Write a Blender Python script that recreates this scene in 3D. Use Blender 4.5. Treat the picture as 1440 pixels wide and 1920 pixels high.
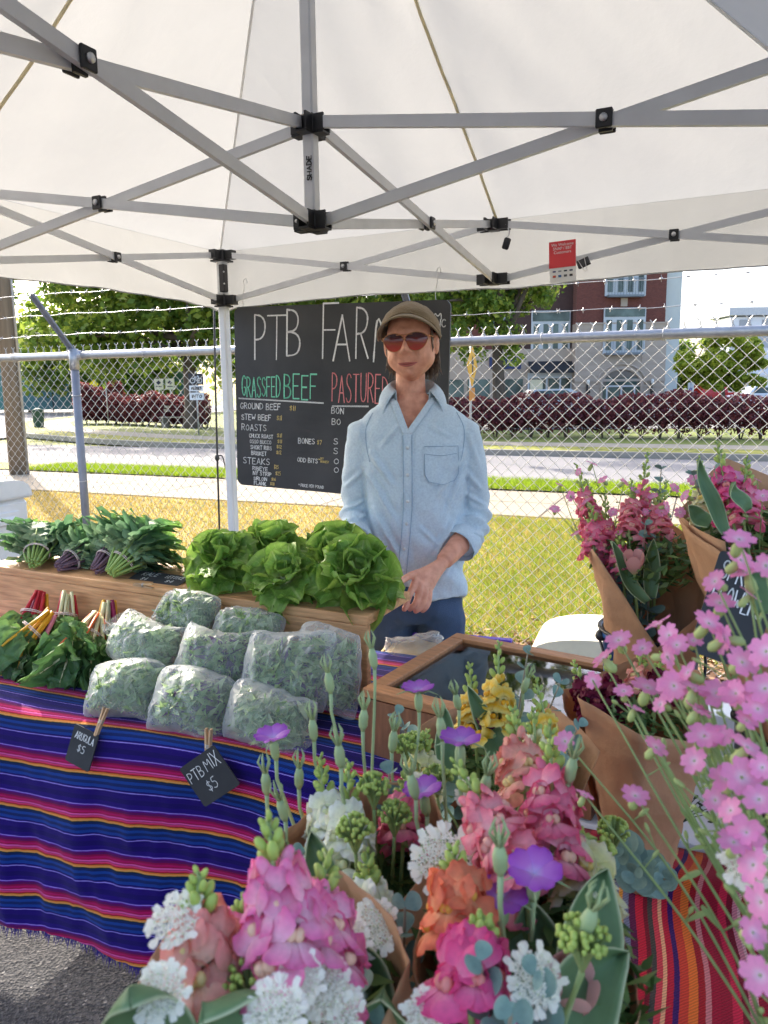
import bpy, bmesh, math, random
import numpy as np
from mathutils import Vector, Matrix, noise
R = math.radians; PI = math.pi
random.seed(11)
for o in list(bpy.data.objects): bpy.data.objects.remove(o)
sc = bpy.context.scene
col = sc.collection

# ---------------------------------------------------------------- camera
CAM_H = 1.58
cd = bpy.data.cameras.new('camera'); cam = bpy.data.objects.new('camera', cd); col.objects.link(cam)
cd.sensor_fit = 'VERTICAL'; cd.sensor_height = 36; cd.lens = 26.606
cd.clip_start = .02; cd.clip_end = 2000
cam.matrix_world = Matrix.Translation((0, 0, CAM_H)) @ Matrix.Rotation(PI/2-.1603, 4, 'X') @ Matrix.Rotation(-.0114, 4, 'Z')
cd.dof.use_dof = True; cd.dof.focus_distance = 2.3; cd.dof.aperture_fstop = 13.0
sc.camera = cam
# ---------------------------------------------------------------- light
SUN_AZ = Vector((-.50, .866)); SUN_EL = R(33.5)
w = bpy.data.worlds.new('World'); sc.world = w; w.use_nodes = True
nt = w.node_tree; nt.nodes.clear()
sky = nt.nodes.new('ShaderNodeTexSky'); sky.sky_type = 'NISHITA'; sky.sun_disc = False
sky.sun_elevation = SUN_EL; sky.sun_rotation = math.atan2(SUN_AZ.x, SUN_AZ.y)
sky.air_density = .8; sky.dust_density = 4.0; sky.ozone_density = .5
bg = nt.nodes.new('ShaderNodeBackground'); bg.inputs[1].default_value = .15
wo = nt.nodes.new('ShaderNodeOutputWorld')
nt.links.new(sky.outputs[0], bg.inputs[0]); nt.links.new(bg.outputs[0], wo.inputs[0])
sd = bpy.data.lights.new('sun', 'SUN'); sun = bpy.data.objects.new('sun', sd); col.objects.link(sun)
sd.energy = 2.05; sd.angle = R(.55); sd.color = (1, .93, .82)
sun.rotation_euler = Vector((SUN_AZ.x*math.cos(SUN_EL), SUN_AZ.y*math.cos(SUN_EL), math.sin(SUN_EL))).to_track_quat('Z', 'Y').to_euler()
sun.location = (-4, 8, 9)
vs = sc.view_settings; vs.view_transform = 'Standard'; vs.look = 'None'; vs.exposure = 2.05; vs.gamma = 1; vs.use_curve_mapping = False

# ---------------------------------------------------------------- materials
MATS = {}
def _n(nt, t, **kw):
    n = nt.nodes.new(t)
    for k, v in kw.items(): setattr(n, k, v)
    return n
def srgb(r, g, b):
    f = lambda c: ((c/255+.055)/1.055)**2.4 if c > 10 else c/255/12.92
    return (f(r), f(g), f(b))
def M(name, c, rough=.6, var=.12, scale=18, bump=0., bscale=60, metal=0, spec=.5, lucent=0., rnd=0., c2=None, stretch=None, alpha=1, sheen=0, lcol=None, coat=0, detail=4):
    """procedural material: noise mixed colour, optional second colour, bump, per-object value shift, translucency"""
    if name in MATS: return MATS[name]
    m = bpy.data.materials.new(name); MATS[name] = m; m.use_nodes = True
    nt = m.node_tree; L = nt.links.new; b = nt.nodes['Principled BSDF']; out = nt.nodes['Material Output']
    b.inputs['Roughness'].default_value = rough; b.inputs['Metallic'].default_value = metal
    b.inputs['Specular IOR Level'].default_value = spec
    if coat: b.inputs['Coat Weight'].default_value = coat
    if sheen: b.inputs['Sheen Weight'].default_value = sheen
    tc = _n(nt, 'ShaderNodeTexCoord'); vec = tc.outputs['Object']
    if stretch:
        mp = _n(nt, 'ShaderNodeMapping'); mp.inputs['Scale'].default_value = stretch; L(vec, mp.inputs[0]); vec = mp.outputs[0]
    no = _n(nt, 'ShaderNodeTexNoise'); no.inputs['Scale'].default_value = scale; no.inputs['Detail'].default_value = detail; L(vec, no.inputs['Vector'])
    rp = _n(nt, 'ShaderNodeValToRGB'); L(no.outputs[0], rp.inputs[0])
    rp.color_ramp.elements[0].position = .3; rp.color_ramp.elements[1].position = .7
    lo = tuple(x*(1-var) for x in c); hi = tuple(min(1, x*(1+var)) for x in (c2 or c))
    rp.color_ramp.elements[0].color = (*lo, 1); rp.color_ramp.elements[1].color = (*hi, 1)
    colr = rp.outputs[0]
    if rnd:
        oi = _n(nt, 'ShaderNodeObjectInfo'); mr = _n(nt, 'ShaderNodeMapRange'); L(oi.outputs['Random'], mr.inputs[0])
        mr.inputs[3].default_value = 1-rnd; mr.inputs[4].default_value = 1+rnd
        hs = _n(nt, 'ShaderNodeHueSaturation'); L(mr.outputs[0], hs.inputs['Value']); L(colr, hs.inputs['Color']); colr = hs.outputs[0]
    L(colr, b.inputs['Base Color'])
    if bump:
        n2 = _n(nt, 'ShaderNodeTexNoise'); n2.inputs['Scale'].default_value = bscale; n2.inputs['Detail'].default_value = 5; L(vec, n2.inputs['Vector'])
        bp = _n(nt, 'ShaderNodeBump'); bp.inputs['Strength'].default_value = bump; bp.inputs['Distance'].default_value = .01
        L(n2.outputs[0], bp.inputs['Height']); L(bp.outputs[0], b.inputs['Normal'])
    sh = b.outputs[0]
    if lucent:
        tr = _n(nt, 'ShaderNodeBsdfTranslucent'); mx = _n(nt, 'ShaderNodeMixShader'); mx.inputs[0].default_value = lucent
        if bump: L(bp.outputs[0], tr.inputs['Normal'])
        if lcol: tr.inputs[0].default_value = (*lcol, 1)
        else: L(colr, tr.inputs[0])
        L(sh, mx.inputs[1]); L(tr.outputs[0], mx.inputs[2]); sh = mx.outputs[0]
    if alpha < 1:
        tp = _n(nt, 'ShaderNodeBsdfTransparent'); mx = _n(nt, 'ShaderNodeMixShader'); mx.inputs[0].default_value = alpha
        L(tp.outputs[0], mx.inputs[1]); L(sh, mx.inputs[2]); sh = mx.outputs[0]
    L(sh, out.inputs[0])
    return m
def ramp_uv(name, stops, axis=1, period=None, rough=.6, lucent=0., constant=False, jitter=0., bump=0., bscale=200, rnd=0., sheen=0, spec=.4, weave=0, vein=None, nvar=0):
    """colour runs along one UV axis (pigment bands: cloth stripes, petal bases, leaf ribs)"""
    if name in MATS: return MATS[name]
    m = bpy.data.materials.new(name); MATS[name] = m; m.use_nodes = True
    nt = m.node_tree; L = nt.links.new; b = nt.nodes['Principled BSDF']; out = nt.nodes['Material Output']
    b.inputs['Roughness'].default_value = rough; b.inputs['Specular IOR Level'].default_value = spec
    if sheen: b.inputs['Sheen Weight'].default_value = sheen
    tc = _n(nt, 'ShaderNodeTexCoord'); sx = _n(nt, 'ShaderNodeSeparateXYZ'); L(tc.outputs['UV'], sx.inputs[0])
    v = sx.outputs[axis]
    if jitter:
        no = _n(nt, 'ShaderNodeTexNoise'); no.inputs['Scale'].default_value = bscale*.35; L(tc.outputs['UV'], no.inputs['Vector'])
        ma = _n(nt, 'ShaderNodeMath', operation='MULTIPLY_ADD'); L(no.outputs[0], ma.inputs[0]); ma.inputs[1].default_value = jitter; L(v, ma.inputs[2]); v = ma.outputs[0]
    if period:
        ma = _n(nt, 'ShaderNodeMath', operation='DIVIDE'); L(v, ma.inputs[0]); ma.inputs[1].default_value = period
        fr = _n(nt, 'ShaderNodeMath', operation='FRACT'); L(ma.outputs[0], fr.inputs[0]); v = fr.outputs[0]
    def mkramp(st):
        rp = _n(nt, 'ShaderNodeValToRGB'); cr = rp.color_ramp; cr.interpolation = 'CONSTANT' if constant else 'LINEAR'
        cr.elements[0].position = st[0][0]; cr.elements[0].color = (*st[0][1], 1)
        cr.elements[1].position = st[1][0]; cr.elements[1].color = (*st[1][1], 1)
        for p, c in st[2:]:
            e = cr.elements.new(p); e.color = (*c, 1)
        return rp
    rp = mkramp(stops[:32]); L(v, rp.inputs[0]); colr = rp.outputs[0]
    if vein:
        # pale midrib and side veins: thin lines in UV
        ma = _n(nt, 'ShaderNodeMath', operation='SUBTRACT'); L(sx.outputs[0], ma.inputs[0]); ma.inputs[1].default_value = .5
        ab = _n(nt, 'ShaderNodeMath', operation='ABSOLUTE'); L(ma.outputs[0], ab.inputs[0])
        mr = _n(nt, 'ShaderNodeMapRange'); L(ab.outputs[0], mr.inputs[0]); mr.inputs[1].default_value = .012; mr.inputs[2].default_value = .05; mr.inputs[3].default_value = 1; mr.inputs[4].default_value = 0
        s2 = _n(nt, 'ShaderNodeMath', operation='MULTIPLY_ADD'); L(ab.outputs[0], s2.inputs[0]); s2.inputs[1].default_value = -.75; L(sx.outputs[1], s2.inputs[2])
        s3 = _n(nt, 'ShaderNodeMath', operation='MULTIPLY'); L(s2.outputs[0], s3.inputs[0]); s3.inputs[1].default_value = 9
        s4 = _n(nt, 'ShaderNodeMath', operation='FRACT'); L(s3.outputs[0], s4.inputs[0])
        m4 = _n(nt, 'ShaderNodeMapRange'); L(s4.outputs[0], m4.inputs[0]); m4.inputs[1].default_value = .0; m4.inputs[2].default_value = .14; m4.inputs[3].default_value = .6; m4.inputs[4].default_value = 0
        mxm = _n(nt, 'ShaderNodeMath', operation='MAXIMUM'); L(mr.outputs[0], mxm.inputs[0]); L(m4.outputs[0], mxm.inputs[1])
        mc = _n(nt, 'ShaderNodeMix', data_type='RGBA'); L(mxm.outputs[0], mc.inputs[0]); L(colr, mc.inputs[6]); mc.inputs[7].default_value = (*vein, 1); colr = mc.outputs[2]
    if nvar:
        no = _n(nt, 'ShaderNodeTexNoise'); no.inputs['Scale'].default_value = 6; no.inputs['Detail'].default_value = 5; L(tc.outputs['UV'], no.inputs['Vector'])
        mr = _n(nt, 'ShaderNodeMapRange'); L(no.outputs[0], mr.inputs[0]); mr.inputs[1].default_value = .3; mr.inputs[2].default_value = .7; mr.inputs[3].default_value = 1-nvar; mr.inputs[4].default_value = 1+nvar
        hs = _n(nt, 'ShaderNodeHueSaturation'); L(mr.outputs[0], hs.inputs['Value']); L(colr, hs.inputs['Color']); colr = hs.outputs[0]
    if rnd:
        oi = _n(nt, 'ShaderNodeObjectInfo'); mr = _n(nt, 'ShaderNodeMapRange'); L(oi.outputs['Random'], mr.inputs[0])
        mr.inputs[3].default_value = 1-rnd; mr.inputs[4].default_value = 1+rnd
        hs = _n(nt, 'ShaderNodeHueSaturation'); L(mr.outputs[0], hs.inputs['Value']); L(colr, hs.inputs['Color']); colr = hs.outputs[0]
    if weave:
        wv = _n(nt, 'ShaderNodeTexWave'); wv.wave_type = 'BANDS'; wv.bands_direction = 'DIAGONAL'; wv.inputs['Scale'].default_value = weave; wv.inputs['Distortion'].default_value = 2; wv.inputs['Detail'].default_value = 2
        L(tc.outputs['UV'], wv.inputs['Vector'])
        mr = _n(nt, 'ShaderNodeMapRange'); L(wv.outputs['Fac'], mr.inputs[0]); mr.inputs[3].default_value = .72; mr.inputs[4].default_value = 1.15
        hs = _n(nt, 'ShaderNodeHueSaturation'); L(mr.outputs[0], hs.inputs['Value']); L(colr, hs.inputs['Color']); colr = hs.outputs[0]
    L(colr, b.inputs['Base Color'])
    if bump:
        n2 = _n(nt, 'ShaderNodeTexNoise'); n2.inputs['Scale'].default_value = bscale; n2.inputs['Detail'].default_value = 4; L(tc.outputs['UV'], n2.inputs['Vector'])
        bp = _n(nt, 'ShaderNodeBump'); bp.inputs['Strength'].default_value = bump; bp.inputs['Distance'].default_value = .006
        L(n2.outputs[0], bp.inputs['Height']); L(bp.outputs[0], b.inputs['Normal'])
    sh = b.outputs[0]
    if lucent:
        tr = _n(nt, 'ShaderNodeBsdfTranslucent'); mx = _n(nt, 'ShaderNodeMixShader'); mx.inputs[0].default_value = lucent
        L(colr, tr.inputs[0]); L(sh, mx.inputs[1]); L(tr.outputs[0], mx.inputs[2]); sh = mx.outputs[0]
    L(sh, out.inputs[0])
    return m

# ---------------------------------------------------------------- mesh helpers
def V(*a): return Vector(a)
class MB:
    """collects verts, faces, uvs and material slots; build() links them as ONE mesh object"""
    def __init__(s): s.v = []; s.f = []; s.u = []; s.m = []
    def add(s, vs, fs, us=None, mi=0):
        n = len(s.v); s.v += [tuple(p) for p in vs]; s.u += (us or [(0, 0)]*len(vs))
        s.f += [tuple(i+n for i in f) for f in fs]; s.m += [mi]*len(fs); return s
    def grid(s, fn, nu, nv, wrap=False, mi=0, us=None):
        """fn(u,v) for u,v in 0..1; wrap closes u"""
        cu = nu if wrap else nu+1
        vs = []; uv = []
        for j in range(nv+1):
            for i in range(cu):
                p = fn(i/nu, j/nv); vs.append(p); uv.append(us(i/nu, j/nv) if us else (i/nu, j/nv))
        fs = [(j*cu+i, j*cu+(i+1) % cu, (j+1)*cu+(i+1) % cu, (j+1)*cu+i) for j in range(nv) for i in range(nu)]
        return s.add(vs, fs, uv, mi)
    def box(s, c, size, rot=None, mi=0, bev=0):
        x, y, z = [a/2 for a in size]; c = Vector(c)
        if bev:
            b = bev; P = []
            for sx in (-1, 1):
                for sy in (-1, 1):
                    for sz in (-1, 1):
                        P += [(sx*(x-b), sy*(y-b), sz*z), (sx*(x-b), sy*y, sz*(z-b)), (sx*x, sy*(y-b), sz*(z-b))]
            bm = bmesh.new(); [bm.verts.new(p) for p in P]; bmesh.ops.convex_hull(bm, input=bm.verts); bm.verts.index_update()
            vs = [v.co.copy() for v in bm.verts]; fs = [[v.index for v in f.verts] for f in bm.faces]; bm.free()
        else:
            vs = [Vector((i, j, k)) for i in (-x, x) for j in (-y, y) for k in (-z, z)]
            fs = [(0, 1, 3, 2), (4, 6, 7, 5), (0, 4, 5, 1), (2, 3, 7, 6), (0, 2, 6, 4), (1, 5, 7, 3)]
        if rot is not None: vs = [rot @ p for p in vs]
        uv = [((p.x+p.y), p.z) for p in vs]
        return s.add([p+c for p in vs], fs, uv, mi)
    def bar(s, a, b, w, h, up=(0, 0, 1), mi=0):
        """rectangular bar from a to b; w across, h along 'up'"""
        a = Vector(a); b = Vector(b); d = (b-a); l = d.length; d.normalize(); up = Vector(up)
        x = d.cross(up).normalized(); u = x.cross(d)
        rot = Matrix((x, d, u)).transposed()
        return s.box((a+b)/2, (w, l, h), rot, mi)
    def tube(s, path, r, n=6, mi=0, cap=True, flat=1.0):
        path = [Vector(p) for p in path]; k = len(path)
        rr = r if isinstance(r, (list, tuple)) else [r]*k
        d0 = (path[1]-path[0]).normalized(); up = Vector((0, 0, 1)) if abs(d0.z) < .9 else Vector((1, 0, 0))
        x = d0.cross(up).normalized(); vs = []; uv = []
        for i, p in enumerate(path):
            d = (path[min(i+1, k-1)]-path[max(i-1, 0)]).normalized()
            x = (x-d*x.dot(d)); x = x.normalized() if x.length > 1e-6 else d.orthogonal().normalized()
            y = d.cross(x)
            for j in range(n):
                t = 2*PI*j/n; vs.append(p+(x*math.cos(t)+y*math.sin(t)*flat)*rr[i]); uv.append((j/n, i/(k-1)))
        fs = [(i*n+j, i*n+(j+1) % n, (i+1)*n+(j+1) % n, (i+1)*n+j) for i in range(k-1) for j in range(n)]
        if cap: fs += [tuple(range(n-1, -1, -1)), tuple((k-1)*n+j for j in range(n))]
        return s.add(vs, fs, uv, mi)
    def lathe(s, prof, n=20, c=(0, 0, 0), mi=0, caps=False, sq=1.0):
        c = Vector(c); vs = []; uv = []
        for i, (r, z) in enumerate(prof):
            for j in range(n):
                t = 2*PI*j/n; vs.append(c+Vector((r*math.cos(t), r*math.sin(t)*sq, z))); uv.append((j/n, i/(len(prof)-1)))
        fs = [(i*n+j, i*n+(j+1) % n, (i+1)*n+(j+1) % n, (i+1)*n+j) for i in range(len(prof)-1) for j in range(n)]
        if caps: fs += [tuple(range(n-1, -1, -1)), tuple((len(prof)-1)*n+j for j in range(n))]
        return s.add(vs, fs, uv, mi)
    def prism(s, poly, z0, z1, mi=0):
        n = len(poly); vs = [Vector((p[0], p[1], z0)) for p in poly]+[Vector((p[0], p[1], z1)) for p in poly]
        fs = [tuple(range(n-1, -1, -1)), tuple(range(n, 2*n))]+[(i, (i+1) % n, n+(i+1) % n, n+i) for i in range(n)]
        return s.add(vs, fs, [(p.x, p.y) for p in vs], mi)
    def ball(s, c, r, nu=8, nv=5, mi=0):
        c = Vector(c); r = Vector(r) if isinstance(r, (tuple, list, Vector)) else Vector((r, r, r))
        return s.grid(lambda u, v: c+Vector((r.x*math.cos(2*PI*u)*math.sin(PI*(v*.98+.01)), r.y*math.sin(2*PI*u)*math.sin(PI*(v*.98+.01)), -r.z*math.cos(PI*(v*.98+.01)))), nu, nv, True, mi)
    def xf(s, mat):
        s.v = [tuple(mat @ Vector(p)) for p in s.v]; return s
    def merge(s, o, mat=None, mi=0):
        vs = [mat @ Vector(p) for p in o.v] if mat else o.v
        n = len(s.v); s.v += [tuple(p) for p in vs]; s.u += o.u; s.f += [tuple(i+n for i in f) for f in o.f]; s.m += [m+mi for m in o.m]; return s
    def mesh(s, name, mats, smooth=True):
        me = bpy.data.meshes.new(name); me.from_pydata(s.v, [], s.f); me.update()
        for m in (mats if isinstance(mats, (list, tuple)) else [mats]): me.materials.append(m)
        me.polygons.foreach_set('material_index', s.m); me.polygons.foreach_set('use_smooth', [smooth]*len(s.f))
        ul = me.uv_layers.new(name='UVMap'); li = np.zeros(len(me.loops), 'i'); me.loops.foreach_get('vertex_index', li)
        ul.data.foreach_set('uv', np.array(s.u, 'f')[li].ravel()); return me
    def build(s, name, mats, parent=None, smooth=True, mod=None):
        o = bpy.data.objects.new(name, s.mesh(name, mats, smooth)); col.objects.link(o)
        if parent: o.parent = parent
        return o
def inst(name, me, parent, mat):
    o = bpy.data.objects.new(name, me); col.objects.link(o); o.parent = parent; o.matrix_local = mat; return o
def tag(o, label, cat, group=None):
    o['label'] = label; o['category'] = cat
    if group: o['group'] = group
    return o
def thing(name, label, cat, loc=(0, 0, 0), rz=0, group=None):
    o = bpy.data.objects.new(name, None); col.objects.link(o); o.location = loc; o.rotation_euler = (0, 0, rz)
    o.empty_display_size = .1
    return tag(o, label, cat, group)
def struct(o): o['kind'] = 'structure'; return o
def stuff(o): o['kind'] = 'stuff'; return o
def solid(o, t, off=0):
    m = o.modifiers.new('thickness', 'SOLIDIFY'); m.thickness = t; m.offset = off; return o
def mass(name, verts, faces, mat, parent=None, uv=None, smooth=False):
    """numpy verts (N,3) and faces (M,k)"""
    me = bpy.data.meshes.new(name); n, k = faces.shape
    me.vertices.add(len(verts)); me.vertices.foreach_set('co', np.ascontiguousarray(verts, 'f').ravel())
    me.loops.add(n*k); me.loops.foreach_set('vertex_index', np.ascontiguousarray(faces, 'i').ravel())
    me.polygons.add(n); me.polygons.foreach_set('loop_start', np.arange(n, dtype='i')*k); me.polygons.foreach_set('loop_total', np.full(n, k, 'i'))
    me.update(calc_edges=True)
    if uv is not None:
        ul = me.uv_layers.new(name='UVMap'); ul.data.foreach_set('uv', np.ascontiguousarray(uv[faces.ravel()], 'f').ravel())
    if smooth: me.polygons.foreach_set('use_smooth', [True]*n)
    for m in (mat if isinstance(mat, list) else [mat]): me.materials.append(m)
    o = bpy.data.objects.new(name, me); col.objects.link(o)
    if parent: o.parent = parent
    return o
def lerp(a, b, t): return a+(b-a)*t
def fbm(x, y=0, z=0): return noise.fractal(Vector((x, y, z)), .8, 2, 4)
def catmull(pts, n=8):
    P = [Vector(p) for p in pts]; P = [P[0]*2-P[1]]+P+[P[-1]*2-P[-2]]; out = []
    for i in range(1, len(P)-2):
        a, b, c, d = P[i-1:i+3]
        for k in range(n):
            t = k/n; out.append(.5*((2*b)+(c-a)*t+(2*a-5*b+4*c-d)*t*t+(3*b-a-3*c+d)*t**3))
    return out+[P[-2]]
# street frame: s runs along the fence to the right, t away from the camera
ST = R(-22.8); SU = Vector((math.cos(ST), math.sin(ST), 0)); SN = Vector((-math.sin(ST), math.cos(ST), 0)); SO = Vector((0, 4.6, 0))
def S(s, t, z=0): return SO+SU*s+SN*t+Vector((0, 0, z))

# hand lettering: strokes in a unit box
FONT = {'A': [[(0, 0), (.3, 1), (.6, 0)], [(.1, .36), (.5, .36)]], 'B': [[(0, 0), (0, 1)], [(0, 1), (.3, .98), (.46, .85), (.44, .65), (.3, .54), (0, .52)], [(0, .52), (.36, .5), (.54, .36), (.52, .14), (.36, .02), (0, 0)]],
 'C': [[(.52, .84), (.4, .98), (.2, .97), (.05, .75), (0, .5), (.05, .22), (.22, .02), (.42, .03), (.54, .18)]], 'D': [[(0, 0), (0, 1)], [(0, 1), (.25, .97), (.5, .78), (.56, .5), (.48, .2), (.25, .03), (0, 0)]],
 'E': [[(.5, 1), (0, 1), (0, 0), (.5, 0)], [(0, .52), (.4, .52)]], 'F': [[(.5, 1), (0, 1), (0, 0)], [(0, .52), (.4, .52)]], 'G': [[(.52, .84), (.4, .98), (.2, .97), (.05, .75), (0, .5), (.05, .22), (.22, .02), (.42, .05), (.54, .25), (.54, .42), (.32, .42)]],
 'H': [[(0, 0), (0, 1)], [(.55, 0), (.55, 1)], [(0, .5), (.55, .5)]], 'I': [[(.05, 0), (.05, 1)]], 'i': [[(.05, 0), (.05, .6)], [(.05, .85), (.05, .92)]], 'J': [[(.4, 1), (.4, .2), (.28, .02), (.1, .03), (0, .2)]], 'K': [[(0, 0), (0, 1)], [(.5, 1), (.02, .45), (.54, 0)]],
 'L': [[(0, 1), (0, 0), (.48, 0)]], 'M': [[(0, 0), (.06, 1), (.34, .3), (.62, 1), (.7, 0)]], 'N': [[(0, 0), (.02, 1), (.54, 0), (.56, 1)]], 'O': [[(.28, 1), (.08, .82), (0, .5), (.08, .16), (.28, 0), (.48, .16), (.56, .5), (.48, .84), (.28, 1)]],
 'Q': [[(.28, 1), (.08, .82), (0, .5), (.08, .16), (.28, 0), (.48, .16), (.56, .5), (.48, .84), (.28, 1)], [(.34, .2), (.56, -.05)]], 'P': [[(0, 0), (0, 1)], [(0, 1), (.3, .98), (.5, .84), (.48, .6), (.3, .46), (0, .44)]], 'R': [[(0, 0), (0, 1)], [(0, 1), (.3, .98), (.5, .84), (.46, .62), (.3, .5), (0, .48)], [(.2, .48), (.54, 0)]],
 'S': [[(.48, .86), (.36, .98), (.16, .97), (.03, .82), (.08, .62), (.3, .5), (.48, .36), (.5, .16), (.34, .01), (.12, .03), (0, .16)]], 'T': [[(0, 1), (.6, 1)], [(.3, 1), (.3, 0)]], 'U': [[(0, 1), (0, .3), (.1, .05), (.28, 0), (.46, .08), (.54, .3), (.54, 1)]],
 'V': [[(0, 1), (.28, 0), (.56, 1)]], 'W': [[(0, 1), (.18, 0), (.36, .7), (.54, 0), (.74, 1)]], 'X': [[(0, 1), (.55, 0)], [(.55, 1), (0, 0)]], 'Y': [[(0, 1), (.28, .5), (.56, 1)], [(.28, .5), (.26, 0)]],
 '$': [[(.46, .8), (.34, .9), (.14, .88), (.04, .72), (.14, .56), (.36, .46), (.46, .3), (.34, .12), (.12, .12), (.02, .24)], [(.25, 1.05), (.25, -.05)]], '1': [[(.05, 0), (.08, 1)]], '2': [[(.02, .8), (.15, .98), (.36, .95), (.42, .74), (.0, 0), (.48, .02)]],
 '4': [[(.38, 0), (.38, 1), (0, .35), (.52, .35)]], '5': [[(.46, 1), (.08, 1), (.05, .58), (.3, .62), (.48, .42), (.44, .14), (.22, 0), (0, .1)]], '6': [[(.4, .95), (.12, .7), (.02, .3), (.16, .02), (.4, .08), (.44, .34), (.24, .48), (.05, .34)]], '7': [[(0, 1), (.46, 1), (.16, 0)]], '8': [[(.25, .52), (.06, .7), (.12, .96), (.38, .96), (.44, .72), (.25, .52), (.04, .3), (.1, .03), (.4, .02), (.48, .28), (.25, .52)]],
 '*': [[(.05, .5), (.35, .8)], [(.05, .8), (.35, .5)]], '/': [[(0, 0), (.4, 1)]], '-': [[(0, .5), (.4, .5)]]}
def chaikin(p):
    if len(p) < 5: return p
    for _ in range(2):
        q = [p[0]]
        for a, b in zip(p, p[1:]): q += [(a[0]*.75+b[0]*.25, a[1]*.75+b[1]*.25), (a[0]*.25+b[0]*.75, a[1]*.25+b[1]*.75)]
        p = q+[p[-1]]
    return p
def letters(mb, text, x, z, h, wid, lw, mi=0, y=-.0015, seed=1, slant=0.05, dz=0.0):
    """chalk strokes on the local XZ plane, text baseline at (x,z), total width wid"""
    rn = random.Random(seed)
    adv = [(max([p[0] for st in FONT[c] for p in st])+.2) if c != ' ' else .42 for c in text]
    k = wid/(sum(adv)-.2); cx = x
    for i, c in enumerate(text):
        if c != ' ':
            hh = h*rn.uniform(.92, 1.06); oz = z+h*rn.uniform(-.04, .04)+dz*(cx-x)
            for st in FONT[c]:
                pts = [(cx+(px+slant*pz)*k, oz+pz*hh) for px, pz in chaikin(st)]
                for (ax, az), (bx, bz) in zip(pts, pts[1:]):
                    d = Vector((bx-ax, bz-az)); l = d.length
                    if l < 1e-6: continue
                    d /= l; q = Vector((-d.y, d.x))*lw*.5*rn.uniform(.75, 1.15); ax -= d.x*lw*.3; az -= d.y*lw*.3; bx += d.x*lw*.3; bz += d.y*lw*.3
                    mb.add([(ax+q.x, y, az+q.y), (ax-q.x, y, az-q.y), (bx-q.x, y, bz-q.y), (bx+q.x, y, bz+q.y)], [(0, 1, 2, 3)], None, mi)
        cx += adv[i]*k
def print_text(name, text, size, loc, mat, parent, rot=None, align='CENTER'):
    cu = bpy.data.curves.new(name, 'FONT'); cu.body = text; cu.size = size; cu.align_x = align
    o = bpy.data.objects.new(name+'_c', cu); col.objects.link(o); dg = bpy.context.evaluated_depsgraph_get()
    me = bpy.data.meshes.new_from_object(o.evaluated_get(dg)); bpy.data.objects.remove(o)
    me.materials.append(mat); q = bpy.data.objects.new(name, me); col.objects.link(q); q.parent = parent
    q.matrix_local = Matrix.Translation(loc) @ (rot or Matrix.Rotation(PI/2, 4, 'X')); return q
# ================================================================ ground, street
def sheet(name, pts, z, mat):
    mb = MB(); mb.add([(p[0], p[1], z) for p in pts], [tuple(range(len(pts)))], [(p[0], p[1]) for p in pts]); return struct(mb.build(name, mat, None, False))
def band(name, s0, s1, t0, t1, z, mat): return sheet(name, [S(s0, t0), S(s1, t0), S(s1, t1), S(s0, t1)], z, mat)
m_lawn = M('lawn', srgb(112, 122, 52), .9, .25, .8, .5, 40, c2=srgb(150, 150, 70))
m_dry = M('dry_grass_soil', srgb(160, 138, 80), .95, .2, 1.2, .6, 60, c2=srgb(170, 150, 90))
m_conc = M('concrete', srgb(160, 150, 134), .9, .06, 1.5, .25, 120)
m_road = M('road_surface', srgb(128, 125, 125), .9, .06, .6, .3, 150)
m_kerb = M('kerb_stone', srgb(145, 140, 130), .9, .1, 3, .3, 80)
def asphalt():
    m = M('asphalt', (.07, .07, .075), .9, .25, 3, 0); nt = m.node_tree; L = nt.links.new; b = nt.nodes['Principled BSDF']
    tc = _n(nt, 'ShaderNodeTexCoord'); vo = _n(nt, 'ShaderNodeTexVoronoi'); vo.inputs['Scale'].default_value = 150; L(tc.outputs['Object'], vo.inputs['Vector'])
    rp = _n(nt, 'ShaderNodeValToRGB'); L(vo.outputs['Color'], rp.inputs[0])
    e = rp.color_ramp.elements; e[0].position = .25; e[0].color = (.026, .026, .03, 1); e[1].position = .9; e[1].color = (.105, .10, .098, 1)
    x = rp.color_ramp.elements.new(.985); x.color = (.34, .32, .3, 1)
    L(rp.outputs[0], b.inputs['Base Color'])
    bp = _n(nt, 'ShaderNodeBump'); bp.inputs['Strength'].default_value = .9; bp.inputs['Distance'].default_value = .006
    n2 = _n(nt, 'ShaderNodeTexNoise'); n2.inputs['Scale'].default_value = 90; n2.inputs['Detail'].default_value = 5; L(tc.outputs['Object'], n2.inputs['Vector'])
    ad = _n(nt, 'ShaderNodeMath', operation='ADD'); L(n2.outputs[0], ad.inputs[0]); L(vo.outputs['Distance'], ad.inputs[1])
    L(ad.outputs[0], bp.inputs['Height']); L(bp.outputs[0], b.inputs['Normal']); return m
m_asph = asphalt()
g = sheet('ground', [(-900, -300), (900, -300), (900, 1500), (-900, 1500)], -.16, m_lawn)
band('parking_lot', -40, 40, -40, .12, 0, m_asph)
band('verge', -40, 40, .12, 4.86, .012, m_dry)
sw = band('sidewalk', -60, 60, 4.86, 7.12, .0, M('sidewalk_joint', srgb(120, 110, 95), .95))
mb = MB(); mb.box((0, 0, 0), (1.488, 1.108, .06), None, 0, .008); slab = mb.mesh('slab', M('sidewalk_slab', srgb(150, 137, 117), .9, .05, 2, .2, 150, rnd=.05), False)
for i in range(-14, 8):
    for j in range(2):
        p = S(i*1.5+.75, 5.43+1.12*j, .0+random.uniform(-.002, .002)); inst('slab', slab, sw, Matrix.Translation(p) @ Matrix.Rotation(ST, 4, 'Z'))
m_green = M('green_grass_base', srgb(110, 118, 42), .9, .25, 3, .6, 80, c2=srgb(150, 146, 60))
band('grass_strip', -60, 60, 7.12, 8.3, .05, m_green)
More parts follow.
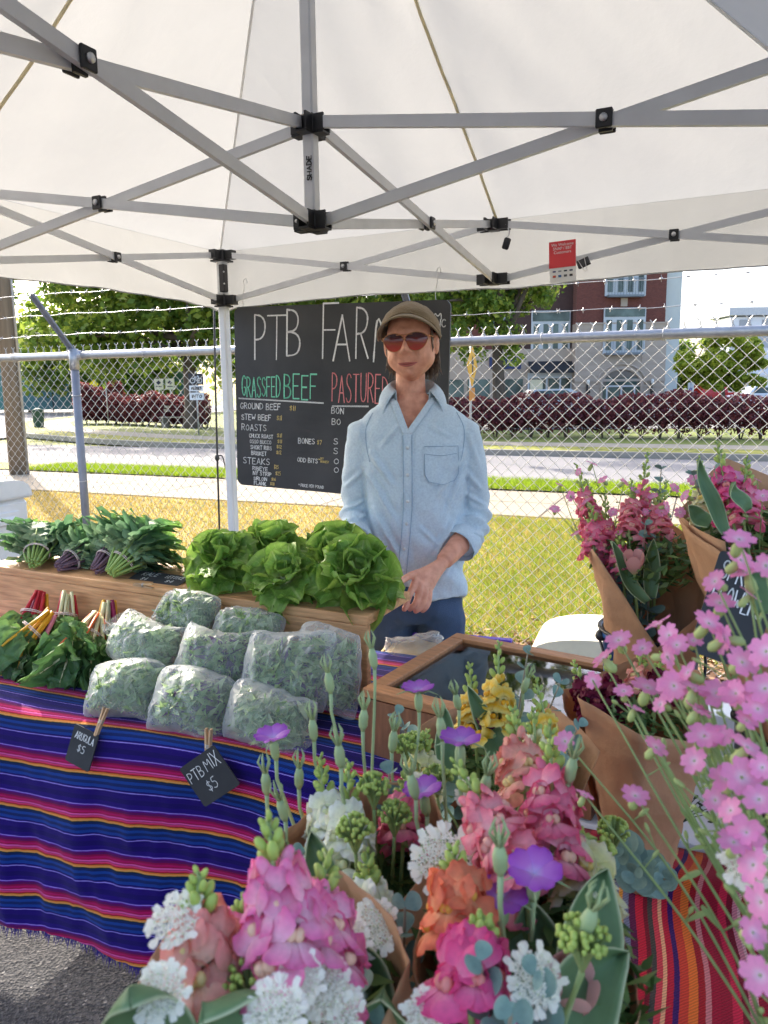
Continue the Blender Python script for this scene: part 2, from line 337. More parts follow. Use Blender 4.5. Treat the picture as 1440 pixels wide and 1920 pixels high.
band('road', -90, 90, 8.3, 14.5, -.09, m_road)
# far kerb bends away to the left, into the side street
fk = [(30, 14.55), (3, 14.55), (-3.4, 14.5), (-12.4, 14.6), (-16.4, 15.4), (-20, 16.7), (-23.4, 18.2), (-28, 21.5), (-34, 28), (-40, 40)]
def ribbon(name, line, o0, o1, z, mat, th=0):
    mb = MB(); P = [S(a, b) for a, b in line]
    nrm = []
    for i in range(len(P)):
        d = (P[min(i+1, len(P)-1)]-P[max(i-1, 0)]).normalized(); nrm.append(Vector((d.y, -d.x, 0)))
    for i in range(len(P)-1):
        q = [P[i]+nrm[i]*o0, P[i+1]+nrm[i+1]*o0, P[i+1]+nrm[i+1]*o1, P[i]+nrm[i]*o1]
        mb.add([(p.x, p.y, z) for p in q], [(0, 3, 2, 1)], [(p.x, p.y) for p in q])
        if th: mb.add([(q[0].x, q[0].y, z), (q[1].x, q[1].y, z), (q[1].x, q[1].y, z-th), (q[0].x, q[0].y, z-th)], [(0, 1, 2, 3)])
    return struct(mb.build(name, mat, None, False))
def smoothline(l): return [(p.x, p.y) for p in catmull([(a, b, 0) for a, b in l], 5)]
fks = smoothline(fk)
ribbon('far_kerb', fks, 0, .2, .05, m_kerb, .16)
mb = MB(); mb.box(S(0, 8.25, -.03), (120, .16, .17), Matrix.Rotation(ST, 3, 'Z')); struct(mb.build('near_kerb', m_kerb, None, False))
ribbon('far_verge', fks, .2, 1.5, .045, m_green)
ribbon('far_sidewalk', fks, 1.5, 2.9, .05, m_conc)
ribbon('far_lawn', fks, 2.9, 16, .04, M('far_lawn', srgb(92, 108, 44), .9, .25, .5, .5, 30, c2=srgb(120, 128, 56)))
sheet('side_street', [S(-30, 15), S(-22, 14.4), S(-45, 75), S(-75, 62), S(-60, 14.4)], -.085, m_road)
sheet('car_park', [(-4, 29), (60, 24), (90, 90), (-12, 90)], .06, M('car_park', srgb(130, 128, 126), .9, .08, .4))
# short grass and litter along the verge
def blades(name, n, s0, s1, t0, t1, h, mats, z=.01, wd=.004, dens=None, parent=None):
    r = np.random.default_rng(len(name)*7+n); s = r.uniform(s0, s1, n); t = r.uniform(t0, t1, n)
    if dens is not None:
        k = r.random(n) < dens(s, t); s, t = s[k], t[k]; n = len(s)
    base = np.array(SO)[None]+np.outer(s, np.array(SU))+np.outer(t, np.array(SN)); base[:, 2] = z
    a = r.uniform(0, 2*PI, n); hh = h*r.uniform(.4, 1.2, n); lean = r.normal(0, .5, (n, 2))*hh[:, None]
    d = np.stack([np.cos(a), np.sin(a), np.zeros(n)], 1)*wd*r.uniform(.6, 1.5, n)[:, None]
    tip = base.copy(); tip[:, :2] += lean; tip[:, 2] += hh
    v = np.stack([base-d, base+d, tip], 1).reshape(-1, 3); f = np.arange(3*n).reshape(-1, 3)
    u = r.random(n).astype('f'); uv = np.stack([np.repeat(u, 3), np.tile([0, 0, 1], n)], 1)
    return stuff(mass(name, v, f, mats, parent, uv))
m_blade = ramp_uv('grass_blade', [(0, srgb(110, 138, 38)), (.3, srgb(160, 164, 62)), (.55, srgb(134, 160, 44)), (.8, srgb(98, 136, 36)), (1, srgb(180, 180, 86))], 0, rough=.7, lucent=.4)
m_bladedry = ramp_uv('dry_blade', [(0, srgb(178, 152, 78)), (.35, srgb(196, 170, 92)), (.6, srgb(160, 138, 66)), (.85, srgb(140, 136, 52)), (1, srgb(208, 186, 116))], 0, rough=.8, lucent=.35)
m_bladegr = ramp_uv('green_blade', [(0, srgb(120, 150, 30)), (.5, srgb(160, 180, 45)), (1, srgb(105, 130, 30))], 0, rough=.7, lucent=.45)
tag(blades('grass', 150000, -5.5, 4.6, .25, 4.8, .06, m_blade, dens=lambda s, t: np.clip(.58+.38*(s+.8)-.07*t+.22*np.sin(s*3+t*2)*np.sin(t*3.1), .03, 1)), 'green grass growing behind the fence', 'grass')
tag(blades('dry_grass', 120000, -9.5, 4.6, .25, 4.85, .045, m_bladedry), 'dry straw coloured grass between fence and sidewalk', 'grass')
tag(blades('kerb_grass', 40000, -11, 7, 7.1, 8.25, .09, m_bladegr, z=.05, wd=.007), 'strip of bright grass between sidewalk and road', 'grass')
def litter(n):
    r = np.random.default_rng(5); s = r.uniform(-4, 5, n); t = r.normal(.0, .22, n)
    base = np.array(SO)[None]+np.outer(s, np.array(SU))+np.outer(t, np.array(SN)); base[:, 2] = .015+r.random(n)*.025
    q = r.normal(0, 1, (n, 3)); q[:, 2] *= .25; q /= np.linalg.norm(q, axis=1)[:, None]; p = np.cross(q, r.normal(0, .4, (n, 3))+[0, 0, 1]); p /= np.linalg.norm(p, axis=1)[:, None]
    L_ = r.uniform(.012, .035, n)[:, None]; W_ = L_*r.uniform(.25, .6, n)[:, None]
    v = np.stack([base-q*L_, base+p*W_, base+q*L_, base-p*W_], 1).reshape(-1, 3); f = np.arange(4*n).reshape(-1, 4)
    uv = np.stack([np.repeat(r.random(n), 4), np.zeros(4*n)], 1)
    o = stuff(mass('leaf_litter', v, f, ramp_uv('litter', [(0, srgb(120, 85, 60)), (.4, srgb(165, 130, 100)), (.7, srgb(95, 65, 45)), (1, srgb(200, 170, 140))], 0, rough=.9), None, uv)); return tag(o, 'brown leaf litter along the foot of the fence', 'litter')
litter(16000)

# ================================================================ chain link fence
m_galv = M('galvanised', (.42, .43, .45), .42, .1, 30, .08, 90, metal=.65)
m_wire = M('fence_wire', (.50, .50, .50), .45, .1, 20, metal=.5)
fe = thing('chain_link_fence', 'galvanised chain link fence with top rail and barbed wire arms', 'fence', SO, ST)
RAIL = 1.845
mb = MB(); mb.tube([(-9, 0, RAIL), (9, 0, RAIL)], .027, 14); mb.build('top_rail', m_galv, fe)
D = .075; zs = [.03]; nseg = 49
mb = MB(); path = []
for k in range(nseg+1): path.append(((D/2 if k % 2 else 0)*1.04-D/4, .0025*(1 if k % 2 else -1), .04+k*D/2))
mb.tube(path, .0024, 4, 0, False); wa = mb.mesh('wire', m_wire)
mb = MB(); mb.tube([(-p[0], -p[1], p[2]) for p in path], .0024, 4, 0, False); wb = mb.mesh('wire', m_wire)
nw = 0
for i in range(-118, 112):
    inst('wire', wa if i % 2 == 0 else wb, fe, Matrix.Translation((i*D/2, .005, 0)))
# twisted ends above the rail
mb = MB(); ztop = .04+nseg*D/2
for sx in (-1, 1):
    mb.tube([(sx*D/2*.5, 0, ztop-D/4), (sx*.006, 0, ztop+.004), (-sx*.004, 0, ztop+.016), (sx*.004, 0, ztop+.03), (sx*.016, 0, ztop+.044)], .0026, 4, 0, False)
tw = mb.mesh('wire_twist', m_wire)
for i in range(-59, 56): inst('wire_twist', tw, fe, Matrix.Translation(((i*2+.5)*D/2, .004, 0)))
mb = MB(); mb.tube([(.034*math.cos(a), 0, .034*math.sin(a)) for a in np.linspace(0, 2*PI, 11)], .0024, 4); tie = mb.mesh('tie', m_wire)
for i, sx in enumerate((-3.6, -2.95, -1.75, -1.1, .42, .95, 1.58, 2.2)): inst('tie', tie, fe, Matrix.Translation((sx, 0, RAIL)) @ Matrix.Rotation(PI/2+.3*math.sin(i*5), 4, 'Z'))
m_post = M('painted_post', srgb(128, 132, 142), .5, .08, 12, .05, 60, metal=.3)
for ps in (-2.36, .24, 2.84):
    mb = MB(); mb.tube([(ps, -.035, 0), (ps, -.035, RAIL+.02)], .029, 14); po = mb.build('post', m_post, fe)
    mb = MB(); mb.tube([(ps, -.035, RAIL-.1), (ps, -.035, RAIL+.045)], .034, 14); mb.tube([(ps-.05, -.01, RAIL), (ps+.05, -.01, RAIL)], .034, 12); mb.build('post_cap', m_galv, po)
    for z in (RAIL-.28, .95, .42):
        mb = MB(); mb.tube([(ps+.033*math.cos(a), -.035+.033*math.sin(a), z+.004*math.sin(a*1.0)) for a in np.linspace(0, 2*PI, 13)], .0028, 4); mb.build('tie', m_wire, po)
    mb = MB(); mb.bar((ps, -.03, RAIL+.03), (ps, -.36, RAIL+.39), .03, .012, (0, .7, .7)); mb.bar((ps-.014, -.03, RAIL+.02), (ps-.014, -.36, RAIL+.38), .006, .03, (0, .7, .7)); mb.build('wire_arm', m_post, fe, False)
rb = random.Random(4)
for k, f in enumerate((.30, .64, .97)):
    mb = MB(); ty = -.03-.33*f; tz = RAIL+.03+.36*f; pts = []
    for i in range(181):
        x = -9+i*.1; pts.append((x, ty+.004*math.sin(i*2.1), tz-.012*math.sin((x+2.36)/2.6*PI)**2+.004*math.sin(i*1.3)))
    mb.tube(pts, .0018, 4)
    x = -8.9
    while x < 8.9:
        c = Vector((x, ty, tz-.012*math.sin((x+2.36)/2.6*PI)**2)); a = rb.uniform(0, 6)
        for q in range(2):
            d = Vector((rb.uniform(-.4, .4), math.cos(a+q*1.5), math.sin(a+q*1.5))).normalized()*.018; mb.tube([c-d, c+d], .0015, 3)
        mb.tube([c-Vector((.008, 0, 0)), c+Vector((.008, 0, 0))], .0036, 5); x += rb.uniform(.11, .14)
    mb.build('barbed_wire', m_wire, fe)

# ================================================================ trees, hedges
def leaf_cloud(r, centers, radii, n, size, flat=.6, aspect=.55):
    k = r.integers(0, len(centers), n); c = centers[k]; rad = radii[k][:, None]
    g = r.normal(0, 1, (n, 3)); g /= np.linalg.norm(g, axis=1)[:, None]; g *= (r.random(n)**.45)[:, None]
    p = c+g*rad*np.array([1, 1, .8])
    nrm = r.normal(0, 1, (n, 3)); nrm += g*.8; nrm[:, 2] += flat; nrm /= np.linalg.norm(nrm, axis=1)[:, None]
    a = np.cross(nrm, r.normal(0, 1, (n, 3))); a /= np.linalg.norm(a, axis=1)[:, None]; b = np.cross(nrm, a)
    s = (size*r.uniform(.6, 1.4, n))[:, None]; w_ = s*aspect
    v = np.stack([p-a*s, p+b*w_+nrm*s*.12, p+a*s, p-b*w_+nrm*s*.12], 1).reshape(-1, 3)
    uv = np.stack([np.repeat(r.random(n), 4), np.tile([0, .5, 1, .5], n)], 1)
    return v, np.arange(4*n).reshape(-1, 4), uv
def tree(name, label, base, trunk_r, fork, lumps, n, leaf, mat, bark, seed, group=None, clump=.75, nclump=26, limbs=9):
    r = np.random.default_rng(seed); rr = random.Random(seed)
    t = thing(name, label, 'tree', base, 0, group)
    mb = MB(); pts = [(0, 0, -.1), (.05, .03, fork*.4), (-.04, .05, fork), (.02, 0, fork*1.6)]; mb.tube(catmull(pts, 4), [trunk_r*(1.25-.8*i/12) for i in range(13)], 10)
    cs, rs = [], []
    for c, rad in lumps:
        for i in range(max(4, int(nclump*rad[0]*rad[2]/9))):
            g = r.normal(0, 1, 3); g /= np.linalg.norm(g); g *= r.random()**.33
            cs.append(np.array(c)+g*np.array(rad)); rs.append(clump*r.uniform(.6, 1.3))
    cs = np.array(cs); rs = np.array(rs)
    order = list(range(len(cs))); rr.shuffle(order)
    for i in order[:limbs]:
        e = Vector(cs[i]); s = Vector((0, 0, fork*rr.uniform(.85, 1.4))); m_ = s.lerp(e, .5)+Vector((rr.uniform(-.3, .3), rr.uniform(-.3, .3), .2*(e-s).length*.5))
        pp = catmull([s, m_, e], 4); mb.tube(pp, [trunk_r*(.5-.42*j/8) for j in range(9)], 6)
    mb.build('trunk', bark, t)
    v, f, uv = leaf_cloud(r, cs, rs, n, leaf); mass('crown', v, f, mat, t, uv)
    return t
m_oak = ramp_uv('oak_leaf', [(0, srgb(84, 112, 46)), (.5, srgb(116, 142, 54)), (.8, srgb(146, 164, 64)), (1, srgb(176, 186, 86))], 0, rough=.5, lucent=.5)
m_maple = ramp_uv('maple_leaf', [(0, srgb(120, 146, 44)), (.5, srgb(158, 174, 58)), (1, srgb(190, 196, 80))], 0, rough=.5, lucent=.55)
m_bark = M('bark', srgb(92, 80, 70), .95, .3, 8, .8, 25, stretch=(1, 1, .2))
tree('oak_tree', 'large dark green oak behind the left hedge and bicycle sign', (-8.2, 32.8, 0), .36, 2.8,
     [((-4.2, 1, 5.8), (4.4, 3, 3.0)), ((-1, 0, 7), (3.5, 3, 2.5)), ((3, 0, 6.2), (4, 3, 2.8)), ((-5.5, 2, 3.6), (2.5, 2, 1.3)), ((.5, 0, 4.2), (5.4, 2.2, 1.3)), ((-2.5, 0, 3.3), (2.0, 1.6, .7))], 30000, .16, m_oak, m_bark, 3, 'trees across the road', .75, 60, 12)
tree('oak_tree', 'tall oak mostly hidden behind the chalkboard menu', (-.8, 34, 0), .34, 3.0, [((-1.5, 0, 6.6), (4, 3, 3)), ((1, 0, 5), (4.2, 2.5, 2)), ((0, 0, 11), (5, 4, 3))], 20000, .17, m_oak, m_bark, 8, 'trees across the road', .8, 40, 8)
tree('oak_tree', 'leafy green tree in front of the brick apartment building', (4.3, 28.5, 0), .26, 3.0, [((-1.0, 0, 5.7), (2.6, 2.2, 2.0)), ((1.6, 0, 5.9), (1.9, 1.6, 1.2)), ((-1.2, 0, 4.0), (1.9, 1.6, 1.4)), ((.5, 0, 3.1), (.9, .8, .5)), ((-1.5, 0, 7.2), (3.5, 2, 1.2)), ((-.5, 0, 10.5), (4.2, 3.5, 2.8))], 34000, .105, m_oak, m_bark, 5, 'trees across the road', .5, 90, 14)
tree('maple_tree', 'small round yellow-green tree behind the parked cars', (17.8, 40, 0), .12, 1.7, [((0, 0, 3.05), (2.3, 1.6, 1.35)), ((-1.0, 0, 2.3), (1.4, 1, .9)), ((1.1, 0, 2.3), (1.4, 1, 1.0))], 13000, .13, m_maple, m_bark, 9, None, .45, 90, 8)
tree('evergreen_tree', 'dark green tree beside the white corner of the building', (20.3, 52, 0), .18, 1.5, [((0, 0, 3.0), (1.9, 1.6, 2.4))], 6000, .18, m_oak, m_bark, 10, None, .6, 90, 6)
for i, (x, y, zc, rx) in enumerate(((-22, 62, 5, 8), (-32, 70, 5, 7), (-8, 66, 6, 9))):
    tree('oak_tree', ['distant green trees above the blue tennis court screen', 'distant tree at the far left edge behind the utility pole', 'distant tree behind the two white notice signs'][i], (x, y, 0), .4, 2.5, [((0, 0, zc), (rx, 3, 3.2)), ((0, 0, zc-2.3), (rx, 2.5, 1.8))], 7000, .32, m_oak, m_bark, 20+i, 'trees across the road', 1.3, 22, 6)
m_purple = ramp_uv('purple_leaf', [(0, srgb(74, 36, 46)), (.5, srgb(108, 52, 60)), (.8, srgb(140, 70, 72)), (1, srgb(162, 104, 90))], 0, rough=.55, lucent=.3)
def hedge(name, label, line, h, dep, n, seed, group=None, leaf=.05, low=.15):
    r = np.random.default_rng(seed); P = [Vector(p) for p in line]; L_ = [0]
    for a, b in zip(P, P[1:]): L_.append(L_[-1]+(b-a).length)
    t = thing(name, label, 'hedge', P[0], 0, group); u = r.random(n)*L_[-1]
    pos = np.zeros((n, 3))
    for i, (a, b) in enumerate(zip(P, P[1:])):
        k = (u >= L_[i]) & (u <= L_[i+1]); f = (u[k]-L_[i])/(L_[i+1]-L_[i]); pos[k] = np.array(a)[None]*(1-f)[:, None]+np.array(b)[None]*f[:, None]
    a = r.uniform(0, 2*PI, n); q = r.random(n)**.3
    top = h*(1+.06*np.sin(u*1.7+seed)+.05*np.sin(u*4.1))
    pos[:, 1] += np.cos(a)*dep*q; pos[:, 2] = top*.54+np.sin(a)*top*.46*q
    pos[:, 2] = np.where(pos[:, 2] < low*1.5, pos[:, 2]+r.random(n)*.5, pos[:, 2])
    nrm = r.normal(0, 1, (n, 3)); nrm[:, 2] += .5; nrm /= np.linalg.norm(nrm, axis=1)[:, None]; d = np.cross(nrm, r.normal(0, 1, (n, 3))); d /= np.linalg.norm(d, axis=1)[:, None]; e = np.cross(nrm, d)
    s = (leaf*r.uniform(.6, 1.5, n))[:, None]; pos -= np.array(P[0])
    v = np.stack([pos-d*s, pos+e*s*.5, pos+d*s, pos-e*s*.5], 1).reshape(-1, 3)
    uvv = np.stack([np.repeat(np.clip(r.random(n)*.8+.25*(pos[:, 2]/h)-.05, 0, 1), 4), np.zeros(4*n)], 1)  # leaves paler towards the top: the sunlit hedge top is put into their colour
    mass('foliage', v, np.arange(4*n).reshape(-1, 4), m_purple, t, uvv)
    mb = MB(); x = .3
    while x < L_[-1]:
        i = max(j for j in range(len(L_)-1) if L_[j] <= x); c = P[i].lerp(P[i+1], (x-L_[i])/(L_[i+1]-L_[i]))-P[0]
        for k in range(4): mb.tube([c+Vector((0, 0, -.1)), c+Vector((random.uniform(-.2, .2), random.uniform(-.2, .2), h*.45)), c+Vector((random.uniform(-.4, .4), random.uniform(-.3, .3), h*.8))], [.02, .015, .008], 4)
        x += .55
    mb.build('stems', m_bark, t); return t
hedge('purple_hedge', 'long clipped purple-red hedge across the road at right', [(1.2, 25, 0), (6.1, 23.6, 0), (15, 20.5, 0)], 1.36, .6, 26000, 1, 'purple hedges', .06, .3)
hedge('purple_hedge', 'low mounded purple hedge at the corner by the bicycle sign', [(-13.4, 37.8, 0), (-11.4, 36.2, 0), (-7.6, 33.0, 0)], 1.5, .9, 16000, 2, 'purple hedges', .075)
hedge('purple_hedge', 'round purple bush at the left end of the corner hedge', [(-15.4, 38.9, 0), (-13.2, 38.4, 0)], 2.05, 1.0, 9000, 3, 'purple hedges', .08)

# ================================================================ brick building
m_brick = bpy.data.materials.new('brickwork'); m_brick.use_nodes = True
_nt = m_brick.node_tree; _b = _nt.nodes['Principled BSDF']; _tc = _n(_nt, 'ShaderNodeTexCoord'); _br = _n(_nt, 'ShaderNodeTexBrick'); _mp = _n(_nt, 'ShaderNodeMapping')
_mp.inputs['Rotation'].default_value = (PI/2, 0, 0); _nt.links.new(_tc.outputs['Object'], _mp.inputs[0]); _nt.links.new(_mp.outputs[0], _br.inputs['Vector'])
_br.inputs['Color1'].default_value = (*srgb(118, 66, 56), 1); _br.inputs['Color2'].default_value = (*srgb(98, 54, 48), 1); _br.inputs['Mortar'].default_value = (*srgb(120, 88, 78), 1)
_br.inputs['Scale'].default_value = 4.5; _br.inputs['Mortar Size'].default_value = .015; _nt.links.new(_br.outputs[0], _b.inputs['Base Color']); _b.inputs['Roughness'].default_value = .9
m_stone = M('cream_stone', srgb(182, 166, 152), .85, .06, 1.2, .2, 30)
m_dkbrick = M('dark_brick', srgb(78, 58, 54), .9, .1, 6)
m_stucco = M('white_stucco', srgb(200, 204, 200), .85, .03, 2)
m_glass = M('window_glass', srgb(52, 66, 62), .12, .4, .8, c2=srgb(92, 108, 104), spec=.35)
m_frame = M('white_frame', srgb(196, 200, 204), .5, .03)
m_blackmetal = M('black_metal', (.02, .02, .022), .45, .1)
bd = thing('apartment_building', 'brick and cream stone apartment building with arched entrance and juliet balconies', 'building', (0, 48, 0))
def part(name, mat, c, size, parent=None, bev=0): mb = MB(); mb.box(c, size, None, 0, bev); return mb.build(name, mat, parent or bd, False)
part('brick_wall', m_brick, (14.75, 2.5, 10), (5.5, 5, 9.06)); part('stone_wall', m_stone, (14.8, 2.45, 2.73), (5.62, 5.1, 5.46))
part('stucco_bay', m_stucco, (18.05, 2.6, 7), (1.0, 4.6, 15)); part('brick_wall', m_dkbrick, (9.9, 3.4, 9.0), (4.2, 5, 11)); part('stone_wall', m_stone, (7.2, 3.2, 2.0), (9.6, 5, 4.0))
part('brick_wall', m_brick, (5.0, 3.6, 10), (5.6, 5, 12)); part('band_course', m_stone, (14.8, -.14, 2.0), (5.64, .1, .16)); part('band_course', m_stone, (14.8, -.14, 5.46), (5.66, .12, .1))
part('band_course', m_stone, (14.8, -.13, 1.62), (5.64, .07, .1))
for k in range(9):  # stone courses either side of the entrance
    for sx in (0, 1): part('stone_course', m_stone, (12.85 if sx == 0 else 16.8, -.118, 2.42+k*.36), (1.4 if sx == 0 else 1.4, .03, .33))
def french_window(x0, x1, z0, z1, y, transom=0, balc=True):
    o = part('window', m_frame, ((x0+x1)/2, y-.04, (z0+z1)/2), (x1-x0, .1, z1-z0)); w_ = x1-x0
    if transom: part('pane', m_glass, ((x0+x1)/2, y-.1, z1-transom/2), (w_-.14, .04, transom-.12), o)
    n = 4; cw = w_/n
    for i in range(n): part('pane', m_glass, (x0+cw*(i+.5), y-.1, z0+(z1-transom-z0)*.52), (cw*.52, .04, (z1-transom-z0)*.84), o)
    if balc:
        mb = MB(); bx0, bx1 = x0+.12, x1-.22
        for zz in (z0+.02, z0+1.0): mb.box(((bx0+bx1)/2, y-.5, zz), (bx1-bx0, .04, .05)); mb.box((bx0, y-.28, zz), (.04, .45, .05)); mb.box((bx1, y-.28, zz), (.04, .45, .05))
        for i in range(13): mb.box((bx0+(bx1-bx0)*i/12, y-.5, z0+.5), (.022, .022, 1))
        mb.box(((bx0+bx1)/2, y-.28, z0-.04), (bx1-bx0, .5, .08)); mb.build('balcony', M('balcony_grey', srgb(120, 128, 135), .5), bd, False)
french_window(13.7, 16.2, 7.08, 9.6, 0); french_window(13.66, 16.24, 3.62, 6.38, -.1, .6); french_window(9.4, 11.85, 3.75, 6.35, .9, .7, False); french_window(6.4, 8.0, 4.6, 6.4, 1.1, .4, False)
part('keystone', m_stone, (14.9, -.06, 6.72), (.4, .1, .5))
# arched entrance
mb = MB(); xc = 14.9; a_ = [(xc+1.25*math.cos(t), 1.75+.95*math.sin(t)) for t in np.linspace(PI, 0, 15)]
poly = [(xc-1.25, 0)]+a_+[(xc+1.25, 0)]; mb.add([(p[0], -.13, p[1]) for p in poly], [tuple(range(len(poly)))]); dr = mb.build('door', M('entrance_grey', srgb(120, 112, 104), .8), bd, False)  # one even warm grey fills the arch behind the panes
mb = MB(); mb.tube([(p[0], -.14, p[1]) for p in [(xc-1.25, 0)]+a_+[(xc+1.25, 0)]], .09, 6); mb.tube([(xc+(p[0]-xc)*1.22, -.13, 1.75+(p[1]-1.75)*1.3) for p in a_], .07, 6); mb.build('arch_trim', m_stone, bd)
for (x, w_, z0, z1) in ((14.9, 1.9, 1.72, 2.15), (14.45, .62, .15, 1.55), (15.35, .62, .15, 1.55), (15.92, .26, .15, 1.6), (13.9, .26, .15, 1.6)): part('pane', m_glass, (x, -.15, (z0+z1)/2), (w_, .03, z1-z0), dr)
mb = MB()
for x in (14.0, 14.9, 15.72): mb.box((x, -.17, .85), (.1, .04, 1.6))
mb.box((14.9, -.17, 1.63), (1.95, .04, .1)); mb.build('door_frame', m_frame, dr, False)
for x in (12.75, 16.75):
    mb = MB(); mb.box((x, -.22, 1.35), (.1, .1, .9)); mb.box((x+.1, -.25, 1.3), (.16, .1, .16)); ln = mb.build('wall_lantern', m_blackmetal, bd, False); mb = MB(); mb.lathe([(.07, 0), (.1, .1), (.1, .24), (.05, .3)], 8, (x+.04, -.26, 1.75)); mb.build('lamp_glass', M('lamp_white', (.8, .78, .72), .4), ln)
part('notice_sign', M('sign_white', srgb(225, 225, 228), .6, .02), (16.9, -.17, .9), (.9, .04, .45)); part('notice_print', M('sign_blue', srgb(120, 130, 165), .6), (16.9, -.2, .9), (.5, .02, .16))
# shopfront at left with awning and blue fascia
mb = MB(); mb.add([(9.2, .72, 3.25), (12.0, .72, 3.25), (12.0, .0, 2.68), (9.2, .0, 2.68), (9.2, .0, 2.5), (12.0, 0, 2.5)], [(0, 1, 2, 3), (3, 2, 5, 4)]); mb.build('awning', M('awning_black', (.025, .027, .032), .8), bd, False)
part('fascia', m_frame, (10.6, .66, 2.35), (2.8, .12, .35))
for (x, w_) in ((9.8, 1.0), (10.9, .7), (11.6, .6), (8.3, 1.2), (6.1, 1.4), (4.5, 1.3)): part('shop_window', m_glass, (x, .67, 1.25), (w_, .05, 1.8))
for x in (9.25, 10.4, 11.25, 11.95): part('mullion', m_frame, (x, .63, 1.25), (.1, .08, 1.95))
part('blind', M('blind_cream', srgb(235, 225, 195), .8), (9.75, .62, 1.7), (.8, .02, .8))
sg = part('shop_sign', M('sign_navy', srgb(38, 52, 100), .5), (7.75, .62, 3.15), (2.0, .1, .75)); mb = MB(); letters(mb, 'SO', 7.85, 2.98, .34, .6, .06, 0, .55, 3); stuff(mb.build('lettering', M('sign_letters', srgb(215, 220, 230), .6), sg, False))

# far grey block, trailer, cars, signs
fb = thing('apartment_block', 'pale grey apartment block far behind the small tree', 'building', (44.5, 92, 0))
part('wall', M('pale_siding', srgb(205, 212, 222), .8, .03), (0, 3, 4.8), (6.4, 6, 9.6), fb); part('wall_band', M('grey_siding', srgb(160, 168, 178), .8, .03), (0, -.02, 7.1), (6.42, .1, 2.2), fb); part('roof', M('roof_trim', srgb(178, 184, 190), .7), (0, 2.8, 10.2), (7.4, 7, .9), fb)
for x in (-1.5, 1.2): part('window', M('vent_grey', srgb(150, 156, 165), .7), (x, -.05, 8.9), (1.3, .1, .7), fb)
lb = thing('low_building', 'low white building with paired windows behind the parked cars', 'building', (27.5, 62, 0))
part('wall', m_stucco, (0, 3, 1.2), (9, 6, 2.4), lb)
for x in (-3.6, -2.6, 1.5, 2.6): wn = part('window', m_frame, (x, -.03, 1.15), (.8, .08, 1.2), lb); part('pane', m_glass, (x, -.08, .85), (.6, .04, .45), wn); part('pane', m_glass, (x, -.08, 1.4), (.6, .04, .45), wn)
tr = thing('box_trailer', 'white box trailer parked beside the building corner', 'trailer', (22.9, 58, 0)); part('box', m_stucco, (0, 1, .98), (1.5, 2.4, 1.4), tr, .04)
for x in (-.5, .5):
    mb = MB(); mb.tube([(x-.1, -.15, .28), (x+.1, -.15, .28)], .28, 14); mb.build('wheel', m_blackmetal, tr)
def car(label, loc, rz, paint, pick=False, group='parked cars'):
    t = thing('parked_car', label, 'car', loc, rz, group)
    prof = [(-2.1, .45), (-2.1, .85), (-1.2, .98), (-.7, 1.45), (.7, 1.48), (1.5, 1.0), (2.1, .92), (2.15, .45)] if not pick else [(-2.3, .5), (-2.3, 1.0), (-1.3, 1.08), (-.8, 1.65), (.5, 1.68), (.62, 1.1), (2.4, 1.1), (2.4, .5)]
    mb = MB(); n = len(prof)
    for yy, sc_ in ((-.85, 1), (.85, 1)): mb.add([(p[0], yy*(1 if p[1] < 1.15 else .82), p[1]) for p in prof], [tuple(range(n)) if yy > 0 else tuple(range(n-1, -1, -1))])
    mb.f += [(i, (i+1) % n, n+(i+1) % n, n+i) for i in range(n)]; mb.m += [0]*n; mb.build('body', paint, t, False)
    for sy in (-1, 1):
        mb = MB(); mb.add([(-.95, sy*.83, 1.05), (-.62, sy*.73, 1.4), (.55, sy*.73, 1.42), (1.05 if not pick else .5, sy*.83, 1.05)], [(0, 1, 2, 3)]); mb.build('side_window', m_glass, t, False)
        for x in (-1.35, 1.35): mb = MB(); mb.tube([(x, sy*.7, .33), (x, sy*.88, .33)], .33, 14); mb.build('wheel', m_blackmetal, t)
    return t
car('red pickup truck parked behind the right hedge', (21.5, 50, .05), .15, M('red_paint', srgb(190, 40, 40), .25, .02), True); car('white car parked beside the red pickup truck', (23.6, 48, .05), .1, M('white_paint', srgb(220, 225, 230), .25, .02)); car('silver car seen through gaps in the right hedge', (6.5, 30, .06), .0, M('silver_paint', srgb(185, 190, 198), .25, .02)); car('dark grey car seen at the far right behind the hedge', (24.8, 44, .05), 0, M('grey_paint', srgb(120, 125, 135), .25, .02))
up = thing('utility_pole', 'weathered wooden utility pole by the sidewalk at far left', 'pole', (-7.15, 14.75, 0)); mb = MB(); mb.tube([(0, 0, -.1), (.02, 0, 4), (0, .02, 8.5)], [.155, .14, .12], 16); mb.build('shaft', M('pole_wood', srgb(118, 106, 92), .95, .2, 5, .9, 18, stretch=(3, 3, .15)), up)
mb = MB(); mb.tube([(.2, 0, .0), (.19, 0, 8)], .025, 6); mb.build('conduit', m_galv, up)
def sign_post(name, label, loc, rz, hh, plates, cat='sign', group=None):
    t = thing(name, label, cat, loc, rz, group); mb = MB(); mb.tube([(0, .03, 0), (0, .03, hh)], .03, 6); mb.build('post', m_galv, t); return t
def plate(t, x, z, w_, h_, mat, diamond=False):
    mb = MB(); mb.box((x, 0, z), (w_, .012, h_), Matrix.Rotation(PI/4, 3, 'Y') if diamond else None); return mb.build('plate', mat, t, False)
m_sw = M('sign_white2', srgb(222, 224, 226), .5, .02); m_sk = M('sign_black', (.03, .03, .035), .5)
t = sign_post('bicycle_sign', 'black and white bicycle lane sign on a post before the oak trunk', (-6.6, 27.2, 0), .1, 2.3, None)
p = plate(t, 0, 2.02, .52, .4, m_sk); mb = MB()
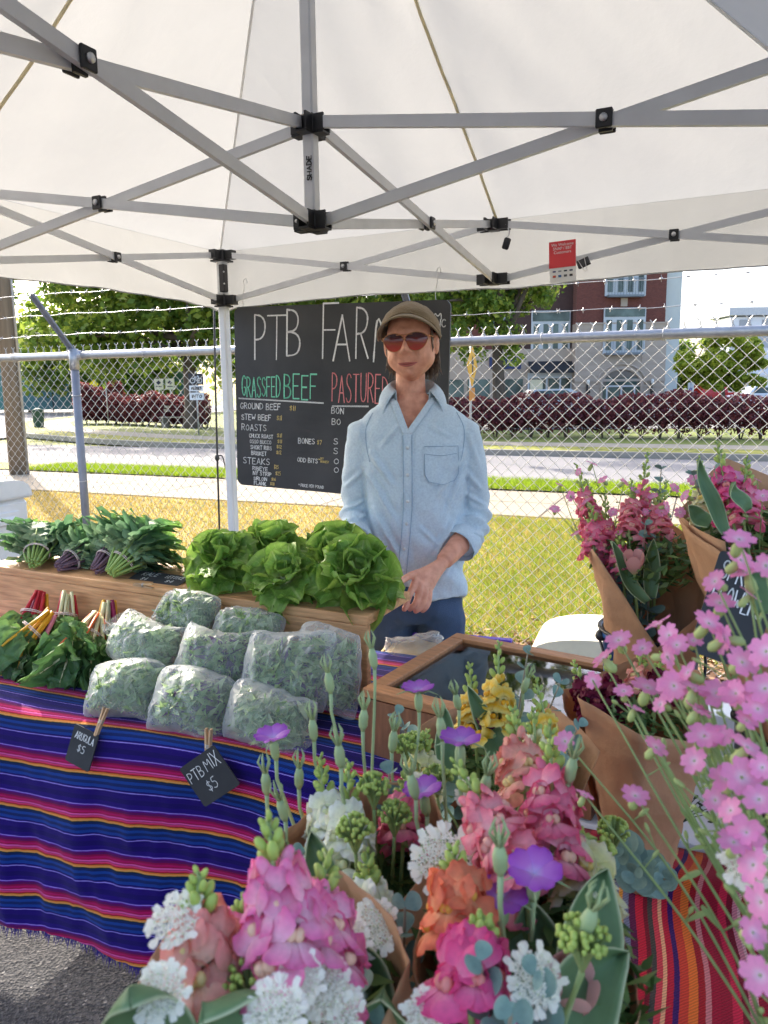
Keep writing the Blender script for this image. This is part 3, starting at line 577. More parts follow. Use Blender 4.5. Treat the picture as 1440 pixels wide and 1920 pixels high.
for x in (-.12, .12): mb.tube([(x+.085*math.cos(a), -.012, 1.97+.085*math.sin(a)) for a in np.linspace(0, 2*PI, 13)], .013, 4)
mb.tube([(-.12, -.012, 1.97), (-.04, -.012, 2.1), (.08, -.012, 2.1), (.12, -.012, 1.97), (.0, -.012, 1.98), (-.04, -.012, 2.1)], .012, 4); mb.tube([(.06, -.012, 2.15), (.1, -.012, 2.08)], .012, 4); mb.build('bicycle_symbol', m_sw, p)
for z, h_, tx in ((1.7, .2, 'BEGIN'), (1.42, .26, 'LANE')):
    p = plate(t, 0, z, .5, h_, m_sw); mb = MB(); letters(mb, 'MERGES' if z > 1.5 else 'INTO', -.17, z-.05, .1, .34, .025, 0, -.01, 5); mb.build('lettering', m_sk, p, False)
for i, x in enumerate((-11.95, -11.35)):
    t = sign_post('notice_sign', ['left one of two small white notice signs behind the hedge', 'right one of two small white notice signs behind the hedge'][i], (x, 41, 0), 0, 2.2, None, group='white notice signs'); p = plate(t, 0, 2.0, .48, .58, m_sw); mb = MB(); mb.add([(-.13, -.01, 2.08), (0, -.01, 1.96), (.13, -.01, 2.08), (0, -.01, 2.2)], [(0, 1, 2, 3)]); mb.box((0, -.01, 1.88), (.3, .006, .04)); mb.build('symbol', M('sign_navy2', srgb(60, 70, 110), .6), p, False)
m_yel = M('sign_yellow', srgb(225, 165, 20), .5, .05)
t = sign_post('warning_sign', 'yellow diamond warning sign on the far kerb seen nearly edge-on', (2.1, 18.0, 0), R(69), 2.75, None); plate(t, 0, 2.1, .68, .68, m_yel, True); mb = MB(); mb.add([(-.05, -.012, 1.9), (.05, -.012, 1.9), (.05, -.012, 2.15), (.12, -.012, 2.15), (0, -.012, 2.35), (-.12, -.012, 2.15), (-.05, -.012, 2.15)], [tuple(range(7))]); mb.build('arrow', m_sk, t, False); plate(t, 0, 1.45, .5, .3, M('sign_orange', srgb(205, 130, 40), .5))
t = sign_post('warning_sign', 'small yellow diamond sign above the round purple bush', (-15.6, 41.5, 0), .2, 2.1, None); plate(t, 0, 2.05, .36, .36, M('sign_lime', srgb(225, 215, 20), .5), True)
t = sign_post('stop_sign', 'small red and white sign at the far left edge', (-25.3, 52, 0), .2, 2.6, None); plate(t, 0, 2.4, .7, .7, m_sw, True); plate(t, .05, 2.42, .5, .5, M('sign_red', srgb(190, 30, 50), .5), True).location.y = -.02
t = thing('waste_bin', 'green waste bin on the grass by the side street', 'bin', (-15.9, 35.2, .04)); mb = MB(); mb.lathe([(.2, 0), (.24, .2), (.26, .75), (.28, .78), (.1, .86), (0.01, .88)], 12); mb.build('body', M('bin_green', srgb(40, 75, 60), .6), t)
t = thing('court_screen', 'blue-green tennis court windscreen fence at far left', 'fence', (-27, 66, 0), -.1)
m_scr = M('screen_teal', srgb(88, 118, 128), .8, .12, .4, c2=srgb(70, 128, 118))
for i in range(8): mb = MB(); mb.box((-12+i*3, 0, 2.0), (2.94, .04, 3.6)); mb.build('screen_panel', m_scr, t, False); mb = MB(); mb.tube([(-13.5+i*3, 0, 0), (-13.5+i*3, 0, 4)], .05, 6); mb.build('post', m_blackmetal, t)
sp_ = sign_post('lamp_post', 'thin dark post on the corner grass by the side street', (-13.2, 36.6, 0), 0, 2.6, None, 'post')
t = thing('parking_sign', 'small white parking sign before the yellow-green tree', 'sign', (18.1, 45, 0)); mb = MB(); mb.tube([(0, 0, 0), (0, 0, 2)], .03, 6); mb.build('post', m_galv, t); plate(t, 0, 1.42, .36, .72, m_sw); plate(t, 0, 1.4, .16, .18, M('sign_blue2', srgb(70, 90, 170), .5)).location.y = -.012
tb = thing('park_bench', 'pale grey bench beside the left hedge near the oak trunk', 'bench', (-8.9, 33.2, .03), -.4)
for z, y in ((.46, 0), (.46, .16), (.75, .3), (.9, .33)): mb = MB(); mb.box((0, y, z), (2.0, .13 if z < .5 else .04, .04 if z < .5 else .12)); mb.build('slat', m_conc, tb, False)
for x in (-.8, .8): mb = MB(); mb.box((x, .1, .22), (.08, .4, .44)); mb.build('leg', m_conc, tb, False)
# ================================================================ pop-up canopy
sc.cycles.transparent_max_bounces = 32
m_alu = M('aluminium', (.68, .69, .70), .5, .05, 15, .03, 200, metal=.2)
m_leg = M('white_leg', (.74, .75, .75), .4, .03, 10)
m_blk = M('black_plastic', (.018, .018, .02), .45, .15, 30)
m_can = M('canopy_fabric', (.58, .585, .585), .8, .05, 3, .55, 9, lucent=.36, lcol=(.36, .365, .36), spec=.2)
m_seam = M('seam_cream', (.80, .73, .54), .8, .05, 10, lucent=.5)
m_ridge = M('ridge_tape', (.86, .86, .84), .7, .03, 10, lucent=.55)
m_screw = M('steel_screw', (.6, .6, .6), .3, .1, metal=.9)
ZU, ZL, ZCU, ZCL = 2.286, 2.057, 2.272, 2.031; TH = 1.5
tent = thing('canopy_tent', 'white pop-up canopy tent with grey folding frame overhead', 'tent', (-.1836, 2.1398, 0), -.4703)
for sx in (-1, 1):
    for sy in (-1, 1):
        mb = MB(); mb.box((sx*TH, sy*TH, 1.17), (.048, .048, 2.3), None, 0, .008); mb.box((sx*TH, sy*TH, .45), (.04, .04, .9)); lg = mb.build('leg', m_leg, tent, False)
        mb = MB(); mb.box((sx*TH, sy*TH, .01), (.1, .1, .012)); mb.build('foot', m_alu, lg, False)
        for z, hh, w_ in ((ZU, .055, .085), (ZL, .06, .07)):
            mb = MB(); mb.box((sx*TH, sy*TH, z), (w_*.8, w_*.8, hh), None, 0, .006)
            mb.box((sx*(TH-.05), sy*TH, z), (.06, .04, hh*.8)); mb.box((sx*TH, sy*(TH-.05), z), (.04, .06, hh*.8)); mb.box((sx*TH, sy*TH, z-hh*.5), (w_, w_, .008)); mb.box((sx*(TH+.035), sy*(TH-.03), z), (.03, .02, .025)); mb.build('bracket', m_blk, tent, False)
        mb = MB(); mb.box((sx*(TH-.027), sy*(TH-.027), ZU-.12), (.035, .035, .14), None, 0, .004); mb.build('latch', m_blk, tent, False)
        for z in (ZU-.09, ZU-.15): mb = MB(); mb.ball((sx*(TH-.047), sy*(TH-.047), z), .005, 6, 4); mb.build('screw', m_screw, tent)
BW, BHT = .014, .029
def cross(a, b, za0, za1, zb0, zb1, bw=BW, bh=BHT):
    """scissor pair between two uprights: a(top)->b(bottom), a(bottom)->b(top)"""
    a = Vector((*a, 0)); b = Vector((*b, 0)); d = (b-a).normalized(); n = Vector((d.y, -d.x, 0)); A = a+d*.035; B = b-d*.035
    for off, z0, z1 in ((.011, za0, zb1), (-.011, za1, zb0)):
        mb = MB(); mb.bar(A+n*off+Vector((0, 0, z0)), B+n*off+Vector((0, 0, z1)), bw, bh); mb.build('truss_bar', m_alu, tent, False)
    t = (za0-za1)/((za0-za1)+(zb0-zb1)); c = A.lerp(B, t)+Vector((0, 0, lerp(za0, zb1, t)))
    mb = MB(); rot = Matrix((d, n, Vector((0, 0, 1)))).transposed()
    for sg in (-1, 1): mb.box(c+n*sg*.0225, (.036, .008, .04), rot, 0, .002)
    mb.box(c, (.03, .008, .045), rot); pv = mb.build('pivot_plate', m_blk, tent, False)
    for sg in (-1, 1): mb = MB(); mb.tube([c+n*sg*.026, c+n*sg*.031], .009, 10); mb.build('screw', m_screw, pv)
cor = [(-TH, TH), (TH, TH), (TH, -TH), (-TH, -TH)]; mid = [(0, TH), (TH, 0), (0, -TH), (-TH, 0)]
for i in range(4):
    cross(cor[i], mid[i], ZU, ZL, ZU, ZL, .014, .028); cross(mid[i], cor[(i+1) % 4], ZU, ZL, ZU, ZL, .014, .028); cross((0, 0), mid[i], ZCU, ZCL, ZU, ZL)
    for z in (ZU, ZL):
        mb = MB(); x, y = mid[i]; mb.box((x, y, z), (.05, .05, .05), None, 0, .005)
        for dx, dy in ((1, 0), (-1, 0), (0, 1), (0, -1)):
            if (x+dx*.05)**2 > TH**2+1e-3 and abs(x) > 1: continue
            if (y+dy*.05)**2 > TH**2+1e-3 and abs(y) > 1: continue
            for sg in (-1, 1): mb.box((x+dx*.045+dy*sg*.02, y+dy*.045+dx*sg*.02, z), (.05 if dx else .008, .05 if dy else .008, .045))
        mb.build('bracket', m_blk, tent, False)
mb = MB(); mb.box((0, 0, (ZCL+3.3)/2), (.033, .033, 3.3-ZCL), None, 0, .004); cp = mb.build('center_pole', m_alu, tent, False)
mb = MB(); letters(mb, 'SHADE', 0, -.007, .014, .06, .0035, 0, 0, 9, 0); rot_ = Matrix.Translation((.006, -.0205, 2.13)) @ Matrix.Rotation(-PI/2, 4, 'Y') @ Matrix.Scale(-1, 4, (1, 0, 0)) @ Matrix.Scale(-1, 4, (0, 0, 1)); mb.xf(rot_ @ Matrix.Rotation(PI, 4, 'Y')); mb.build('lettering', m_blk, cp, False)
for z in (ZCU, ZCL):
    mb = MB(); mb.box((0, 0, z), (.044, .044, .05), None, 0, .005)
    for dx, dy in ((1, 0), (-1, 0), (0, 1), (0, -1)):
        for sg in (-1, 1): mb.box((dx*.032+dy*sg*.0155, dy*.032+dx*sg*.0155, z), (.036 if dx else .006, .036 if dy else .006, .042))
        mb.box((dx*.032, dy*.032, z-.024), (.034, .034, .005))
    hb = mb.build('hub', m_blk, tent, False)
    for dx, dy in ((1, 0), (-1, 0), (0, 1), (0, -1)): mb = MB(); mb.tube([(dx*.038+dy*.0185, dy*.038+dx*.0185, z), (dx*.038+dy*.023, dy*.038+dx*.023, z)], .005, 8); mb.build('screw', m_screw, hb)
EV, ZE, ZP = 1.545, 2.315, 3.33
def roof_pt(k, u, v):
    """panel k, u -1..1 along the eave, v 0 at the eave .. 1 at the peak"""
    h = 1-v; x, y = u*EV*h, EV*h; e = abs(u)
    fd = min(1, v*7)*(1-e**5)
    z = lerp(ZE, ZP, v)-.055*math.sin(PI*v)**1.0*(1-e**2.2)*(1-.6*max(0, 1-e*6))
    z += (.022*fbm(u*3*h+k*7, v*4, k)*(1-v)+.014*math.sin((u*9+v*5)*2.1+k)*(1-v)*v*2.2*(1-e))*fd
    for t0 in (0, 1): # pull folds near corners and mid
        z += .022*math.exp(-((e-t0)/.25)**2)*math.sin(u*38+k+v*4)*max(0, .5-v)*fd
    a = -PI/2*k; return Vector((x*math.cos(a)-y*math.sin(a), x*math.sin(a)+y*math.cos(a), z))
for k in range(4):
    mb = MB(); mb.grid(lambda u, v: roof_pt(k, u*2-1, min(v, .985)), 36, 26); mb.build('roof_panel', m_can, tent)
    def val(u, v):
        u = u*2-1; a = -PI/2*k; y = EV+.012*math.sin(u*7+k*2)*v+.01*fbm(u*4, v, k+3)*v+.004*v; x = u*(EV+.004)
        z = ZE+.002-v*(.297+.008*math.cos(u*PI*2)-.012*(abs(u) < .95)+.006*fbm(u*6, 0, k))
        return Vector((x*math.cos(a)-y*math.sin(a), x*math.sin(a)+y*math.cos(a), z))
    mb = MB(); mb.grid(val, 60, 6); vl = mb.build('valance', m_can, tent)
    mb = MB(); mb.tube([val(i/60, 1)+Vector((0, 0, -.002)) for i in range(61)], .006, 5, 0, True, .5); mb.build('hem', m_can, vl)
    mb = MB(); mb.tube([roof_pt(k, 0, i/24*.985)-Vector((0, 0, .004)) for i in range(25)], .0062, 5); mb.build('seam', m_seam, tent)
    mb = MB(); mb.tube([roof_pt(k, 1, i/24*.985)-Vector((0, 0, .006)) for i in range(25)], .005, 6); mb.build('ridge_seam', m_ridge, tent)
# hanging cord at the corner leg
rp = thing('hanging_cord', 'thin black cord hanging beside the white corner leg', 'cord', (-.92, 4.28, 0)); mb = MB(); mb.tube([(0, 0, 2.03), (-.012, 0, 1.6), (-.02, 0, 1.21), (-.03, 0, .6), (-.035, 0, .02)], .006, 6); mb.build('cord', m_blk, rp); mb = MB(); mb.ball((-.02, -.005, 1.21), (.014, .012, .02)); mb.tube(catmull([(-.02, -.005, 1.22), (.01, -.01, 1.22), (.025, -.01, 1.16), (.03, -.01, 1.14)], 4), .004, 5); mb.build('knot', m_blk, rp)

# ================================================================ chalkboard
board = thing('chalkboard', 'large black chalkboard menu listing grassfed beef prices behind the man', 'chalkboard', (-.792, 4.075, 1.082)); board.rotation_euler = (0, .028, -.4703)
BWd, BHh = 1.212, .93
def rrect(w_, h_, r, n=5):
    out = []
    for cx, cy, a0 in ((w_-r, r, -90), (w_-r, h_-r, 0), (r, h_-r, 90), (r, r, 180)):
        for i in range(n+1): a = R(a0+90*i/n); out.append((cx+r*math.cos(a), cy+r*math.sin(a)))
    return out
mb = MB(); mb.prism(rrect(BWd, BHh, .035), 0, .012); mb.xf(Matrix.Rotation(PI/2, 4, 'X')); mb.v = [(x, y+.012, z) for x, y, z in mb.v]; mb.build('panel', M('chalkboard_black', (.022, .022, .024), .55, .35, 3, .1, 60, c2=(.034, .034, .036)), board, False)
mw, mg, mp_, my = M('chalk_white', (.80, .80, .78), .9, .15, 120), M('chalk_green', srgb(130, 215, 180), .9, .15, 120), M('chalk_pink', srgb(228, 140, 140), .9, .15, 120), M('chalk_yellow', srgb(225, 200, 130), .9, .15, 120)
def line(name, mat, items):
    mb = MB()
    for i, (tx, u0, u1, vc, hh, lw) in enumerate(items): letters(mb, tx, u0*BWd, (1-vc)*BHh-hh/2, hh, (u1-u0)*BWd, lw, 0, -.0016, len(tx)*3+i, .03)
    return mb.build(name, mat, board, False)
line('lettering', mw, [('P', .106, .16, .16, .235, .009), ('T', .17, .265, .155, .23, .008), ('B', .27, .335, .15, .225, .009), ('F', .445, .515, .15, .255, .009), ('A', .495, .572, .165, .225, .009), ('R', .6, .655, .155, .25, .009), ('M', .68, .79, .16, .25, .009)])
line('lettering', mw, [('M', .935, .965, .075, .032, .005), ('NC', .945, .982, .11, .035, .005)])
line('lettering', mg, [('GRASSFED', .035, .235, .435, .105, .006), ('BEEF', .255, .415, .43, .125, .0075)])
line('lettering', mp_, [('PASTURED', .49, .745, .435, .135, .0055)])
mb = MB()
for u0, u1, v0, v1 in ((.015, .45, .5, .512), (.49, .66, .527, .522)):
    for off in (0, .004): mb.add([(u0*BWd, -.0016, (1-v0)*BHh-off), (u1*BWd, -.0016, (1-v1)*BHh-off), (u1*BWd, -.0016, (1-v1)*BHh-off-.003), (u0*BWd, -.0016, (1-v0)*BHh-off-.002)], [(0, 3, 2, 1)])
mb.build('underline', mw, board, False)
line('lettering', mw, [('GROUND BEEF', .025, .235, .545, .03, .0042), ('STEW BEEF', .03, .185, .607, .028, .0042), ('ROASTS', .03, .16, .665, .032, .0036), ('CHUCK ROAST', .07, .195, .712, .02, .0036), ('OSSO BUCCO', .073, .185, .744, .018, .0034), ('SHORT RIBS', .076, .187, .777, .02, .0034), ('BRISKET', .08, .16, .81, .02, .0036), ('STEAKS', .035, .175, .855, .034, .0034), ('RIBEYE', .085, .165, .897, .019, .0034), ('NY STRIP', .087, .183, .925, .02, .0036), ('SIRLOIN', .09, .16, .955, .018, .0034), ('FLANK', .092, .155, .982, .018, .0038)])
line('lettering', mw, [('BONES', .325, .405, .725, .026, .004), ('ODD BiTS', .32, .42, .83, .022, .004), ('* PRICE PER POUND', .325, .45, .972, .015, .0026), ('BON', .488, .545, .553, .03, .004), ('BO', .49, .53, .612, .03, .004), ('S', .498, .517, .718, .03, .004), ('S', .498, .517, .768, .03, .004), ('O', .5, .522, .825, .026, .004), ('O', .5, .522, .872, .026, .004)])
line('lettering', my, [('$11', .282, .31, .548, .024, .0032), ('$11', .216, .24, .605, .022, .0032), ('$11', .216, .24, .702, .02, .003), ('$11', .218, .24, .735, .018, .003), ('$12', .214, .24, .765, .018, .003), ('$12', .212, .238, .797, .018, .003), ('$25', .2, .222, .88, .02, .0028), ('$25', .207, .233, .916, .02, .003), ('$16', .185, .207, .952, .016, .0028), ('$18', .178, .2, .978, .016, .0028), ('$7', .418, .44, .728, .022, .0034), ('*', .424, .432, .822, .014, .003), ('BY', .435, .45, .815, .01, .0022), ('REQUEST', .435, .475, .832, .01, .0022)])
for x in (.06, 1.14):
    mb = MB(); mb.tube(catmull([(x, .006, BHh-.012), (x-.004, .0, BHh+.03), (x+.003, .006, BHh+.1), (x-.004, .01, BHh+.13), (x+.008, .015, BHh+.145), (x+.012, .02, BHh+.12)], 5), .0018, 5); mb.build('hook', m_screw, board)
# payment card clipped to the frame
cardt = thing('payment_sign', 'red and white payment card clipped to the canopy frame', 'sign', (.772, 3.335, 2.025)); cardt.rotation_euler = (0, -.03, -.49)
m_red = M('card_red', srgb(222, 62, 66), .45, .03); m_wht = M('card_white', srgb(236, 234, 228), .5, .02)
mb = MB(); mb.box((0, 0, .083), (.112, .0016, .168)); mb.build('card', m_wht, cardt, False); mb = MB(); mb.box((-.001, -.0022, .113), (.114, .0016, .108)); rc = mb.build('red_panel', m_red, cardt, False)
for k, tx in enumerate(('We Welcome', 'SNAP / EBT', 'Customers')): print_text('lettering', tx, .0165, (0, -.0042, .147-k*.0155), m_wht, cardt)
for k, c in enumerate((srgb(60, 60, 120), srgb(150, 150, 150), srgb(40, 40, 60), srgb(60, 60, 90), srgb(200, 70, 40), srgb(40, 100, 160), srgb(90, 90, 90), srgb(60, 60, 60))):
    mb = MB(); mb.box((-.036+(k % 4)*.024, -.002, .044-(k//4)*.02), (.013, .001, .006 if k < 4 else .009)); mb.build('card_logo', M('logo%d' % k, c, .5), cardt, False)
clip = thing('binder_clip', 'black binder clip holding the red card on the canopy frame', 'clip', (.846, 3.29, 2.095)); clip.rotation_euler = (0, -.38, -.47)
mb = MB(); mb.add([(x, y, z) for x in (-.025, .025) for y, z in ((-.014, -.016), (-.004, .016), (.004, .016), (.014, -.016))], [(0, 1, 5, 4), (1, 2, 6, 5), (2, 3, 7, 6), (3, 2, 1, 0), (4, 5, 6, 7)]); mb.build('jaw', m_blk, clip, False)
mb = MB(); mb.tube([(-.015, -.012, .014), (-.004, -.02, -.04), (.006, -.02, -.04), (.012, -.012, .014)], .0015, 5); mb.build('handle', m_screw, clip)
lk = thing('cord_lock', 'small black tag hanging from the frame bracket by a thin cord', 'tag', (.545, 3.43, 2.17)); mb = MB(); mb.box((0, 0, .03), (.03, .012, .05), Matrix.Rotation(.3, 3, 'Y'), 0, .005); mb.build('body', m_blk, lk); mb = MB(); mb.tube(catmull([(.004, 0, .055), (.012, 0, .08), (-.004, 0, .11)], 4), .003, 5); mb.build('loop', m_alu, lk)

# ================================================================ tables and cloths
T0 = Vector((-.457, 1.716, 0))
def TP(x, y, z): return T0+SU*x+SN*y+Vector((0, 0, z))
def folding_table(label, x0, x1, y0, y1):
    t = thing('folding_table', label, 'table', TP((x0+x1)/2, (y0+y1)/2, 0), ST, 'folding tables under the cloths'); w_, d = x1-x0, y1-y0
    mb = MB(); mb.box((0, 0, .716), (w_, d, .04), None, 0, .006); mb.build('tabletop', m_leg, t, False)
    for sx in (-1, 1):
        for sy in (-1, 1): mb = MB(); mb.tube([(sx*(w_/2-.2), sy*(d/2-.1), 0), (sx*(w_/2-.2), sy*(d/2-.1), .7)], .016, 8); mb.build('leg', m_alu, t)
folding_table('long folding table under the blue striped cloth', -1.32, 1.2, 0, .76); folding_table('folding table under the red striped cloth beneath the bouquets', .66, 1.5, -1.22, -.03)
c_ = srgb
ser = [(0, c_(150, 120, 215)), (.018, c_(85, 0, 120)), (.05, c_(92, 0, 84)), (.10, c_(140, 0, 70)), (.14, c_(182, 10, 92)), (.18, c_(150, 0, 60)), (.205, c_(222, 84, 160)), (.235, c_(60, 5, 40)), (.245, c_(212, 60, 110)), (.275, c_(200, 30, 60)), (.295, c_(60, 20, 20)), (.305, c_(226, 120, 50)), (.335, c_(215, 150, 80)), (.365, c_(20, 44, 40)), (.39, c_(8, 34, 84)), (.44, c_(14, 60, 140)), (.50, c_(8, 36, 96)), (.56, c_(14, 56, 140)), (.62, c_(16, 10, 100)), (.66, c_(150, 130, 220)), (.678, c_(28, 0, 104)), (.8, c_(20, 0, 92)), (.9, c_(30, 0, 110)), (.985, c_(36, 0, 118))]
m_ser = ramp_uv('serape_blue', ser, 1, .128, .85, 0, True, .0035, .35, 420, 0, .08, .15, 95)
PH = .048
def serape(u, v):
    x = lerp(-1.36, .78, u); Lt = .76; lt = .76+.64; s = v*lt; hang = s-Lt
    x += .0
    w1 = .016*math.sin(x*5.2+1+hang*1.2)+.012*math.sin(x*10.7+.8*math.sin(hang*4))+.012*fbm(x*6, s*3)+.006*abs(noise.noise(Vector((x*16, s*5, 2))))
    if hang < 0: z = .7425+.0015*fbm(x*8, s*8)+.006*max(0, math.sin(x*7+s*9))*max(0, 1-abs(hang)*3); y = -hang
    else:
        r = .025
        if hang < r*1.57: a = hang/r; y = -r*math.sin(a)+.0; z = .7425-r*(1-math.cos(a))
        else: q = hang-r*1.57; y = -r-.03*q+w1*min(1, q*3.2)*1.35; z = .7425-r-q
    z += (.012*math.sin(x*4.1)+.008*math.sin(x*11))*max(0, hang)
    return TP(x, y, z)
def ser_uv(u, v): x = lerp(-1.36, .78, u); return (x, v*1.4+PH+.012*math.sin(x*3.1+.8)+.010*math.sin(x*6.3+2)+.01*x)
mb = MB(); mb.grid(serape, 150, 90, us=ser_uv); cl = tag(mb.build('striped_cloth', m_ser), 'blue serape cloth with pink and orange stripes on the vegetable table', 'tablecloth')
mb = MB(); rr = random.Random(3)
for i in range(900):
    u = rr.random(); p = serape(u, 1); d = Vector((rr.uniform(-.012, .012), rr.uniform(-.01, .006), -rr.uniform(.012, .035))); mb.add([p+SU*.0016, p-SU*.0016, p+d], [(0, 1, 2)])
stuff(mb.build('fringe', M('fringe_blue', c_(30, 8, 105), .9), cl))
reds = [(0, c_(150, 10, 40)), (.06, c_(200, 30, 62)), (.11, c_(120, 5, 32)), (.15, c_(205, 120, 130)), (.18, c_(215, 160, 155)), (.2, c_(150, 8, 40)), (.26, c_(120, 4, 40)), (.29, c_(205, 95, 120)), (.32, c_(110, 110, 140)), (.37, c_(60, 20, 80)), (.40, c_(110, 115, 140)), (.43, c_(205, 135, 50)), (.46, c_(110, 110, 132)), (.5, c_(90, 12, 60)), (.54, c_(196, 24, 50)), (.59, c_(120, 6, 30)), (.62, c_(70, 62, 56)), (.65, c_(205, 60, 70)), (.685, c_(232, 165, 120)), (.71, c_(190, 24, 50)), (.75, c_(60, 16, 90)), (.78, c_(205, 60, 40)), (.83, c_(225, 110, 40)), (.88, c_(160, 20, 30)), (.92, c_(205, 120, 120)), (.95, c_(160, 10, 44))]
m_redc = ramp_uv('serape_red', reds, 0, .24, .85, 0, True, .002, .35, 420, 0, .08, .15, 110)
def redcloth(u, v):
    x = lerp(.645, 1.52, u); s = v*1.75-.25; y = -.02-max(0, min(s, 1.22)); z = .741
    if s < 0: z = .741
    if s > 1.22: z = .741-(s-1.22); y = -1.255+.02*math.sin(x*20)*(s-1.22)
    e = max(0, .15-abs(y+.13))/.15; z += .020*e*e*(1+.3*math.sin(x*8))+.003*fbm(x*6, y*6); x += .018*math.sin(y*12+1)*math.exp(-((y+.15)/.16)**2)
    if s < 0: y = -.02-s*.0; z = max(.742, z)-(-s)
    return TP(x, y, z)
mb = MB(); mb.grid(redcloth, 60, 90, us=lambda u, v: (lerp(.645, 1.52, u)+.05, v*1.75)); tag(mb.build('striped_cloth', m_redc), 'red and orange striped cloth under the bouquets', 'tablecloth')

# ================================================================ wooden riser
m_wood = M('riser_wood', c_(200, 146, 98), .6, .2, 6, .25, 14, stretch=(1.2, 9, 14), c2=c_(216, 166, 118)); m_wood2 = M('riser_edge', c_(150, 98, 62), .65, .2, 8, .3, 20, stretch=(1, 8, 12))
rs = thing('wooden_riser', 'long wooden plank riser carrying the kale and lettuce', 'riser', (-.047, 1.93, .742), R(-26.3))
mb = MB(); mb.box((-.76, .138, .233), (1.52, .276, .026), None, 0, .002); mb.build('top_board', m_wood, rs, False)
mb = MB(); mb.box((-.76, .012, .1095), (1.514, .022, .219), None, 0, .002); mb.build('front_board', m_wood, rs, False)
for x in (-1.49, -.8): mb = MB(); mb.box((x, .137, .109), (.022, .227, .218)); mb.build('end_board', m_wood2, rs, False)

# ================================================================ display box with glass lid
gb = thing('display_box', 'low wooden display box with a clear hinged lid on the table', 'box', (-.055, 1.66, .742), R(-33))
GW, GD, GH = .54, .47, .135
mb = MB(); mb.box((GW/2, .01, GH/2), (GW, .02, GH)); mb.box((GW/2, GD-.01, GH/2), (GW, .02, GH)); mb.box((.01, GD/2, GH/2), (.02, GD-.04, GH-.002)); mb.box((GW-.01, GD/2, GH/2), (.02, GD-.04, GH-.002)); mb.build('side_boards', M('box_wood', c_(128, 84, 56), .6, .25, 7, .3, 18, stretch=(10, 10, 1.5)), gb, False)
mb = MB(); mb.box((GW/2, GD/2, .006), (GW-.04, GD-.04, .01)); mb.build('base', M('box_floor', c_(70, 70, 74), .8, .2), gb, False)
m_lid = M('lid_wood', c_(176, 122, 78), .55, .2, 8, .25, 20, stretch=(2, 12, 12))
mb = MB(); f_ = .042
for c, sz in (((GW/2, f_/2, GH+.013), (GW, f_, .022)), ((GW/2, GD-f_/2, GH+.013), (GW, f_, .022)), ((f_/2, GD/2, GH+.013), (f_, GD-2*f_, .0215)), ((GW-f_/2, GD/2, GH+.013), (f_, GD-2*f_, .0215))): mb.box(c, sz, None, 0, .002)
mb.build('lid_frame', m_lid, gb, False)
mgl = bpy.data.materials.new('lid_glass'); mgl.use_nodes = True; _nt = mgl.node_tree; _o = _nt.nodes['Material Output']; _nt.nodes.remove(_nt.nodes['Principled BSDF'])
_tp = _n(_nt, 'ShaderNodeBsdfTransparent'); _gl = _n(_nt, 'ShaderNodeBsdfGlossy'); _gl.inputs['Roughness'].default_value = .03; _fr = _n(_nt, 'ShaderNodeFresnel'); _fr.inputs[0].default_value = 1.9; _mx = _n(_nt, 'ShaderNodeMixShader'); _tp.inputs[0].default_value = (.9, .92, .92, 1)
_nt.links.new(_fr.outputs[0], _mx.inputs[0]); _nt.links.new(_tp.outputs[0], _mx.inputs[1]); _nt.links.new(_gl.outputs[0], _mx.inputs[2]); _nt.links.new(_mx.outputs[0], _o.inputs[0])
mb = MB(); mb.box((GW/2, GD/2, GH+.012), (GW-2*f_+.006, GD-2*f_+.006, .004)); mb.build('lid_glass', mgl, gb, False)
mb = MB(); mb.tube(catmull([(.12, -.004, .06), (.13, -.03, .07), (.2, -.03, .07), (.21, -.004, .06)], 4), .006, 6); mb.box((.165, -.003, .06), (.12, .006, .05)); mb.build('handle', m_blk, gb)
# clothespins, bags and odds behind the riser
m_pin = M('clothespin_wood', c_(196, 160, 122), .75, .2, 30, .2, 80, stretch=(1, 8, 1))
def clothespin(label, mat4):
    t = thing('clothespin', label, 'clothespin', group='wooden clothespins'); t.matrix_world = mat4
    for sg in (-1, 1): mb = MB(); mb.add([(x*.0045, sg*y, z) for x in (-1, 1) for y, z in ((.0005, -.036), (.0045, -.033), (.006, 0), (.0075, .036), (.004, .037), (.001, .004))], [(0, 1, 2, 3, 4, 5)[::-1], (6, 7, 8, 9, 10, 11)]+[(i, (i+1) % 6, 6+(i+1) % 6, 6+i) for i in range(6)]); mb.build('prong', m_pin, t, False)
    mb = MB(); mb.tube([(.0055*math.sin(i*.9)*1.0, .0075*math.cos(i*.9), .0+.0004*i-.004) for i in range(24)], .0008, 4); mb.build('spring', m_screw, t)
    return t
def frame3(c, xd, zd):
    x = Vector(xd).normalized(); z = Vector(zd); z = (z-x*z.dot(x)).normalized(); y = z.cross(x); m = Matrix((x, y, z)).transposed().to_4x4(); m.translation = Vector(c); return m
m_slate = M('slate_card', (.035, .036, .04), .75, .2, 14, .1, 60)
def price_card(label, mat4, w_, h_, lines):
    t = thing('price_card', label, 'sign', group='chalk price cards'); t.matrix_world = mat4
    mb = MB(); mb.prism([(x-w_/2, y-h_/2) for x, y in rrect(w_, h_, .006, 3)], -.0015, .0015); mb.xf(Matrix.Rotation(PI/2, 4, 'X')); mb.build('card', m_slate, t, False)
    mb = MB()
    for k, (tx, x0, z0, hh, ww) in enumerate(lines): letters(mb, tx, x0, z0, hh, ww, .0022, 0, -.0022, k+len(tx), .08)
    mb.build('lettering', mw, t, False); return t
price_card('slate price card reading ARUGULA hung on the cloth edge', frame3((-.770, 1.795, .695), (.075, -.031, -.022), (.03, .01, .11)), .078, .1, [('ARUGULA', -.028, .018, .019, .058), ('$5', -.012, -.013, .02, .022)])
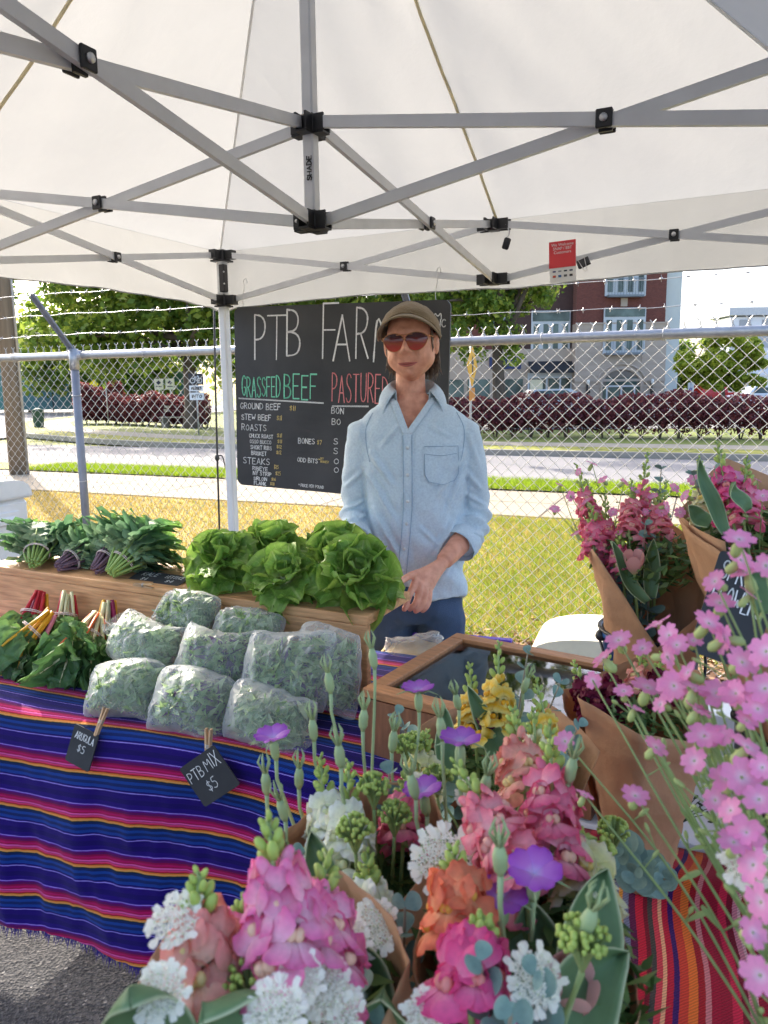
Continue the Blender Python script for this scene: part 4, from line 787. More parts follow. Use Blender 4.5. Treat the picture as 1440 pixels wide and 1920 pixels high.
price_card('larger tilted slate price card hung on the cloth edge', frame3((-.413, 1.640, .697), (.118, -.05, .10), (-.055, .02, .105)), .128, .108, [('PTB', -.056, .008, .026, .05), ('MIX', .006, .012, .032, .048), ('$5', -.022, -.03, .026, .032)])
price_card('slate card reading KALE lying on the riser beside the kale', frame3((-.765, 2.372, .992), (.09, -.044, 0), (.0, .06, .012)), .115, .075, [('KALE', -.03, .008, .022, .062), ('$4', -.012, -.022, .018, .024)])
price_card('slate card lying on the riser beside the first lettuce', frame3((-.672, 2.325, .993), (.09, -.044, 0), (.02, .06, .012)), .10, .075, [('LETTUCE', -.035, .008, .018, .07), ('$4', -.015, -.02, .016, .028)])
clothespin('wooden clothespin gripping the ARUGULA price card', frame3((-.722, 1.805, .758), (.05, -.02, .0), (.03, .028, .05)) @ Matrix.Rotation(PI/2, 4, 'Z'))
clothespin('wooden clothespin gripping the larger tilted price card', frame3((-.415, 1.652, .765), (.05, -.02, .0), (.012, .005, .08)) @ Matrix.Rotation(PI/2, 4, 'Z') @ Matrix.Scale(1.15, 4))
clothespin('wooden clothespin lying on the riser by the KALE card', frame3((-.745, 2.268, .993), (.02, .05, 0), (.06, .035, 0)))
# coolers
def cooler(label, loc, rz, L_, W_, H_, mat, group=None, tilt=0, arch=False):
    t = thing('cooler', label, 'cooler', loc, rz, group); t.rotation_euler = (tilt, 0, rz)
    mb = MB(); mb.box((0, 0, H_*.39), (L_, W_, H_*.78), None, 0, .03); mb.build('body', mat, t, False)
    mb = MB()
    if arch:
        pr_ = [((L_/2+.01)*-math.cos(PI*k/16), H_*.55+H_*.45*math.sin(PI*k/16)**.55) for k in range(17)]
        mb.grid(lambda u, v: Vector((pr_[round(v*16)][0], (u-.5)*(W_+.02), pr_[round(v*16)][1])), 1, 16)
        for sy in (0, 1): mb.add([(a, (sy-.5)*(W_+.02), b) for a, b in pr_], [tuple(range(17)) if not sy else tuple(range(16, -1, -1))])
        mb.build('lid', mat, t, False); return t
    mb.grid(lambda u, v: Vector(((u-.5)*(L_+.02), (W_/2+.012)*(-math.cos(PI*v)), H_*.79+.0+H_*.2*(1-abs(2*v-1)**3.0))), 1, 14); n0 = len(mb.v)
    mb.box((0, 0, H_*.8), (L_+.02, W_+.024, H_*.06), None, 0, .012)
    for sx in (0, 1): vs_ = [((sx-.5)*(L_+.02), (W_/2+.012)*(-math.cos(PI*k/14)), H_*.79+H_*.2*(1-abs(2*k/14-1)**3)) for k in range(15)]; mb.add(vs_, [tuple(range(15)) if sx else tuple(range(14, -1, -1))])
    mb.build('lid', mat, t, False)
    for sx in (-1, 1): mb = MB(); mb.box((sx*(L_/2+.012), 0, H_*.55), (.03, W_*.5, .05), None, 0, .012); mb.box((sx*(L_/2+.006), 0, H_*.5), (.015, W_*.62, .16), None, 0, .005); mb.build('handle', mat, t, False)
    for x in (-.2, .2): mb = MB(); mb.box((x*L_, -W_/2-.008, H_*.72), (.05, .015, .1), None, 0, .005); mb.build('latch', mat, t, False)
    mb = MB(); mb.box((0, -W_/2-.005, H_*.3), (L_*.6, .012, .02), None, 0, .004); mb.box((0, -W_/2-.005, H_*.5), (L_*.6, .012, .02), None, 0, .004); mb.build('moulding', mat, t, False); return t
m_cw = M('cooler_white', c_(225, 228, 230), .45, .03); m_cc = M('cooler_cream', c_(232, 224, 200), .5, .04)
for z0 in (0,):
    st_ = thing('side_table', 'small white side table under the white cooler', 'table', (-2.55, 4.3, 0), -.4); mb = MB(); mb.box((0, 0, .56), (.85, .55, .03)); mb.build('tabletop', m_leg, st_, False)
    for sx in (-1, 1):
        for sy in (-1, 1): mb = MB(); mb.tube([(sx*.36, sy*.22, 0), (sx*.36, sy*.22, .55)], .014, 6); mb.build('leg', m_alu, st_)
cooler('white cooler at the left edge behind the kale', (-2.50, 4.3, .577), -.4, .75, .47, .53, m_cw, 'coolers')
cooler('cream cooler with rounded lid on the ground behind the blue bucket', (1.08, 3.62, 0), -.35, .66, .42, .40, m_cc, 'coolers', 0, True)
bx_ = thing('cardboard_box', 'open cardboard box behind the riser end with purple lining', 'box', (.2, 2.42, .47), -.3)
for c, sz, nm in (((0, -.15, .12), (.42, .008, .24), 'side'), ((0, .15, .12), (.42, .008, .24), 'side'), ((-.21, 0, .12), (.008, .292, .24), 'side'), ((.21, 0, .12), (.008, .292, .24), 'side')): mb = MB(); mb.box(c, sz); mb.build(nm, M('cardboard', c_(200, 172, 120), .8, .06, 5), bx_, False)
mb = MB(); mb.box((0, 0, .232), (.40, .29, .01)); mb.build('flap', M('cardboard'), bx_, False) if False else mb.build('flap', MATS['cardboard'], bx_, False)
mb = MB(); mb.box((.02, .155, .246), (.36, .03, .014), None, 0, .003); mb.build('lining', M('purple_plastic', c_(90, 50, 190), .5), bx_, False)
stl = thing('step_stool', 'plain stool under the cardboard box', 'stool', (.2, 2.42, 0), -.3); mb = MB(); mb.box((0, 0, .455), (.44, .32, .025)); mb.build('seat', m_leg, stl, False)
for sx in (-1, 1):
    for sy in (-1, 1): mb = MB(); mb.tube([(sx*.19, sy*.13, 0), (sx*.19, sy*.13, .45)], .014, 6); mb.build('leg', m_alu, stl)
wbk = thing('white_bucket', 'white plastic bucket standing behind the man', 'bucket', (.19, 3.05, 0)); mb = MB(); mb.lathe([(.13, 0), (.155, .34), (.165, .345), (.165, .37), (.15, .37), (.145, .3)], 24); mb.build('body', m_cw, wbk); mb = MB(); mb.tube(catmull([(-.16, 0, .34), (-.1, -.16, .24), (.1, -.16, .24), (.16, 0, .34)], 6), .004, 5); mb.build('handle', m_screw, wbk)
# ================================================================ vegetables
def leaf_mesh(name, L_, W_, mat, seed, outline, cup=.25, curl=.3, ruffle=.1, freq=9, nu=8, nv=10, crinkle=.02, stalk=0, smat=None, sr=.005):
    """a leaf growing along +Z, upper face towards -Y; edges ruffled"""
    mb = MB(); ph = seed*1.7
    def f(u, v):
        e = u*2-1; w_ = W_*outline(v, abs(e)); x = e*w_
        y = -cup*w_*e*e+curl*L_*v*v+ruffle*L_*abs(e)**2.5*math.sin(freq*v*PI+ph+(1.3 if e > 0 else 0))*(.3+.7*v)+crinkle*L_*fbm(e*3+seed, v*5, seed)
        z = L_*v*(1-.12*abs(curl)*v)+ruffle*.4*L_*abs(e)**3*math.cos(freq*v*PI+ph)
        return Vector((x, y, z+stalk))
    mb.grid(f, nu, nv)
    mats = [mat]
    if stalk:
        mb.tube([(0, 0, 0), (0, .002, stalk*.6), (0, curl*L_*.02+.003, stalk+L_*.3), (0, curl*L_*.5+.004, stalk+L_*.72)], [sr, sr*.95, sr*.6, sr*.2], 6, 1); mats.append(smat)
    return mb.mesh(name, mats)
o_round = lambda v, e: max(.02, math.sin(PI*min(1, v*.93+.06))**.55*(.55+.55*v))
o_chard = lambda v, e: max(.03, math.sin(PI*min(1, v*.97+.03))**.6*(1-.25*v))
def o_kale(k):
    def f(v, e): return max(.03, math.sin(PI*min(1, v*.95+.05))**.6*(.78+.34*math.sin(v*27+k)*(.35+.65*(e > .5))))
    return f
m_lett = ramp_uv('lettuce_leaf', [(0, c_(214, 222, 156)), (.3, c_(150, 182, 84)), (.7, c_(114, 158, 66)), (1, c_(156, 188, 86))], 1, rough=.38, lucent=.4, bump=.5, bscale=14, rnd=.18, spec=.45, vein=c_(168, 194, 112), nvar=.25)
lett = [leaf_mesh('leaf', .118, .070, m_lett, k, o_round, (.9, .35, .65, .2)[k], (.05, .42, .2, .6)[k], .14, 4.2+k*1.1, 16, 16, .06) for k in range(4)]
def lettuce(label, loc, axis, size, seed, n=26):
    t = thing('lettuce_head', label, 'lettuce', loc, 0, 'lettuce heads on the riser'); rr = random.Random(seed)
    q = Vector(axis).normalized().to_track_quat('Z', 'Y').to_matrix().to_4x4(); base = Matrix.Scale(size, 4)
    for i in range(n):
        f = i/(n-1); tilt = lerp(4, 92, f**.75)+rr.uniform(-16, 16); ph = i*2.399+rr.uniform(-.25, .25); s = lerp(.48, 1.08, f**.6)*rr.uniform(.9, 1.1)
        m = q @ base @ Matrix.Rotation(ph, 4, 'Z') @ Matrix.Translation((0, .006+.012*f, -.045+.055*(1-f))) @ Matrix.Rotation(-R(tilt), 4, 'X') @ Matrix.Rotation(rr.uniform(-.5, .5), 4, 'Z') @ Matrix.Scale(s, 4)
        inst('leaf', lett[rr.randrange(4)], t, m)
    mb = MB(); mb.tube([(0, 0, -.06), (0, 0, .0)], [.016, .018], 10); mb.xf(q @ base); mb.build('core', M('lettuce_core', c_(200, 205, 150), .6), t)
    return t
for i, (lb_, p, ax, sz) in enumerate((('lettuce head nearest the kale at the left of the row', (-.495, 2.255, 1.075), (-.1, -.62, .8), 1.02), ('lettuce head half hidden behind the second front lettuce', (-.36, 2.36, 1.085), (.1, -.35, .95), 1.05), ('small lettuce head in the middle of the front row', (-.285, 2.10, 1.055), (.0, -.62, .8), .95), ('lettuce head behind the largest one beside the hand', (-.145, 2.23, 1.085), (-.15, -.6, .8), 1.0), ('largest lettuce head at the right end of the riser', (-.082, 2.05, 1.075), (.05, -.62, .78), 1.08))): lettuce(lb_, p, ax, sz, 40+i)

m_kale = ramp_uv('kale_leaf', [(0, c_(168, 192, 150)), (.35, c_(108, 146, 108)), (.8, c_(96, 142, 88)), (1, c_(140, 182, 84))], 1, rough=.5, lucent=.32, bump=.4, bscale=18, rnd=.2, vein=c_(130, 155, 125), nvar=.2)
m_kst = [M('kale_stem_green', c_(150, 178, 96), .45, .12, 20), M('kale_stem_purple', c_(112, 84, 100), .45, .15, 20)]
kale = [[leaf_mesh('leaf', .15, .092, m_kale, k, o_kale(k), .25, .55, .13, 11, 14, 22, .05, .075, m_kst[c], .0048) for k in range(3)] for c in range(2)]
m_band = M('rubber_band', c_(225, 205, 200), .5)
def bunch(name, cat, label, base, dirv, meshes, n, spread, size, seed, group, band_at=.04, rad=.016, droop=0, up=(0, 0, 1), fan=1.0, band=True):
    t = thing(name, label, cat, base, 0, group); rr = random.Random(seed); d = Vector(dirv).normalized(); x = d.cross(Vector(up)).normalized(); y = x.cross(d)
    for i in range(n):
        r_ = rad*math.sqrt((i+.5)/n); a = i*2.399; ox, oy = r_*math.cos(a), r_*math.sin(a)
        sx, sy = ox/rad*spread*fan*rr.uniform(.7, 1.2), oy/rad*spread*rr.uniform(.7, 1.2)
        dd = (d+x*sx+y*sy+Vector((0, 0, -droop*rr.random()))).normalized(); fc = (x*sx+y*sy)*-1.2+Vector((rr.uniform(-.5, .5), -.5, rr.uniform(.2, 1)))
        zz = dd; yy = -(fc-zz*fc.dot(zz)).normalized(); xx = yy.cross(zz)
        m = Matrix((xx, yy, zz)).transposed().to_4x4(); pin = x*ox+y*oy; m.translation = pin-dd*rr.uniform(0, .012)
        inst('leaf', meshes[i % len(meshes)], t, m @ Matrix.Scale(size*rr.uniform(.82, 1.12), 4))
    if band:
        mb = MB()
        for k in range(2): c = d*(band_at+.005*k); mb.tube([c+(x*math.cos(a)+y*math.sin(a))*(rad+.008+band_at*spread*.55) for a in np.linspace(0, 2*PI, 17)], .0016, 5)
        mb.build('rubber_band', m_band, t)
    return t
KG = 'kale bunches on the riser'
bunch('kale_bunch', 'kale', 'pale-stemmed kale bunch at the far left end of the riser', (-1.185, 2.50, 1.018), (-.12, .75, .42), kale[0], 22, .40, .98, 1, KG, .045, .024)
bunch('kale_bunch', 'kale', 'purple-stemmed kale bunch second from the left', (-1.085, 2.47, 1.012), (.45, .8, .2), kale[1], 22, .36, .92, 2, KG, .045, .02)
bunch('kale_bunch', 'kale', 'purple-stemmed kale bunch beside the tallest green one', (-.945, 2.425, 1.012), (.35, .75, .42), kale[1], 20, .36, .98, 3, KG, .045, .02)
bunch('kale_bunch', 'kale', 'tallest kale bunch with thick pale green stems near the card', (-.875, 2.372, 1.014), (.45, .62, .48), kale[0], 30, .46, 1.08, 4, KG, .045, .022)

m_chard = ramp_uv('chard_leaf', [(0, c_(118, 150, 86)), (.4, c_(82, 118, 68)), (.8, c_(74, 112, 64)), (1, c_(108, 146, 74))], 1, rough=.36, lucent=.22, bump=.8, bscale=12, rnd=.3, vein=c_(96, 118, 70), nvar=.25)
cst = {k: M('chard_stem_'+k, c, .4, .12, 14, lucent=.1) for k, c in dict(yellow=c_(232, 172, 40), red=c_(196, 36, 52), pink=c_(216, 130, 150), white=c_(226, 222, 176), magenta=c_(142, 24, 80), orange=c_(232, 110, 60)).items()}
chd = {k: leaf_mesh('leaf', .165, .078, m_chard, i, o_chard, .35, .5, .13, 6.5, 14, 20, .12, .10, cst[k], .0068) for i, k in enumerate(cst)}
CG = 'chard bunches on the striped cloth'
def chard(label, base, dirv, cols, n, seed, spread=.38, size=1.0): return bunch('chard_bunch', 'chard', label, base, dirv, [chd[c] for c in cols], n, spread, size, seed, CG, .065, .02, .5)
chard('rainbow chard bunch at the left edge with pink and yellow stems', (-1.035, 2.262, .905), (-.55, -.5, -.52), ['pink', 'yellow', 'pink', 'magenta', 'yellow'], 15, 1, .3)
chard('large front chard bunch with orange and white stems', (-.872, 2.205, .912), (-.14, -.62, -.5), ['orange', 'white', 'orange', 'white'], 22, 2, .62)
chard('chard bunch with yellow and red stems leaning on the riser', (-1.13, 2.41, .93), (-.1, -.45, -.62), ['yellow', 'red', 'yellow', 'magenta', 'red'], 13, 3, .34, .85)
chard('chard bunch with cream and red stems standing against the riser', (-1.022, 2.365, .938), (.0, -.45, -.8), ['red', 'white', 'white', 'white'], 13, 4, .3, .85)
chard('chard bunch with yellow and magenta stems beside the salad bags', (-.862, 2.285, .932), (-.02, -.42, -.86), ['magenta', 'white', 'yellow', 'yellow', 'magenta'], 14, 5, .3, .95)

# ---------------------------------------------------------------- bagged salad greens
def film_mat():
    m = bpy.data.materials.new('plastic_film'); m.use_nodes = True; nt = m.node_tree; L = nt.links.new; b = nt.nodes['Principled BSDF']; out = nt.nodes['Material Output']
    b.inputs['Base Color'].default_value = (.92, .94, .93, 1); b.inputs['Roughness'].default_value = .09; b.inputs['Specular IOR Level'].default_value = .8
    tc = _n(nt, 'ShaderNodeTexCoord'); wv = _n(nt, 'ShaderNodeTexNoise'); wv.inputs['Scale'].default_value = 13; wv.inputs['Detail'].default_value = 3; wv.inputs['Distortion'].default_value = .7; L(tc.outputs['Object'], wv.inputs['Vector'])
    bp = _n(nt, 'ShaderNodeBump'); bp.inputs['Strength'].default_value = 1.0; bp.inputs['Distance'].default_value = .016; L(wv.outputs[0], bp.inputs['Height']); L(bp.outputs[0], b.inputs['Normal'])
    lw = _n(nt, 'ShaderNodeLayerWeight'); lw.inputs[0].default_value = .35; L(bp.outputs[0], lw.inputs['Normal'])
    mr = _n(nt, 'ShaderNodeMapRange'); L(lw.outputs['Facing'], mr.inputs[0]); mr.inputs[3].default_value = .11; mr.inputs[4].default_value = .66
    tp = _n(nt, 'ShaderNodeBsdfTransparent'); tp.inputs[0].default_value = (.97, .98, .97, 1); mx = _n(nt, 'ShaderNodeMixShader'); L(mr.outputs[0], mx.inputs[0]); L(tp.outputs[0], mx.inputs[1]); L(b.outputs[0], mx.inputs[2]); L(mx.outputs[0], out.inputs[0]); return m
m_film = film_mat()
m_sal = ramp_uv('salad_leaf', [(0, c_(132, 160, 104)), (.35, c_(158, 184, 126)), (.6, c_(176, 198, 144)), (.8, c_(200, 216, 168)), (.92, c_(120, 138, 98)), (1, c_(206, 216, 180))], 0, rough=.5, lucent=.3)
m_mix = ramp_uv('salad_mix_leaf', [(0, c_(132, 160, 104)), (.35, c_(158, 184, 126)), (.6, c_(176, 198, 144)), (.8, c_(200, 216, 168)), (.9, c_(96, 76, 108)), (1, c_(120, 96, 124))], 0, rough=.5, lucent=.3)
def bag_pt(u, v, W_, H_, T_, seed, inset=0):
    """pillow: u runs round front (0-.5) and back (.5-1), v from bottom to top; sharp corners, creased film"""
    a = (u*4-1) if u < .5 else (3-u*4); b = v*2-1; sd = -1 if u < .5 else 1
    fl = max(0, 1-abs(a)**2.6)**.62*max(0, 1-abs(b)**2.6)**.62
    q = (abs(a)*abs(b))**3; x = W_/2*a*(1-.07*(1-b*b)-.12*q); z = H_/2*b*(1-.08*(1-a*a)-.12*q)+.012*math.sin(a*2.2+seed); y = sd*T_/2*fl*(1+.18*math.sin(a*2.3+seed*1.7)*math.cos(b*2+seed))
    k = 1-inset
    if not inset:
        cr = 0
        for cx, cz in ((-1, 1), (1, 1), (-1, -1), (1, -1)):
            dx, dz = a-cx, b-cz; r_ = math.hypot(dx, dz); cr += math.exp(-r_*1.5)*math.sin(math.atan2(dz, dx)*17+seed+cx)*.9
        y += sd*(.0045*cr*min(1, fl*3)+.010*fbm(x*9+seed, z*9, sd)*fl+.013*(abs(noise.noise(Vector((x*26+seed*3, z*14+x*12, sd*3))))-.25)*fl+.006*abs(noise.noise(Vector((x*60+z*30, z*48-x*20, sd*3+seed))))*fl)
        x += .004*noise.noise(Vector((z*30, seed, 1))); z += .005*noise.noise(Vector((x*30, seed, 5)))
    return Vector((x*k, y*k, z*k))
def salad_bag(label, loc, W_, H_, T_, seed, tiltx=-.5, rz=-.4, roll=0, mix=False, tail=0):
    W_ *= 1.1; H_ *= 1.1; T_ *= 1.22; rr = random.Random(seed); roll += rr.uniform(-.12, .12); rz += rr.uniform(-.15, .15)
    t = thing('salad_bag', label, 'bag', loc, 0, 'clear bags of salad greens'); t.rotation_euler = (tiltx, roll, rz)
    r = np.random.default_rng(seed); n = 1700
    P = np.array([bag_pt(r.random(), .5+.46*(2*r.random()-1), W_*.93, H_*.93, T_, seed, .13+.4*r.random()**2) for _ in range(n)])
    nr = P/np.array([W_**2, T_**2, H_**2])*.02; nr = nr/np.linalg.norm(nr, axis=1)[:, None]+r.normal(0, .55, (n, 3)); nr /= np.linalg.norm(nr, axis=1)[:, None]
    a = np.cross(nr, r.normal(0, 1, (n, 3))); a /= np.linalg.norm(a, axis=1)[:, None]; b = np.cross(nr, a); s = r.uniform(.010, .034, n)[:, None]; w_ = s*r.uniform(.06, .42, n)[:, None]
    v = np.stack([P-a*s, P+b*w_+nr*.003, P+a*s, P-b*w_+nr*.002], 1).reshape(-1, 3)
    uv = np.stack([np.repeat(r.random(n), 4), np.zeros(4*n)], 1); stuff(mass('greens', v, np.arange(4*n).reshape(-1, 4), m_mix if mix else m_sal, t, uv))
    mb = MB(); mb.grid(lambda u, v: bag_pt(u, v, W_, H_, T_, seed), 72, 36, True)
    if tail: # twisted loose corner of film
        mb.grid(lambda u, v: Vector((-W_*.42-.05*u*tail, -.01+.02*math.sin(v*9+u*3), H_*.1+(v-.5)*H_*.55*(1-u*.8)+.01*math.sin(u*7))), 8, 10)
    mb.build('film', m_film, t); return t
B = salad_bag
B('front salad bag at the left, behind the ARUGULA card', (-.690, 1.905, .80), .215, .155, .11, 1, -.55, -.42, .04)
B('front middle salad bag leaning above the tilted price card', (-.492, 1.818, .795), .215, .17, .12, 2, -.5, -.4, -.06, True)
B('front right salad bag nearest the white snapdragons', (-.285, 1.745, .785), .235, .155, .12, 3, -.5, -.38, .1)
B('middle row salad bag at the left beside the chard', (-.672, 2.035, .885), .235, .15, .11, 4, -.6, -.4, .12, False, 1)
B('middle row salad bag at the centre of the pile', (-.455, 1.938, .878), .215, .16, .11, 5, -.5, -.42, .05, True)
B('plump middle row salad bag with purple leaves at the right', (-.252, 1.850, .872), .235, .205, .12, 6, -.42, -.4, -.03, True)
B('back salad bag at the left, directly below the lettuce', (-.575, 2.105, .95), .20, .125, .09, 7, -.75, -.42, .12)
B('back salad bag in the centre lying flat', (-.380, 2.02, .928), .205, .105, .09, 8, -.9, -.42, .05)
B('back salad bag leaning on the right end of the riser', (-.150, 1.875, .865), .185, .215, .09, 9, -.28, -.48, -.08, True)
pb = thing('plastic_bag', 'crumpled clear plastic bag behind the riser end', 'bag', (.09, 2.36, .735)); mb = MB(); mb.grid(lambda u, v: bag_pt(u, v, .2, .13, .12, 31)*(1+.12*fbm(u*9, v*9, 4)), 36, 24, True); mb.build('film', m_film, pb)
# ================================================================ the man behind the table
from mathutils.bvhtree import BVHTree
def remesh(mb, vox, it=4, fac=.5, decim=None):
    me = bpy.data.meshes.new('tmp'); me.from_pydata(mb.v, [], mb.f); o = bpy.data.objects.new('tmp', me); col.objects.link(o)
    m = o.modifiers.new('r', 'REMESH'); m.mode = 'VOXEL'; m.voxel_size = vox
    if it: s = o.modifiers.new('s', 'SMOOTH'); s.iterations = it; s.factor = fac
    dg = bpy.context.evaluated_depsgraph_get(); out = bpy.data.meshes.new_from_object(o.evaluated_get(dg)); bpy.data.objects.remove(o); bpy.data.meshes.remove(me)
    out.polygons.foreach_set('use_smooth', [True]*len(out.polygons)); return out
def loft(mb, rings, n=28, p=1.0):
    """rings: (center, half width vector, half depth vector)"""
    vs_, k = [], len(rings)
    sg = lambda x: math.copysign(abs(x)**p, x)
    for c, a, b in rings:
        c, a, b = Vector(c), Vector(a), Vector(b)
        for j in range(n): t = 2*PI*j/n; vs_.append(c+a*sg(math.cos(t))+b*sg(math.sin(t)))
    fs = [(i*n+j, i*n+(j+1) % n, (i+1)*n+(j+1) % n, (i+1)*n+j) for i in range(k-1) for j in range(n)]+[tuple(range(n-1, -1, -1)), tuple((k-1)*n+j for j in range(n))]
    mb.add(vs_, fs)
def limb(mb, pts, rad, n=16, sub=5):
    P = catmull(pts, sub); k = len(P)-1; rr = []
    for i in range(len(P)):
        t = i/k*(len(rad)-1); a = min(int(t), len(rad)-2); rr.append(lerp(rad[a], rad[a+1], t-a))
    P = [P[0]-(P[1]-P[0]).normalized()*rr[0]*.5]+P+[P[-1]+(P[-1]-P[-2]).normalized()*rr[-1]*.55]; rr = [rr[0]*.5]+rr+[rr[-1]*.45]
    mb.tube(P, rr, n)
man = thing('person', 'man in a brown flat cap, sunglasses and light blue denim shirt behind the table', 'person', (.1, 2.62, 0))
HC = Vector((-.004, -.012, 1.738)); HR = Matrix.Rotation(R(-12), 4, 'Z') @ Matrix.Rotation(R(-3), 4, 'Y'); HM = Matrix.Translation(HC) @ HR @ Matrix.Scale(1.04, 4)
G = lambda x, s: math.exp(-(x/s)**2)
def head_pt(az, el):
    dx, dy, dz = math.sin(az)*math.cos(el), -math.cos(az)*math.cos(el), math.sin(el)
    rz = .115 if dz > 0 else .124; x, y, z = .0765*dx, .096*dy, rz*dz
    t = max(0, -dz)
    x *= 1-.24*t**2.2
    if dz < 0 and dy < 0: x *= 1+.24*G(dz+.6, .28); y *= 1+.22*t*t
    if dy > 0: y *= 1-.42*max(0, -dz-.15); y *= 1+.06*max(0, dz)
    if dy < 0:
        f = min(1, -dy*1.6)
        y -= f*.007*G(z-.026, .012)*G(x, .05)                                   # brow
        for sx in (-1, 1): y += f*.008*G(x-sx*.031, .015)*G(z-.004, .013); y -= f*.0075*G(x-sx*.040, .017)*G(z+.036, .020); y += f*.005*G(x-sx*.044, .014)*G(z+.075, .02); y += f*.0035*G(x-sx*(.024+.25*(-.03-z)), .005)*G(z+.055, .016)
        nz = .009*G(z-.012, .018)+.029*G(z+.029, .016)+.013*G(z+.012, .018)
        if z < -.036: nz *= G(z+.036, .009)
        y -= f*nz*G(x, .0105+.006*G(z+.034, .012)); y -= f*.006*(G(x-.0135, .007)+G(x+.0135, .007))*G(z+.035, .008)
        sm = -.074+.9*x*x*4; y -= f*.0045*G(z-sm-.006, .005)*G(x, .026)+f*.006*G(z-sm+.008, .006)*G(x, .022); y += f*.0045*G(z-sm, .0025)*G(x, .03)
        y -= f*.011*G(z+.104, .016)*G(x, .026); y += f*.004*G(z+.09, .007)*G(x, .02)
    return Vector((x, y, z))
body = MB(); hd = MB(); hd.grid(lambda u, v: head_pt(2*PI*u-PI, lerp(-PI/2+.02, PI/2-.02, v)), 140, 120, True); n0 = len(hd.v)
hd.f += [tuple(range(139, -1, -1)), tuple(120*140+j for j in range(140))]; hd.m += [0, 0]
for sx in (-1, 1): # ears
    hd.grid(lambda u, v: Vector((sx*(.073+.010*math.sin(PI*v)+.006*math.cos(2*PI*u)*.5), .012+.017*math.cos(2*PI*u)*math.sin(PI*(v*.96+.02))+(.5-v)*-.012, -.012+.032*-math.cos(PI*(v*.96+.02)))), 12, 9, True)
    k = len(hd.v)-12*10; hd.f += [tuple(k+j for j in range(11, -1, -1)), tuple(k+9*12+j for j in range(12))]; hd.m += [0, 0]
    hd.ball((sx*.080, .012, -.010), (.012, .020, .036), 10, 8)
hd.xf(HM); body.merge(hd)
limb(body, [(.004, .026, 1.42), (.002, .028, 1.50), (-.003, .027, 1.57), (-.004, .022, 1.64)], [.074, .060, .052, .050], 22)
def torso(mb, g=0):
    T = [(.80, .012, .158, .100, .0), (.90, .016, .160, .103, 0), (1.0, .016, .152, .10, 0), (1.1, .014, .150, .098, 0), (1.2, .012, .160, .103, 0), (1.3, .010, .176, .108, 0), (1.38, .010, .188, .106, 0), (1.44, .008, .185, .094, .004), (1.48, .006, .166, .084, .010), (1.51, .004, .128, .074, .014), (1.54, .003, .09, .066, .018), (1.565, .003, .065, .060, .018)]
    loft(mb, [((xc, yc, z), (w_+g, 0, 0), (0, d+g, 0)) for z, xc, w_, d, yc in T], 36, .86)
torso(body, -.017)
RA = [(.178, .0, 1.432), (.215, .012, 1.30), (.224, .03, 1.135), (.165, -.08, 1.068), (.096, -.19, 1.022)]
LA = [(-.165, .0, 1.436), (-.196, .016, 1.30), (-.206, .035, 1.14), (-.20, -.08, 1.085), (-.185, -.2, 1.05)]
limb(body, RA, [.042, .038, .036, .040, .0285], 18); limb(body, LA, [.042, .038, .036, .040, .0285], 18)
def hand(mb, wr, K, F, thumb, pad=None):
    wr = Vector(wr)
    for k in K: limb(mb, [wr, wr.lerp(Vector(k), .5)+Vector((0, 0, .004)), k], [.021, .0155, .0115], 12, 4)
    for i in range(3): limb(mb, [Vector(K[i]), Vector(K[i+1])], [.0125, .0125], 10, 2); limb(mb, [wr.lerp(Vector(K[i]), .55), wr.lerp(Vector(K[i+1]), .55)], [.015, .015], 10, 2)
    for (k, f) in zip(K, F): limb(mb, [k]+f, [.0118]+[.0108-.0012*j for j in range(len(f))], 10, 5)
    limb(mb, [wr.lerp(Vector(thumb[0]), .3)]+thumb, [.017, .0155, .0115, .0095], 12, 5)
hand(body, (.092, -.195, 1.018), [(-.004, -.316, .988), (.012, -.314, .976), (.027, -.304, .964), (.041, -.290, .952)],
     [[(-.022, -.352, .958), (-.032, -.368, .935), (-.042, -.378, .912)], [(.000, -.352, .940), (-.012, -.368, .922), (-.026, -.366, .910)], [(.019, -.342, .928), (.006, -.358, .911), (-.008, -.357, .901)], [(.036, -.322, .923), (.026, -.338, .907), (.014, -.340, .897)]], [(.026, -.262, 1.004), (-.022, -.330, 1.008), (-.058, -.398, 1.003)])
hand(body, (-.182, -.21, 1.047), [(-.205, -.285, 1.045), (-.186, -.292, 1.05), (-.167, -.288, 1.048), (-.15, -.276, 1.04)],
     [[(-.208, -.318, 1.03), (-.208, -.335, 1.012)], [(-.188, -.33, 1.033), (-.187, -.345, 1.012)], [(-.168, -.322, 1.03), (-.166, -.336, 1.01)], [(-.148, -.304, 1.024), (-.146, -.316, 1.008)]], [(-.212, -.24, 1.035), (-.225, -.27, 1.025), (-.226, -.295, 1.012)])
for sx in (-1, 1): limb(body, [(.01+sx*.085, 0, .82), (.01+sx*.10, -.01, .48), (.01+sx*.11, .02, .10)], [.08, .052, .035], 16)
bme = remesh(body, .0031, 2, .4)
m_skin = M('skin', c_(220, 148, 120), .5, .10, 34, .2, 220, spec=.4, c2=c_(230, 168, 140)); _pb = m_skin.node_tree.nodes['Principled BSDF']; _pb.inputs['Subsurface Weight'].default_value = .12; _pb.inputs['Subsurface Radius'].default_value = (.012, .005, .003); _pb.inputs['Subsurface Scale'].default_value = .5
bme.materials.append(m_skin); bo = bpy.data.objects.new('body', bme); col.objects.link(bo); bo.parent = man
